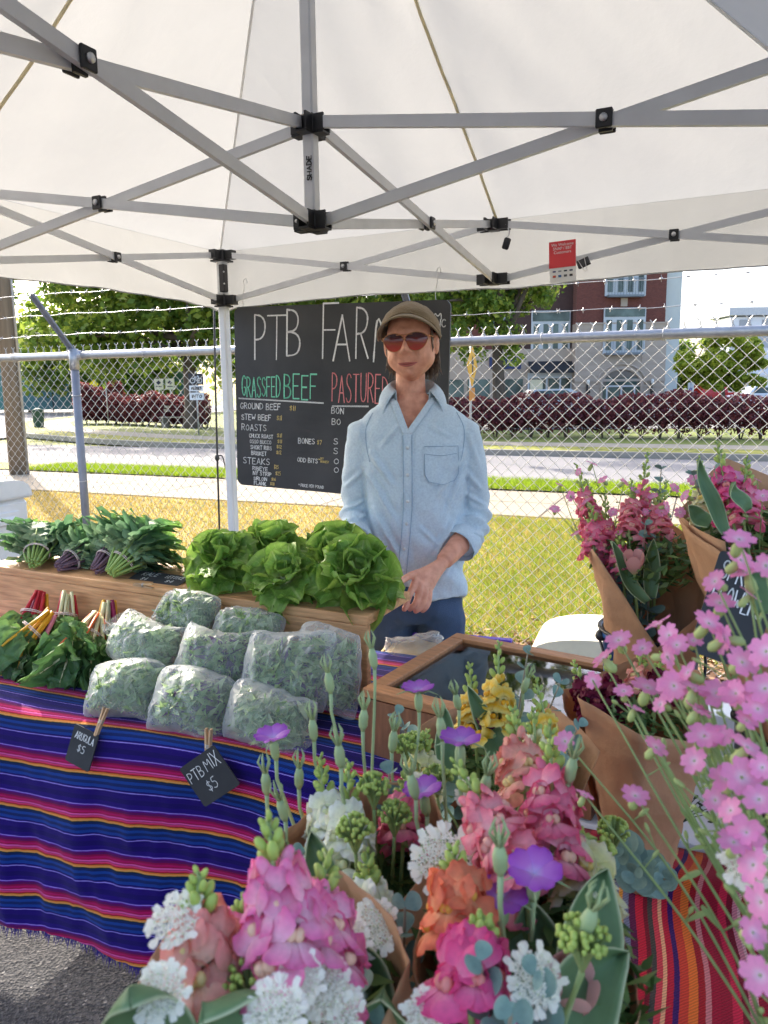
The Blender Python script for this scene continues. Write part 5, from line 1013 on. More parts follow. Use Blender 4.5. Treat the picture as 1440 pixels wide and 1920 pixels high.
# lips, stubble-free smile
mb = MB(); Lp = lambda x, dz, dy: HM @ (Vector((x, 0, -.074+5.0*x*x+dz))+Vector((0, head_pt(math.asin(max(-1, min(1, x/.066))), -.66).y-.004+dy, 0)))
for dz, r_, dy in ((.0035, .0032, -.001), (-.0045, .0042, -.001)):
    mb.tube([Lp(x, dz*(1-(abs(x)/.034)**2), dy) for x in np.linspace(-.031, .031, 13)], [r_*(1-.85*(abs(x)/.0315)**2) for x in np.linspace(-.031, .031, 13)], 6)
mb.build('lips', M('lip', c_(186, 100, 90), .45, .08), man); mb = MB(); mb.tube([Lp(x, 0.0, -.0028+.5*x*x*9) for x in np.linspace(-.036, .036, 13)], [.0015*(1-.6*(abs(x)/.036)**2) for x in np.linspace(-.036, .036, 13)], 5); mb.build('mouth_line', M('mouth_dark', c_(110, 50, 46), .6), man)
# ---------------------------------------------------------------- shirt
sh = MB()
T = [(.868, .016, .172, .116, 0), (.95, .018, .166, .113, 0), (1.05, .016, .163, .111, 0), (1.15, .013, .166, .112, 0), (1.25, .010, .178, .117, 0), (1.33, .010, .184, .117, 0), (1.40, .010, .190, .112, 0), (1.445, .008, .188, .101, .002), (1.485, .006, .178, .092, .008), (1.516, .004, .146, .082, .012), (1.54, .003, .098, .073, .016), (1.562, .003, .076, .067, .018)]
loft(sh, [((xc, yc, z), (w_, 0, 0), (0, d, 0)) for z, xc, w_, d, yc in T], 40, .84)
limb(sh, [(.166, .0, 1.437), (.203, .012, 1.31), (.219, .03, 1.15), (.203, -.022, 1.092), (.162, -.088, 1.058)], [.066, .055, .051, .052, .050], 20)
limb(sh, [(-.153, .0, 1.44), (-.187, .016, 1.31), (-.202, .035, 1.155), (-.205, -.02, 1.105), (-.20, -.098, 1.078)], [.066, .055, .051, .052, .050], 20)
sme = remesh(sh, .0062, 7, .5)
co = np.zeros(len(sme.vertices)*3, 'f'); sme.vertices.foreach_get('co', co); co = co.reshape(-1, 3); nr = np.zeros(len(sme.vertices)*3, 'f'); sme.vertices.foreach_get('normal', nr); nr = nr.reshape(-1, 3)
CRS = [(.165, 1.37, .06, 1.20, .012, .012), (.17, 1.33, .10, 1.14, .010, .010), (-.14, 1.37, -.06, 1.25, .012, .011), (-.15, 1.30, -.05, 1.12, .011, .012), (-.13, 1.18, -.04, 1.00, .012, .014), (-.16, 1.10, -.07, .95, .010, .012), (.15, 1.16, .05, .98, .012, .012), (.17, 1.05, .08, .93, .011, .010), (.02, 1.12, .10, 1.04, .009, .008), (-.10, 1.06, -.045, .97, .008, .009),
       (.185, 1.30, .245, 1.22, .011, .010), (.19, 1.22, .26, 1.17, .009, .011), (.175, 1.14, .25, 1.12, .009, .012), (.17, 1.10, .24, 1.08, .008, .010), (.19, 1.42, .23, 1.30, .012, .007), (-.18, 1.30, -.24, 1.24, .011, .010), (-.17, 1.20, -.25, 1.16, .009, .012), (-.16, 1.15, -.25, 1.12, .009, .012), (-.05, 1.46, -.12, 1.38, .010, .006), (.06, 1.46, .13, 1.42, .010, .006)]
for i in range(len(co)):
    x, y, z = co[i]; d = 0
    arm = abs(x-.01) > .185
    if not arm:
        d += .008*math.sin((z*1.0+x*1.3)*42+2.5*fbm(x*5, z*4, 1))*max(0, min(1, (1.22-z)*4))*.7           # waist drag lines
        d += .012*abs(noise.noise(Vector((x*8+z*5, z*4-x*6, 3))))*max(0, min(1, (1.42-z)*5))
        d += .008*math.sin(x*30+z*6)*max(0, 1.0-z)*2.2                                                  # skirt flare
        d += .007*fbm(x*9, z*6, 2)
    else:
        q = math.exp(-((z-1.12)/.09)**2); d += .009*math.sin(z*85+y*60+x*40+1.5*fbm(x*8, z*8, 5))*q+.012*abs(noise.noise(Vector((x*12, z*9+y*8, 7))))+.003*fbm(x*14, z*10, y*9)
    if y < .06:
        for x0, z0, x1, z1, w_, am in CRS:
            L2 = (x1-x0)**2+(z1-z0)**2; t = max(0, min(1, ((x-x0)*(x1-x0)+(z-z0)*(z1-z0))/L2)); q = math.hypot(x-lerp(x0, x1, t), z-lerp(z0, z1, t))
            w_ *= .75
            if q < w_*3: d += am*math.exp(-(q/w_)**2)*math.sin(PI*min(1, .12+t*.9))-am*.6*math.exp(-((q-w_*1.6)/w_)**2)*math.sin(PI*min(1, .12+t*.9))
    co[i] += nr[i]*d
sme.vertices.foreach_set('co', co.ravel()); sme.update()
bvh = BVHTree.FromPolygons([tuple(p) for p in co], [tuple(p.vertices) for p in sme.polygons])
def on_shirt(x, z, off=.003, y0=-.6):
    h_ = bvh.ray_cast(Vector((x, y0, z)), Vector((0, 1, 0)));
    if h_[0] is None: return Vector((x, -.1, z))
    return h_[0]+Vector((0, -off, 0))
# open the collar V and the cuffs
VB = Vector((-.020, 1.438)); bm = bmesh.new(); bm.from_mesh(sme); kill = []
for f in bm.faces:
    c = f.calc_center_median()
    if c.y < .03 and c.z > VB.y and abs(c.x-lerp(VB.x, .0, min(1, (c.z-VB.y)/.1))) < (c.z-VB.y)*.56: kill.append(f)
    elif c.z < .872 and f.normal.z < -.6: kill.append(f)
    elif c.z > 1.552: kill.append(f)
    elif c.z < .915-.0 and c.y < 0 and abs(c.x+.028) < (.955-c.z)*.28 and c.z < .955: kill.append(f)
bmesh.ops.delete(bm, geom=kill, context='FACES'); bm.to_mesh(sme); bm.free()
m_den = M('denim_shirt', c_(206, 222, 234), .9, .05, 150, .5, 520, spec=.15, c2=c_(214, 229, 238))
m_den2 = M('denim_stitch', c_(158, 182, 204), .9, .1, 60, .3, 400)
sme.materials.append(m_den); so = bpy.data.objects.new('shirt', sme); col.objects.link(so); so.parent = man; solid(so, .0016, -1)
# button placket, buttons, pocket, seams
plx = lambda z: VB.x+(-.028)*max(0, (1.2-z)/.3)**1.2*1.0 if z < 1.2 else VB.x+.004*(1.44-z)/.24*0
mb = MB(); zs_ = np.linspace(1.436, .872, 44)
mb.grid(lambda u, v: on_shirt(plx(lerp(1.436, .90, v))+(u-.5)*.034, lerp(1.436, .90, v), .0045 if .04 < u < .96 else .0015), 8, 60); pk = mb.build('placket', m_den, so)
for e in (-1, 1): mb = MB(); mb.tube([on_shirt(plx(z)+e*.0145, z, .0058) for z in np.linspace(1.43, .905, 60)], .0011, 4); mb.build('stitching', m_den2, so)
for z in (1.389, 1.300, 1.211, 1.135, 1.048, .975):
    p = on_shirt(plx(z), z, .006); mb = MB(); mb.tube([p, p+Vector((0, -.0028, 0))], .0056, 10); mb.ball(p+Vector((0, -.003, 0)), (.004, .0012, .004), 8, 4); mb.build('button', M('shirt_button', c_(226, 228, 228), .35), so)
pc = [(.036, 1.392), (.150, 1.392), (.152, 1.30), (.138, 1.276), (.093, 1.266), (.05, 1.276), (.037, 1.30)]
mb = MB(); mb.grid(lambda u, v: on_shirt(lerp(.037, .151, u)+(0 if v < .75 else (.5-u)*.10*(v-.75)*1.2), lerp(1.392, 1.27, v)-.006*math.sin(PI*u)*(v > .8), .0042), 14, 14); mb.build('pocket', m_den, so)
for line_, in ((pc+[pc[0]],), ([(.04, 1.368), (.09, 1.362), (.148, 1.368)],)):
    P = catmull([(x, 0, z) for x, z in line_], 5) if len(line_) < 5 else [Vector((x, 0, z)) for x, z in line_]
    Q = []
    for a, b in zip(P, P[1:]):
        for t in (0, .25, .5, .75): q = a.lerp(b, t); Q.append(on_shirt(q.x, q.z, .0058))
    mb = MB(); mb.tube(Q, .0010, 4); mb.build('stitching', m_den2, so)
for sx in (-1, 1):
    def lap(u, v, sx=sx):
        z = lerp(VB.y-.004, 1.545, v); xx = lerp(VB.x, .0, min(1, (z-VB.y)/.1))+sx*((z-VB.y)*.56-.007+.026*u); p = on_shirt(xx, z, .0035)
        if p.y > .0: p.y = -.03
        return p
    mb = MB(); mb.grid(lap, 4, 18); solid(mb.build('collar_edge', m_den, so), .002)
for sx, xs in ((1, [(.150, 1.503), (.172, 1.45), (.170, 1.39), (.158, 1.34)]), (-1, [(-.135, 1.503), (-.158, 1.45), (-.156, 1.39), (-.146, 1.34)])):
    mb = MB(); mb.tube([on_shirt(p.x, p.z, .0012) for p in catmull([(x, 0, z) for x, z in xs], 8)], .0014, 4); mb.build('seam', m_den2, so)
# collar: stands round the neck, folds over to two points
def collar(sx):
    mb = MB()
    def f(u, v):
        a = lerp(PI, R(46), u); cx, cy = .002, .018; rx, ry = .068+.006*u, .064+.008*u
        base = Vector((cx+sx*rx*math.sin(a), cy-ry*math.cos(a), lerp(1.578, 1.532, u**2)))
        top = base+Vector((sx*.004*math.sin(a), -.004*math.cos(a), lerp(.038, .044, u)))
        tip = base+Vector((sx*lerp(.012, .036, u**2)*1.0+sx*.02*math.sin(a), -.02*math.cos(a)*lerp(1, .9, u)-.020*u**2, lerp(-.012, -.046, u**2.5)))
        if v < .4: return base.lerp(top, v/.4)
        t = (v-.4)/.6; return top.lerp(tip, t)+Vector((sx*math.sin(a), -math.cos(a), .3))*.010*math.sin(PI*t)
    mb.grid(f, 22, 10); return solid(mb.build('collar', m_den, so), .0022)
collar(1); collar(-1)
for (ctr, d, r_) in (((.158, -.094, 1.056), (-.55, -.78, -.32), .056), ((-.199, -.105, 1.077), (.08, -.97, -.22), .055)):
    d = Vector(d).normalized(); x = d.cross(Vector((0, 0, 1))).normalized(); y = x.cross(d); mb = MB(); ctr = Vector(ctr)
    mb.grid(lambda u, v: ctr+d*(.014-.062*v)+(x*math.cos(2*PI*u)+y*math.sin(2*PI*u))*(r_+.006*math.sin(PI*v)+.005*fbm(u*6, v*3, 2)+.004*math.sin(u*13)*(1-v)), 28, 6, True); mb.grid(lambda u, v: ctr+d*(.014-.03*v)+(x*math.cos(2*PI*u)+y*math.sin(2*PI*u))*(r_-.008*v), 28, 2, True); mb.build('cuff', m_den, so)
# ---------------------------------------------------------------- jeans, belt area, shoes
je = MB(); loft(je, [((.014, 0, z), (w_, 0, 0), (0, d, 0)) for z, w_, d in ((1.0, .150, .098), (.93, .158, .104), (.86, .166, .108), (.80, .168, .104), (.77, .160, .09))], 30, .88)
for sx, xo in ((-1, -.092), (1, .104)): limb(je, [(xo*.86, 0, .84), (xo, -.005, .66), (xo*1.06, -.005, .45), (xo*1.1, .01, .25), (xo*1.12, .02, .06)], [.092, .084, .068, .062, .064], 20)
jme = remesh(je, .009, 5, .5)
for v in jme.vertices: v.co += v.normal*(.006*fbm(v.co.x*9, v.co.y*9, v.co.z*7)+.003*math.sin(v.co.z*60+v.co.x*30)*(1 if v.co.z > .65 else .5))
jme.materials.append(M('jeans', c_(44, 62, 88), .8, .2, 7, .4, 300, c2=c_(60, 82, 112))); jo = bpy.data.objects.new('jeans', jme); col.objects.link(jo); jo.parent = man
for sx, xo in ((-1, -.103), (1, .117)):
    mb = MB(); loft(mb, [((xo, -.06-.03*0, .05), (.045, 0, 0), (0, .14, 0)), ((xo, -.06, .0), (.05, 0, 0), (0, .145, 0))][::-1], 18); loft(mb, [((xo, -.06, .05), (.045, 0, 0), (0, .14, 0)), ((xo, -.01, .1), (.042, 0, 0), (0, .075, 0))], 18); mb.build('shoe', M('shoe_leather', c_(80, 58, 44), .6), man)
# ring
mb = MB(); mb.tube([Vector((.022, -.335, .934))+Vector((.009*math.cos(a), .006*math.cos(a)*.4+.004*math.sin(a), .0095*math.sin(a))) for a in np.linspace(0, 2*PI, 13)], .0014, 5); mb.build('ring', M('gold', c_(225, 190, 120), .25, .05, metal=.9), man)
# ---------------------------------------------------------------- sunglasses
sg_ = MB()
def lens_out(t, s=1): # aviator outline, t 0..2pi, centred
    a = t; x = .0325*math.cos(a)*(1+.08*math.sin(a)); z = .0275*math.sin(a); z *= 1.14 if z < 0 else .92; x += .0035*math.cos(a)*(z > 0)-.002*(z < 0)*(-z/.02); return Vector((x*s, 0, z*s))
gm = ramp_uv('lens_red', [(0, c_(184, 66, 50)), (.4, c_(140, 40, 34)), (.7, c_(66, 22, 24)), (1, c_(34, 18, 20))], 1, rough=.1, spec=.45); glm = HM @ Matrix.Translation((0, -.100, .000)); 
gl = bpy.data.objects.new('sunglasses', None); col.objects.link(gl); gl.parent = man
for sx in (-1, 1):
    C_ = Vector((sx*.0365, .0, -.004)); bend = lambda p: glm @ (Vector((p.x, p.y+.010*(abs(p.x)/.06)**2*1.3-.003, p.z))+Vector((0, -.008, 0)))
    mb = MB(); n = 28; ring = [lens_out(2*PI*i/n) for i in range(n)]; vs_ = [bend(C_)+HR @ Vector((0, -.003, 0))]
    for k in (.5, 1): vs_ += [bend(C_+Vector((p.x*sx*k, -.003*(1-k*k), p.z*k))) for p in ring]
    fs = [(0, 1+i, 1+(i+1) % n) for i in range(n)]+[(1+i, 1+n+i, 1+n+(i+1) % n, 1+(i+1) % n) for i in range(n)]; mb.add(vs_, fs, [(.5, .5)]+[(.5, .5+p.z*k/.058) for k in (.5, 1) for p in ring]); lo_ = mb.build('lens', gm, man); 
    mb = MB(); mb.tube([bend(C_+Vector((p.x*sx, 0, p.z))) for p in ring+[ring[0]]], .0013, 6); mb.build('frame', M('frame_gold', c_(190, 130, 90), .3, .05, metal=.8), man)
    mb = MB(); mb.tube([bend(Vector((sx*.0635, 0, .010))), HM @ Vector((sx*.0755, -.075, .010)), HM @ Vector((sx*.0795, -.02, .008)), HM @ Vector((sx*.080, .02, .004))], .0016, 6); mb.build('temple', MATS['frame_gold'], man)
mb = MB(); mb.tube([bend(Vector((x, -.002, .0155))) for x in np.linspace(-.026, .026, 7)], .0013, 6); mb.tube([bend(Vector((x, -.003, .004-.002*math.cos(x*120)))) for x in np.linspace(-.007, .007, 5)], .0014, 6); mb.build('bridge', MATS['frame_gold'], man)
bpy.data.objects.remove(gl)
# ---------------------------------------------------------------- hair and flat cap
rr = random.Random(8); mb = MB()
for i in range(520):
    az = R(rr.uniform(104, 256)); sid = math.sin(az); el0 = R(rr.uniform(2, 30)); p0 = head_pt(az, el0)*1.02; back = (1-math.cos(az))/2
    ln = lerp(.055, .135, min(1, max(0, (back-.35)*2.2)))*rr.uniform(.75, 1.1); out = Vector((math.sin(az), -math.cos(az), 0))
    pts = [p0, p0+out*.010+Vector((0, 0, -ln*.35)), p0+out*(.010+rr.uniform(-.004, .006))+Vector((0, .004, -ln*.7)), p0+out*(.006+rr.uniform(-.006, .014))+Vector((rr.uniform(-.006, .006), .0, -ln))]
    mb.tube([HM @ q for q in catmull(pts, 2)], [.0028, .0028, .0026, .0024, .002, .0014, .0006], 4)
for sx in (-1, 1):
    for i in range(26): x = sx*.0725; y = rr.uniform(-.035, -.008); z = rr.uniform(-.01, .04); mb.tube([HM @ Vector((x, y, z)), HM @ Vector((x+sx*.003, y+.002, z-.02)), HM @ Vector((x+sx*.001, y+.003, z-.04))], [.0022, .002, .0006], 4)
mb.build('hair', M('hair_brown', c_(92, 74, 60), .55, .3, 60, c2=c_(120, 104, 90)), man)
m_cap = M('cap_cloth', c_(128, 108, 80), .85, .10, 16, .4, 220, sheen=.3, spec=.2, c2=c_(140, 120, 92))
def cap_pt(u, v):
    az = 2*PI*u-PI; fr = max(0, math.cos(az)); e0 = lerp(R(3), R(37), fr**1.1)-R(6)*max(0, -math.cos(az)); el = lerp(e0, PI/2-.01, v**.9)
    d = Vector((math.sin(az)*math.cos(el), -math.cos(az)*math.cos(el), math.sin(el)))
    r_ = Vector((.0975, .122+.006*fr, .124)); b = 1+.10*math.sin(PI*min(1, v*1.15))*(.5+.5*abs(math.sin(az))); p = Vector((d.x*r_.x*b, d.y*r_.y*b, d.z*r_.z))
    p.z -= .022*max(0, -d.y)*max(0, math.sin(el))**.5*0+.014*v*(1-v); p.z += .004+.003*fbm(az*3, v*4, 2)
    return HM @ (p+Vector((0, .004, 0)))
mb = MB(); mb.grid(cap_pt, 48, 20, True); cp_ = mb.build('cap', m_cap, man); solid(cp_, .003, -1)
def brim(u, v):
    az = lerp(R(-82), R(82), u); a0 = max(.0, math.cos(az)); e = R(lerp(-2, 35, a0**1.1)); d = Vector((math.sin(az)*math.cos(e), -math.cos(az)*math.cos(e), math.sin(e)))
    p = Vector((d.x*.098, d.y*.122, d.z*.118+.006)); ext = .046*(a0**.7)*v; p += Vector((math.sin(az)*.25*ext, -ext, -.006*v*v-.12*ext)); p.z += .004; return HM @ p
mb = MB(); mb.grid(brim, 28, 8); bo_ = mb.build('brim', m_cap, cp_); solid(bo_, .005)
mb = MB(); mb.tube([cap_pt(i/48, 0)+Vector((0, 0, .004)) for i in range(49)], .0035, 6); mb.build('cap_band', m_cap, cp_)
# ================================================================ bouquets on the right hand table
# flower head positions in metres
SNAP = {'A': [((-0.073, 0.424, 1.325), (-0.055, 0.379, 1.258), 'pink', 8), ((-0.041, 0.458, 1.278), (-0.041, 0.399, 1.234), 'pink', 6), ((-0.11, 0.401, 1.303), (-0.105, 0.383, 1.245), 'blush', 5), ((-0.093, 0.445, 1.253), (-0.092, 0.399, 1.228), 'pink', 6)], 'B': [((-0.035, 0.656, 1.239), (-0.035, 0.586, 1.163), 'white', 9), ((-0.065, 0.692, 1.226), (-0.052, 0.633, 1.162), 'white', 7), ((0.018, 0.687, 1.211), (0.014, 0.639, 1.168), 'rose', 6), ((-0.016, 0.551, 1.216), (-0.016, 0.512, 1.18), 'white', 4)], 'C': [((0.055, 0.565, 1.285), (0.096, 0.482, 1.236), 'coral', 9), ((0.138, 0.603, 1.298), (0.123, 0.515, 1.221), 'rose', 9), ((0.121, 0.686, 1.276), (0.122, 0.618, 1.231), 'blush', 4), ((0.046, 0.484, 1.264), (0.047, 0.444, 1.225), 'peach', 6), ((0.058, 0.418, 1.26), (0.047, 0.393, 1.227), 'hot', 6), ((0.149, 0.544, 1.237), (0.146, 0.511, 1.206), 'cream', 6)], 'D': [((0.146, 0.935, 1.257), (0.135, 0.874, 1.158), 'yellow', 7), ((0.11, 0.949, 1.223), (0.111, 0.898, 1.154), 'yellow', 4), ((0.19, 0.913, 1.218), (0.196, 0.853, 1.14), 'yellow', 4), ((0.047, 0.83, 1.187), (0.038, 0.787, 1.144), 'cream', 3), ((0.159, 0.773, 1.237), (0.151, 0.73, 1.192), 'cream', 2)], 'E': [((0.307, 1.183, 1.138), (0.32, 1.11, 1.078), 'burgundy', 8), ((0.372, 1.21, 1.141), (0.357, 1.123, 1.08), 'burgundy', 7), ((0.431, 1.215, 1.148), (0.395, 1.138, 1.091), 'blush', 6), ((0.458, 1.203, 1.142), (0.425, 1.129, 1.095), 'burgundy', 5)], 'F': [((0.467, 1.415, 1.407), (0.437, 1.324, 1.313), 'coral', 9), ((0.387, 1.391, 1.361), (0.379, 1.335, 1.282), 'rose', 8), ((0.42, 1.332, 1.321), (0.417, 1.298, 1.261), 'rose', 6), ((0.384, 1.504, 1.429), (0.397, 1.424, 1.325), 'rose', 5), ((0.512, 1.397, 1.388), (0.494, 1.338, 1.319), 'coral', 7), ((0.51, 1.458, 1.455), (0.475, 1.396, 1.308), 'rose', 9), ((0.421, 1.425, 1.376), (0.409, 1.353, 1.257), 'rose', 9), ((0.404, 1.496, 1.398), (0.415, 1.409, 1.275), 'rose', 6), ((0.56, 1.488, 1.397), (0.502, 1.385, 1.3), 'blush', 6)], 'G': [((0.503, 1.141, 1.495), (0.5, 1.076, 1.4), 'hot', 8), ((0.54, 1.122, 1.473), (0.515, 1.066, 1.386), 'rose', 8), ((0.507, 1.213, 1.465), (0.493, 1.13, 1.375), 'cream', 5)]}
LACE = {'A': [(-0.12, 0.385, 1.284), (-0.114, 0.334, 1.285), (-0.027, 0.437, 1.231), (-0.036, 0.375, 1.251), (-0.057, 0.336, 1.271), (-0.011, 0.473, 1.211), (-0.049, 0.361, 1.267), (-0.027, 0.367, 1.242)], 'C': [(0.041, 0.513, 1.234), (0.021, 0.382, 1.227), (0.083, 0.387, 1.243), (0.029, 0.714, 1.179), (0.081, 0.691, 1.185)], 'H': [(0.197, 0.379, 1.32)]}
COCK = {'B': [(-0.11, 0.704, 1.217), (0.036, 0.785, 1.23)], 'C': [(0.064, 0.616, 1.253), (0.097, 0.46, 1.24), (0.078, 0.469, 1.214), (0.036, 0.633, 1.198)]}
CKBUD = {'B': [(-0.058, 0.755, 1.265), (-0.012, 0.785, 1.28), (-0.073, 0.716, 1.231), (-0.087, 0.694, 1.192), (-0.094, 0.644, 1.188), (-0.024, 0.723, 1.238), (0.005, 0.714, 1.219), (-0.115, 0.671, 1.199), (-0.04, 0.618, 1.254)], 'C': [(0.109, 0.381, 1.275), (0.053, 0.672, 1.251), (0.077, 0.567, 1.251), (0.145, 0.563, 1.267), (0.025, 0.606, 1.23), (0.069, 0.423, 1.285)], 'D': [(0.088, 0.865, 1.197), (0.173, 0.908, 1.199)]}
EUC = {'A': [(0.012, 0.497, 1.209), (-0.017, 0.419, 1.209)], 'B': [(0.002, 0.687, 1.211), (-0.074, 0.615, 1.175)], 'C': [(0.051, 0.382, 1.261), (0.08, 0.374, 1.258), (0.064, 0.349, 1.257)], 'D': [(0.014, 0.894, 1.179), (0.185, 0.943, 1.239), (0.219, 0.904, 1.214), (0.233, 0.862, 1.176), (0.029, 0.85, 1.157), (0.197, 0.78, 1.177)], 'E': [(0.253, 0.708, 1.085), (0.298, 0.736, 1.059), (0.223, 0.686, 1.13)], 'F': [(0.457, 1.302, 1.341), (0.443, 1.296, 1.29), (0.479, 1.31, 1.315), (0.516, 1.4, 1.428), (0.404, 1.302, 1.26)], 'G': [(0.473, 1.149, 1.446), (0.48, 1.093, 1.46)]}
UMB = {'A': [(-0.077, 0.372, 1.255)], 'B': [(-0.026, 0.559, 1.23), (0.006, 0.617, 1.208), (-0.012, 0.628, 1.228)], 'C': [(0.109, 0.38, 1.274), (0.05, 0.701, 1.197), (0.171, 0.565, 1.204), (0.021, 0.788, 1.188)], 'E': [(0.212, 0.652, 1.168)], 'D': [(0.033, 0.807, 1.182)]}
VAC = {'H': [(0.205, 0.547, 1.404), (0.216, 0.509, 1.404), (0.225, 0.492, 1.436), (0.241, 0.49, 1.457), (0.242, 0.486, 1.443), (0.184, 0.531, 1.344), (0.185, 0.508, 1.37), (0.194, 0.486, 1.38), (0.2, 0.458, 1.376), (0.207, 0.449, 1.39), (0.218, 0.442, 1.413), (0.179, 0.596, 1.359), (0.17, 0.592, 1.342), (0.145, 0.578, 1.296), (0.147, 0.523, 1.28), (0.164, 0.464, 1.313), (0.187, 0.43, 1.355), (0.207, 0.407, 1.375), (0.2, 0.377, 1.36), (0.185, 0.371, 1.339), (0.238, 0.494, 1.465), (0.184, 0.338, 1.328), (0.178, 0.332, 1.316), (0.177, 0.321, 1.302), (0.192, 0.494, 1.398), (0.213, 0.437, 1.395), (0.194, 0.403, 1.358), (0.229, 0.479, 1.482), (0.214, 0.412, 1.396), (0.226, 0.43, 1.424), (0.178, 0.538, 1.355), (0.218, 0.467, 1.419), (0.198, 0.393, 1.364), (0.192, 0.372, 1.344), (0.191, 0.477, 1.384), (0.196, 0.45, 1.379), (0.213, 0.437, 1.395), (0.202, 0.431, 1.37), (0.189, 0.493, 1.364), (0.2, 0.477, 1.393), (0.194, 0.434, 1.369), (0.218, 0.467, 1.419), (0.208, 0.391, 1.371), (0.191, 0.408, 1.342), (0.192, 0.372, 1.344), (0.194, 0.395, 1.343), (0.192, 0.363, 1.331), (0.18, 0.474, 1.342), (0.202, 0.503, 1.403), (0.19, 0.536, 1.389), (0.18, 0.561, 1.387), (0.201, 0.515, 1.406), (0.208, 0.412, 1.389), (0.219, 0.415, 1.407), (0.214, 0.482, 1.425), (0.195, 0.455, 1.391), (0.238, 0.461, 1.469), (0.219, 0.488, 1.452)], 'F': [(0.34, 1.449, 1.394), (0.326, 1.425, 1.351), (0.379, 1.463, 1.418), (0.383, 1.414, 1.367), (0.454, 1.419, 1.402), (0.456, 1.391, 1.36), (0.417, 1.43, 1.406), (0.42, 1.332, 1.321), (0.473, 1.352, 1.356), (0.403, 1.458, 1.434), (0.507, 1.342, 1.367), (0.466, 1.392, 1.39), (0.349, 1.351, 1.318), (0.423, 1.379, 1.352), (0.493, 1.371, 1.382), (0.499, 1.343, 1.357), (0.359, 1.442, 1.374), (0.399, 1.396, 1.35)], 'G': [(0.481, 1.195, 1.407), (0.492, 1.194, 1.433), (0.466, 1.176, 1.384), (0.492, 1.17, 1.411), (0.466, 1.203, 1.419), (0.531, 1.068, 1.447), (0.515, 1.018, 1.432), (0.512, 1.074, 1.424), (0.494, 1.133, 1.391), (0.504, 1.133, 1.424), (0.515, 1.098, 1.448), (0.494, 1.14, 1.439), (0.481, 1.169, 1.377)]}
TUL = {'A': [((-0.12, 0.343, 1.237), (-0.123, 0.318, 1.302)), ((-0.011, 0.443, 1.147), (-0.032, 0.459, 1.226)), ((-0.066, 0.358, 1.237), (-0.094, 0.337, 1.281)), ((-0.004, 0.421, 1.153), (-0.003, 0.421, 1.211))], 'B': [((-0.038, 0.537, 1.133), (-0.066, 0.591, 1.21))], 'C': [((0.12, 0.431, 1.18), (0.154, 0.494, 1.239)), ((0.096, 0.398, 1.197), (0.153, 0.447, 1.21)), ((0.097, 0.434, 1.178), (0.104, 0.489, 1.214))], 'D': [((0.146, 0.823, 1.129), (0.104, 0.901, 1.21)), ((0.078, 0.828, 1.121), (0.07, 0.894, 1.185))], 'F': [((0.446, 1.254, 1.215), (0.389, 1.276, 1.318)), ((0.461, 1.272, 1.219), (0.469, 1.293, 1.318))], 'G': [((0.452, 0.984, 1.387), (0.422, 1.011, 1.484)), ((0.475, 0.978, 1.416), (0.45, 0.974, 1.456)), ((0.394, 0.773, 1.342), (0.399, 0.787, 1.402)), ((0.474, 1.084, 1.38), (0.447, 1.1, 1.405))]}
def petal(mb, base, dirv, up, L_, W_, bend, ruf, mi=0, seed=0, n=5, notch=0, cup=.3):
    d = Vector(dirv).normalized(); u_ = Vector(up); u_ = (u_-d*u_.dot(d)).normalized(); s = d.cross(u_); base = Vector(base); pts = [Vector((0, 0, 0))]
    for k in range(n): a = bend*(k+.5)/n; pts.append(pts[-1]+(d*math.cos(a)+u_*math.sin(a))*L_/n)
    def f(x, v):
        e = x*2-1; k = min(int(v*n+1e-6), n-1); c = pts[k].lerp(pts[k+1], v*n-k); w_ = W_*max(.12, math.sin(PI*(.12+.74*v))**.7*(.45+.75*v)); a = bend*v; nn = u_*math.cos(a)-d*math.sin(a)
        tip = (d*math.cos(a)+u_*math.sin(a))*(-notch*L_*(1-abs(e))*(v > .9)-.10*L_*e*e*v)
        return base+c+s*(e*w_)+nn*(cup*w_*e*e+ruf*L_*v*math.sin(e*5.5+seed*2.1)*abs(v))+tip
    mb.grid(f, n, n, False, mi)
def snap_blossom(mat, thr, seed):
    mb = MB(); sd = seed
    mb.tube([(0, 0, 0), (0, .006, .0005), (0, .013, .001), (0, .018, .001)], [.0035, .0055, .0075, .0085], 8, 0, False)
    for sx in (-1, 1):
        petal(mb, (sx*.002, .015, .005), (sx*.42, .42, .85), (sx*.2, -1, .1), .0215, .0125, 1.0, .11, 0, sd+sx)
        petal(mb, (sx*.003, .016, -.003), (sx*.82, .5, -.35), (0, -.5, -.8), .0185, .0105, .95, .12, 0, sd+sx+5)
    petal(mb, (0, .016, -.004), (0, .8, -.55), (0, -.6, -.8), .0165, .0095, 1.1, .1, 0, sd+9)
    mb.ball((-.0024, .0172, -.001), (.0036, .0042, .0040), 8, 5, 1); mb.ball((.0024, .0172, -.001), (.0036, .0042, .0040), 8, 5, 1)
    mb.tube([(0, -.003, 0), (0, .003, 0)], [.0035, .0048], 6, 2)
    return mb.mesh('blossom', [mat, thr, m_stem])
m_stem = M('flower_stem', c_(150, 172, 106), .5, .15, 30, lucent=.1)
m_bud = M('green_bud', c_(176, 196, 96), .5, .15, 40, lucent=.2)
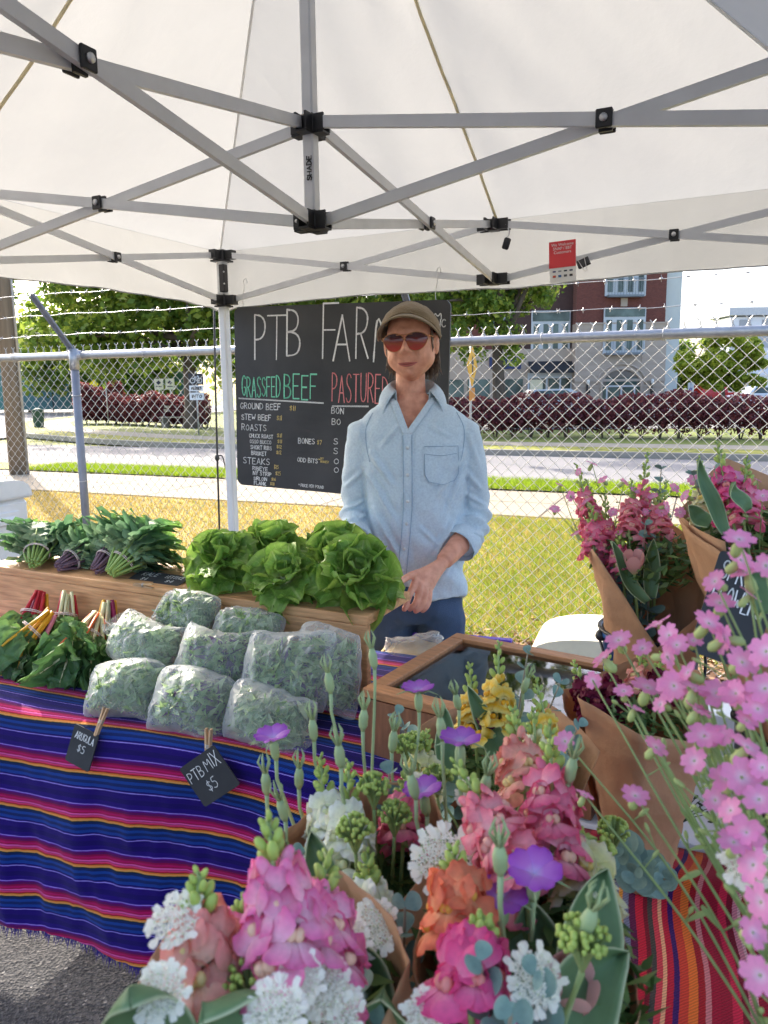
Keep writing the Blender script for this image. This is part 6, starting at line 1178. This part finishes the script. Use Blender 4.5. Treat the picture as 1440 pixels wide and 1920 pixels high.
snapc = dict(pink=((252, 222, 226), (244, 120, 176), (248, 178, 204), (250, 205, 170)), hot=((246, 170, 194), (236, 82, 142), (240, 116, 166), (240, 150, 140)), blush=((245, 214, 180), (238, 150, 142), (240, 180, 160), (245, 220, 150)), coral=((252, 208, 198), (242, 124, 146), (246, 166, 174), (242, 180, 160)),
  rose=((248, 196, 202), (236, 104, 142), (242, 146, 170), (240, 190, 160)), white=((236, 240, 206), (244, 244, 236), (238, 242, 214), (232, 236, 180)), peach=((246, 200, 150), (238, 124, 92), (240, 150, 110), (246, 190, 80)), cream=((232, 232, 180), (240, 236, 206), (228, 226, 160), (236, 214, 120)), yellow=((236, 230, 160), (240, 226, 140), (238, 190, 40), (240, 176, 24)), burgundy=((120, 40, 70), (104, 18, 52), (120, 30, 60), (140, 60, 60)))
SB = {}
for k, (a, b, c, d) in snapc.items():
    mt = ramp_uv('petal_'+k, [(0, c_(*a)), (.45, c_(*c)), (1, c_(*b))], 1, rough=.55, lucent=.34, rnd=.10, spec=.25, bump=.25, bscale=24, nvar=.08); th = M('throat_'+k, c_(*d), .6, .1, 40, lucent=.2)
    SB[k] = ([snap_blossom(mt, th, i*1.7) for i in range(3)], mt)
def align(pos, fwd, up=(0, 0, 1), roll=0, s=1):
    y = Vector(fwd).normalized(); z = Vector(up); z = z-y*z.dot(y); z = z.normalized() if z.length > 1e-4 else y.orthogonal().normalized(); x = y.cross(z); m = Matrix((x, y, z)).transposed().to_4x4() @ Matrix.Rotation(roll, 4, 'Y') @ Matrix.Scale(s, 4); m.translation = Vector(pos); return m
def stem_path(base, head, bow=.0, n=10, rr=random):
    b, h = Vector(base), Vector(head); m = b.lerp(h, .55)+Vector((rr.uniform(-1, 1), rr.uniform(-1, 1), 0))*bow; return catmull([b, m, h], n//2)
def snapdragon(t, base, tip, low, colr, nopen, seed, size=1.0):
    rr = random.Random(seed); tip, low = Vector(tip), Vector(low); d = (tip-low); L_ = d.length; d.normalize(); mb = MB()
    P = catmull([Vector(base), Vector(base).lerp(low, .6), low, tip], 6); mb.tube(P, [.0032-.0018*i/(len(P)-1) for i in range(len(P))], 6)
    x = d.orthogonal().normalized(); y = d.cross(x); tot = nopen+15; k = 0; bl = []
    for i in range(tot):
        f = i/(tot-1); p = low.lerp(tip, f**.85); a = i*2.399+seed; o = (x*math.cos(a)+y*math.sin(a)); up = d*.9+o*.15
        if i < nopen: bl.append((p+o*.002, (o+d*.12).normalized(), (1.08-.30*i/max(1, nopen))*size*rr.uniform(.9, 1.1)))
        else:
            g = (i-nopen)/(tot-nopen-1); s = lerp(.0068, .0022, g)*size; c = p+o*(s*1.3)+d*s; mi = 1 if g < .28 else 2
            b = MB(); b.ball((0, 0, 0), (s*.72, s*.72, s*1.25), 7, 5, mi); q = (o*.6+d).normalized().to_track_quat('Z', 'Y').to_matrix().to_4x4(); q.translation = c; mb.merge(b, q); mb.tube([p, c-d*s*.6], [.0012, .0018], 4, 0, False)
        if i % 3 == 0 and f < .75: petal(mb, p, (o*.7+d*.6), d, .016*size, .0035, -.5, .02, 0, i, 3)
    so_ = mb.build('snapdragon', [m_stem, SB[colr][1] if colr != 'white' else m_bud, m_bud], t)
    for p, o, s in bl: inst('blossom', SB[colr][0][rr.randrange(3)], so_, align(p, o, d, rr.uniform(-.3, .3), s))
    return so_
# pink soapwort sprays
m_vac = ramp_uv('petal_vac', [(0, c_(240, 206, 224)), (.35, c_(240, 160, 202)), (1, c_(238, 146, 196))], 1, rough=.6, lucent=.4, rnd=.12, nvar=.06)
m_cal = M('calyx', c_(190, 206, 134), .55, .15, 60, lucent=.3)
def vac_blossom(k):
    mb = MB()
    for i in range(5): a = 2*PI*i/5+.2*k; petal(mb, (.001*math.cos(a), 0, .001*math.sin(a)), (math.cos(a), .25, math.sin(a)), (0, 1, 0), .0125, .0058, -.35+.2*math.sin(i*3+k), .05, 0, i+k, 4, .16, .1)
    mb.tube([(0, -.016, 0), (0, -.013, 0), (0, -.007, 0), (0, -.001, 0)], [.0018, .0042, .0040, .0022], 6, 1); return mb.mesh('blossom', [m_vac, m_cal])
VB_ = [vac_blossom(k) for k in range(3)]
def spray(t, base, heads, seed, size=1.0, thin=1.0, pale=None):
    rr = random.Random(seed); mb = MB(); base = Vector(base); c = sum((Vector(h) for h in heads), Vector())/len(heads); node = base.lerp(c, .62); mb.tube(catmull([base, base.lerp(node, .5)+Vector((rr.uniform(-.02, .02), 0, 0)), node], 5), [.0026*thin-.0001*i for i in range(11)], 5); fl = []
    for h in heads:
        h = Vector(h); n2 = node.lerp(h, .5)+Vector((rr.uniform(-.012, .012), rr.uniform(-.012, .012), .006)); p = catmull([node, n2, h], 5); mb.tube(p, [.0019*thin-.0009*thin*i/10 for i in range(11)], 5)
        out = (h-n2).normalized()*.8+Vector((rr.uniform(-1.1, 1.1), -.45+rr.uniform(-.8, .6), rr.uniform(-.6, .9))); fl.append((h, out))
        for q in range(2): # leaflets and unopened buds
            b0 = p[rr.randrange(4, 9)]; e = b0+Vector((rr.uniform(-1, 1), rr.uniform(-1, 1), rr.uniform(.2, 1))).normalized()*rr.uniform(.012, .03)*size; mb.tube([b0, e], .0009*thin, 4); bb = MB(); s = rr.uniform(.0024, .0042)*size; bb.ball((0, 0, 0), (s*.6, s*.6, s*1.5), 6, 5, 1); qq = (e-b0).normalized().to_track_quat('Z', 'Y').to_matrix().to_4x4(); qq.translation = e; mb.merge(bb, qq)
        petal(mb, n2, Vector((rr.uniform(-1, 1), rr.uniform(-1, 1), .6)), (0, 0, -1), .022*size, .004*size, .5, .03, 0, rr.random()*9, 3)
    o = mb.build('soapwort_spray', [m_stem, m_cal], t)
    for h, out in fl: inst('blossom', VB_[rr.randrange(3)], o, align(h, out, (0, 0, 1), rr.uniform(0, 6), size*rr.uniform(.62, 1.05)))
# corncockle
m_ck = ramp_uv('petal_cockle', [(0, c_(206, 190, 226)), (.35, c_(186, 120, 206)), (1, c_(158, 66, 184))], 1, rough=.55, lucent=.3, rnd=.1)
m_pale = M('pale_stem', c_(168, 188, 136), .6, .1, 60, lucent=.1)
def cockle(t, base, head, seed, open_=True, size=.8):
    rr = random.Random(seed); h = Vector(head); mb = MB(); P = stem_path(base, h-Vector((0, 0, .02)), .012, 12, rr); mb.tube(P+[h], [.0018]*len(P)+[.0022], 6); d = (h-P[-2]).normalized(); d = (d+Vector((rr.uniform(-.2, .2), -.1, .3))).normalized(); x = d.orthogonal().normalized(); y = d.cross(x)
    bb = MB(); bb.tube([(0, 0, 0), (0, 0, .006), (0, 0, .016), (0, 0, .024)], [.0018, .0045, .0048, .0026], 8, 0); q = d.to_track_quat('Z', 'Y').to_matrix().to_4x4(); q.translation = h; mb.merge(bb, q); top = h+d*.024
    for i in range(5): a = 2*PI*i/5; o = x*math.cos(a)+y*math.sin(a); mb.tube([top-d*.003, (top+d*.002+o*.012) if open_ else (top+d*.012+o*.006), (top-d*.001+o*.024) if open_ else (top+d*.02+o*.003)], [.0014, .0011, .0003], 4)
    for k in range(3): p = P[4+2*k]; sx = rr.choice((-1, 1)); mb.tube(catmull([p, p+Vector((sx*.014, rr.uniform(-.01, .01), .022)), p+Vector((sx*.024, rr.uniform(-.02, .02), .045))], 3), [.0016, .0015, .0013, .001, .0008, .0005, .0003], 4)
    o_ = mb.build('corncockle', m_pale, t)
    if open_:
        mb = MB()
        for i in range(5): a = 2*PI*i/5+.3; o = x*math.cos(a)+y*math.sin(a); petal(mb, top, (o*.75+d*.65), -d, .026*size, .0125*size, .75, .06, 0, i, 5, .08, .1)
        mb.build('blossom', m_ck, o_)
# lace flower umbels
m_lace = M('lace_white', c_(248, 246, 230), .6, .05, 40, lucent=.35)
def lace_mesh(seed):
    rr = random.Random(seed); mb = MB()
    for k in range(13):
        a = 2*PI*k/13+rr.uniform(-.2, .2); r_ = .020*rr.uniform(.8, 1.05)
        for e in (-1, 1): petal(mb, (r_*math.cos(a), r_*math.sin(a), .004), (math.cos(a+e*.35), math.sin(a+e*.35), rr.uniform(-.1, .5)), (0, 0, 1), .0125*rr.uniform(.5, 1.2), .0040, -.4, .05, 0, k, 3, .1)
    for k in range(95):
        r_ = .022*math.sqrt((k+.5)/95); a = k*2.399; c = Vector((r_*math.cos(a), r_*math.sin(a), .006-5*r_*r_+rr.uniform(-.002, .003)))
        for j in range(4): b = 2*PI*j/4+k; petal(mb, c, (math.cos(b), math.sin(b), .5), (0, 0, 1), .0036, .0018, .1, .0, 0, j, 1)
        if k % 4 == 0: mb.ball(c, .0011, 5, 3, 1)
    for k in range(11): a = 2*PI*k/11; mb.tube([(0, 0, -.03), (.012*math.cos(a), .012*math.sin(a), -.008), (.019*math.cos(a), .019*math.sin(a), .003)], [.001, .0009, .0006], 4, 2, False)
    return mb.mesh('flower_head', [m_lace, m_cal, m_stem])
LM = [lace_mesh(k) for k in range(2)]
def lacefl(t, base, head, seed, size=1.0):
    rr = random.Random(seed); h = Vector(head); mb = MB(); d = Vector((rr.uniform(-.35, .35), -.55+rr.uniform(-.25, .2), .8)).normalized(); P = stem_path(base, h-d*.03*size, .01, 10, rr); mb.tube(P, .0016, 5); o = mb.build('lace_flower', m_stem, t); m = d.to_track_quat('Z', 'Y').to_matrix().to_4x4() @ Matrix.Scale(size, 4); m.translation = h; inst('flower_head', LM[seed % 2], o, m)
def umbel(t, base, head, seed, size=1.0): # green bud head
    rr = random.Random(seed); h = Vector(head); mb = MB(); P = stem_path(base, h-Vector((0, 0, .02)), .01, 10, rr); mb.tube(P, .0017, 5)
    for k in range(56): u_, a = rr.random(), rr.uniform(0, 6.3); c = h+Vector((.013*math.sqrt(1-u_*u_)*math.cos(a), .013*math.sqrt(1-u_*u_)*math.sin(a), .012*u_))*size; mb.tube([h-Vector((0, 0, .02)), h.lerp(c, .5)-Vector((0, 0, .004)), c], [.001, .001, .0012], 4, 0, False); mb.ball(c, .0021*size*rr.uniform(.7, 1.2), 5, 3, 1)
    mb.build('bud_head', [m_stem, m_bud], t)
# eucalyptus
m_euc = ramp_uv('eucalyptus_leaf', [(0, c_(128, 156, 146)), (.5, c_(112, 142, 134)), (1, c_(134, 160, 146))], 1, rough=.6, lucent=.15, rnd=.16, spec=.3, nvar=.08)
mb = MB(); petal(mb, (0, 0, 0), (0, 1, 0), (0, 0, 1), .030, .0165, -.25, .01, 0, 0, 6, 0, .12); EL = mb.mesh('leaf', m_euc)
def eucal(t, base, tip, seed, n=9, size=1.0):
    rr = random.Random(seed); tip = Vector(tip); base = Vector(base); d = (tip-base); low = tip-d.normalized()*min(.16*size, d.length*.7)+Vector((rr.uniform(-.01, .01), 0, 0)); mb = MB(); P = catmull([base, low, tip], 6); mb.tube(P, [.0022-.0012*i/12 for i in range(13)], 5); o = mb.build('eucalyptus_sprig', M('euc_stem', c_(150, 140, 120), .6), t); d = (tip-low).normalized(); x = d.orthogonal().normalized(); y = d.cross(x)
    for i in range(n):
        f = i/(n-1); p = low.lerp(tip, f); a = i*1.57+seed
        for e in (-1, 1): v_ = (x*math.cos(a)+y*math.sin(a))*e+d*(.35+.5*f); inst('leaf', EL, o, align(p, v_, d+Vector((rr.uniform(-.4, .4), rr.uniform(-.5, .1), .3)), rr.uniform(-.6, .6), lerp(1.05, .42, f)*size*rr.uniform(.85, 1.15)))
# tulip leaves
m_tul = ramp_uv('tulip_leaf', [(0, c_(196, 206, 160)), (.05, c_(112, 142, 96)), (.5, c_(98, 130, 88)), (.95, c_(112, 142, 96)), (1, c_(206, 214, 170))], 0, rough=.5, lucent=.22, rnd=.1, spec=.4, nvar=.08)
def tulip_leaf(t, base, tip, seed, W_=.026):
    rr = random.Random(seed); b, e = Vector(base), Vector(tip); d = e-b; L_ = d.length; d.normalize(); f = Vector((rr.uniform(-.5, .5), -1, .6)); s = d.cross(f).normalized(); n_ = s.cross(d); mb = MB()
    mb.grid(lambda u, v: b+d*(v*L_)+n_*(.10*L_*math.sin(PI*v)*-1+.45*W_*(2*u-1)**2+.004*math.sin(v*7+seed))+s*((2*u-1)*W_*max(.02, math.sin(PI*min(1, .16+.84*v))**.75)), 8, 14); o = mb.build('tulip_leaf', m_tul, t); solid(o, .0009); return o
def tulip(t, base, head, seed, colr=(226, 170, 164)):
    mb = MB(); h = Vector(head); mb.tube(stem_path(base, h, .005), .003, 6); o = mb.build('tulip', m_stem, t); d = (h-Vector(base)).normalized(); q = d.to_track_quat('Z', 'Y').to_matrix().to_4x4(); q.translation = h; mt = ramp_uv('tulip_%d' % colr[0], [(0, c_(214, 200, 150)), (.4, c_(*colr)), (1, c_(*colr))], 1, rough=.5, lucent=.3)
    for k in range(5): mb = MB(); a = k*2*PI/5; petal(mb, (.005*math.cos(a), .005*math.sin(a), 0), (math.cos(a)*.5, math.sin(a)*.5, .85), (-math.cos(a), -math.sin(a), .2), .042, .0135, .55, .0, 0, k, 6, 0, -.0); mb.xf(q); mb.build('petal', mt, o)
# kraft paper
def kraft_mat():
    m = M('kraft_paper', c_(188, 142, 104), .85, .09, 6, .6, 24, lucent=.16, lcol=c_(210, 150, 100), c2=c_(200, 154, 116)); return m
m_kraft = kraft_mat()
def wrap(t, base, top, rb, rt, seed, a0=0, span=2*PI+.8, fac=7, tall=.05, dip=.10):
    """creased sheet rolled to a cone: flat facets, pointed corners, lower towards the front"""
    b, e = Vector(base), Vector(top); d = (e-b); L_ = d.length; d.normalize(); x = Vector((1, 0, 0)); x = (x-d*x.dot(d)).normalized(); y = d.cross(x); mb = MB(); w_ = span/fac; rr = random.Random(seed*5)
    hk = [rr.uniform(-1.0, 1.4)*tall for _ in range(fac+1)]; rk = [rr.uniform(.82, 1.16) for _ in range(fac+1)]
    def corner(k, v):
        a = a0+w_*k; s = L_+hk[k]-dip*max(0, -math.sin(a))**2; s *= v; r_ = lerp(rb, rt, v**.9)*lerp(1, rk[k], v)+.004*k*v/2
        return b+d*s+(x*math.cos(a)+y*math.sin(a))*r_
    def f(u, v):
        q = u*fac; k = min(int(q), fac-1); p = corner(k, v).lerp(corner(k+1, v), q-k); a = a0+span*u; o = x*math.cos(a)+y*math.sin(a)
        return p+o*(.0035*math.sin(PI*(q-k))*(.5+.5*v)+.006*fbm(u*9, v*7, seed)+.003*abs(noise.noise(Vector((u*22+v*9, v*14, seed))))+.014*max(0, v-.86)*5*max(0, math.sin(seed+u*5)))
    mb.grid(f, fac*8, 22); o = mb.build('paper_wrap', m_kraft, t); solid(o, .0006); return o
m_fill = ramp_uv('filler_leaf', [(0, c_(62, 92, 48)), (.5, c_(92, 122, 64)), (1, c_(128, 152, 84))], 0, rough=.5, lucent=.25)
def filler(t, c, r_, n, seed, size=.016, h=.05):
    r = np.random.default_rng(seed); k = np.array([Vector(c)]); v, f, uv = leaf_cloud(r, k, np.array([r_]), n, size, .2, .32); v[:, 2] = c[2]+(v[:, 2]-c[2])*h/r_; stuff(mass('foliage', v, f, m_fill, t, uv))
def bucket(label, loc, rb, rt, h, mat, cat='bucket', handle=True):
    t = thing('flower_bucket', label, cat, loc, 0, 'buckets holding the bouquets'); mb = MB(); mb.lathe([(.01, .004), (rb, 0), (lerp(rb, rt, .5), h*.5), (rt, h), (rt+.006, h+.002), (rt+.007, h-.012), (rt+.001, h-.014)], 28); mb.lathe([(rt, h), (rt-.004, h-.01), (rb-.004, .01), (.01, .012)], 28); mb.build('body', mat, t)
    mb = MB(); mb.tube([((rt+.006)*math.cos(a), (rt+.006)*math.sin(a), h) for a in np.linspace(0, 2*PI, 29)], .0035, 6); mb.build('rim', m_blk, t)
    if handle: mb = MB(); mb.tube([((rt+.008)*math.cos(a), (rt+.02)*math.sin(a)-.0, h-.02-.09*abs(math.sin(a))) for a in np.linspace(PI, 2*PI, 17)], .0028, 6); mb.ball((-(rt+.006), 0, h-.012), .011, 8, 6); mb.build('handle', m_blk, t)
    return t
TZ = .7455
m_bb = M('bucket_black', (.02, .02, .024), .4, .2, 10); m_bbl = M('bucket_blue', c_(10, 74, 130), .3, .15, 8)
BQ = dict(A=((.015, .53, .86), 'front bouquet with large pink snapdragons and white lace flowers'), B=((.0, .70, .86), 'bouquet with white snapdragons and thin purple corncockles'), C=((.10, .58, .84), 'centre bouquet with coral pink snapdragons and purple corncockles'), D=((.15, 1.02, .84), 'bouquet with yellow snapdragons before the glass lidded box'), E=((.43, 1.17, .77), 'bouquet with dark burgundy flowers in a broad kraft wrap'), F=((.50, 1.37, .90), 'tall pink bouquet in the blue bucket against the grass'), G=((.70, 1.20, .90), 'rear right bouquet wrapped in wide kraft paper behind the chalk sign'), H=((.43, .44, .84), 'foreground bouquet of airy pink soapwort sprays at right edge'))
BO = {}
for k, (b, lb_) in BQ.items(): BO[k] = thing('bouquet', lb_, 'bouquet', (0, 0, 0), 0, 'paper wrapped bouquets')
for i, (k, lb_, rb, rt, h, mt) in enumerate((('A', 'black bucket under the front pink bouquet', .07, .085, .24, m_bb), ('C', 'black bucket under the coral pink centre bouquet', .075, .09, .25, m_bb), ('D', 'black bucket under the yellow bouquet', .07, .08, .22, m_bb), ('F', 'blue bucket with black rim under the tall pink bouquet', .07, .088, .385, m_bbl), ('G', 'black bucket under the rear right bouquet', .09, .105, .3, m_bb), ('H', 'black bucket under the pink soapwort bouquet', .065, .08, .24, m_bb))): p = BQ[k][0]; bucket(lb_, (p[0], p[1], TZ), rb, rt, h, mt)
bucket('black bucket under the white snapdragon bouquet', (-.02, .735, TZ), .065, .078, .23, m_bb)
sd_ = 1
for k, L_ in SNAP.items():
    for tip, low, c, n in L_: snapdragon(BO[k], BQ[k][0], tip, low, c, n+(4 if k in 'AC' else 2), sd_, 1.02 if k in 'AC' else .95); sd_ += 1
for k, L_ in LACE.items():
    for i, h in enumerate(L_): lacefl(BO[k], BQ[k][0], h, sd_, .9 if k == 'C' and i == 0 else random.uniform(.5, .72)); sd_ += 1
for k, L_ in COCK.items():
    for h in L_: cockle(BO[k], BQ[k][0], h, sd_); sd_ += 1
for k, L_ in CKBUD.items():
    for h in L_: cockle(BO[k], BQ[k][0], h, sd_, False); sd_ += 1
for k, L_ in EUC.items():
    for h in L_: eucal(BO[k], BQ[k][0], h, sd_, 8, 1.0 if k != 'C' else .95); sd_ += 1
for k, L_ in UMB.items():
    for h in L_: umbel(BO[k], BQ[k][0], h, sd_, 1.1); sd_ += 1
for k, L_ in TUL.items():
    for a, b in L_: tulip_leaf(BO[k], a, b, sd_, dict(A=.024, C=.024, B=.018, D=.015, F=.014, G=.013)[k]); sd_ += 1
for k, L_ in VAC.items():
    step = 5
    rr = random.Random(6); L2 = sorted(L_, key=lambda p: p[2]) if k == 'H' else L_
    for i in range(0, len(L2), step): spray(BO[k], BQ[k][0], L2[i:i+step], sd_, .9, .7); sd_ += 1
tulip(BO['F'], BQ['F'][0], (.432, 1.275, 1.262), 3); tulip(BO['C'], (.05, .47, 1.10), (.10, .435, 1.185), 4); tulip(BO['D'], BQ['D'][0], (.128, .90, 1.145), 5, (104, 30, 90))
wrap(BO['A'], (.0, .53, .84), (-.075, .445, 1.185), .05, .085, 1, 2.2, tall=.02, dip=.07); wrap(BO['B'], (.0, .70, .84), (-.025, .625, 1.17), .045, .075, 2, 1.0, tall=.03, dip=.0); wrap(BO['C'], (.10, .58, .82), (.100, .475, 1.185), .05, .078, 3, 3.6, tall=.02, dip=.03); wrap(BO['D'], (.15, 1.02, .82), (.15, .97, 1.06), .045, .10, 4)
wrap(BO['E'], (.43, 1.17, .752), (.395, 1.13, 1.09), .04, .105, 5, 2.4, tall=.03, dip=.02); wrap(BO['F'], (.50, 1.37, .86), (.492, 1.335, 1.29), .03, .10, 6, .4, tall=.05, dip=.13); wrap(BO['G'], (.70, 1.20, .88), (.60, 1.13, 1.38), .04, .125, 7, 2.9, tall=.05, dip=.10); wrap(BO['H'], (.43, .44, .82), (.37, .40, 1.17), .045, .08, 8, 1.2, dip=.03)
filler(BO['A'], (-.07, .45, 1.17), .08, 500, 1); filler(BO['B'], (-.02, .645, 1.12), .085, 400, 2); filler(BO['C'], (.10, .49, 1.17), .085, 600, 3); filler(BO['D'], (.15, .96, 1.08), .10, 500, 4); filler(BO['E'], (.41, 1.14, 1.06), .10, 300, 5); filler(BO['F'], (.475, 1.35, 1.27), .10, 600, 6, .016, .07); filler(BO['G'], (.59, 1.13, 1.36), .11, 500, 7, .016, .05); filler(BO['H'], (.37, .40, 1.14), .06, 250, 8)
# chalk sign and standing cards
price_card('black chalk sign reading SPRING FLOWERS leaning on the bouquets', frame3((.487, 1.015, 1.272), (.09, -.03, -.028), (-.01, .05, .12)), .085, .15, [('SPRiNG', -.034, .036, .026, .06), ('FLOWERS', -.036, -.002, .03, .068)])
m_card = M('card_paper', c_(236, 236, 238), .5, .02); m_prt = M('botanical_print', c_(62, 76, 56), .6, .2)
for i, (lb_, p) in enumerate((('white card stack with botanical print standing nearer the camera', (.585, 1.26, TZ+.002)), ('white card stack with botanical print standing behind the first', (.67, 1.42, TZ+.002)))):
    t = thing('card_stack', lb_, 'cards', p, R(-38), 'standing white card stacks'); t.rotation_euler = (R(-12), 0, R(-38))
    for j in range(3): mb = MB(); mb.box((0, .006*j, .085), (.12, .004, .17)); mb.build('card', m_card, t, False)
    mb = MB()
    for k in range(16): a = R(40+k*9); mb.tube([(-.055, -.003, .03), (-.055+.03*math.cos(a), -.003, .03+.03*math.sin(a)), (-.055+.055*math.cos(a-.2), -.003, .03+.06*math.sin(a-.1))], [.0012, .001, .0006], 4)
    for k in range(20): a = R(20+k*8); c = Vector((-.055+.05*math.cos(a), -.0028, .03+.055*math.sin(a))); petal(mb, c, (math.cos(a+k), 0, math.sin(a+k)), (0, -1, 0), .012, .003, 0, 0, 0, k, 2)
    mb.build('botanical_print', m_prt, t)
st2 = thing('wooden_easel', 'thin wooden upright stick behind the standing cards', 'stand', (.80, 1.60, TZ), -.4); mb = MB(); mb.box((0, 0, .14), (.012, .012, .28)); mb.build('upright', m_lid, st2, False); mb = MB(); mb.box((0, .06, .12), (.012, .012, .27), Matrix.Rotation(.35, 3, 'X')); mb.build('brace', m_lid, st2, False)
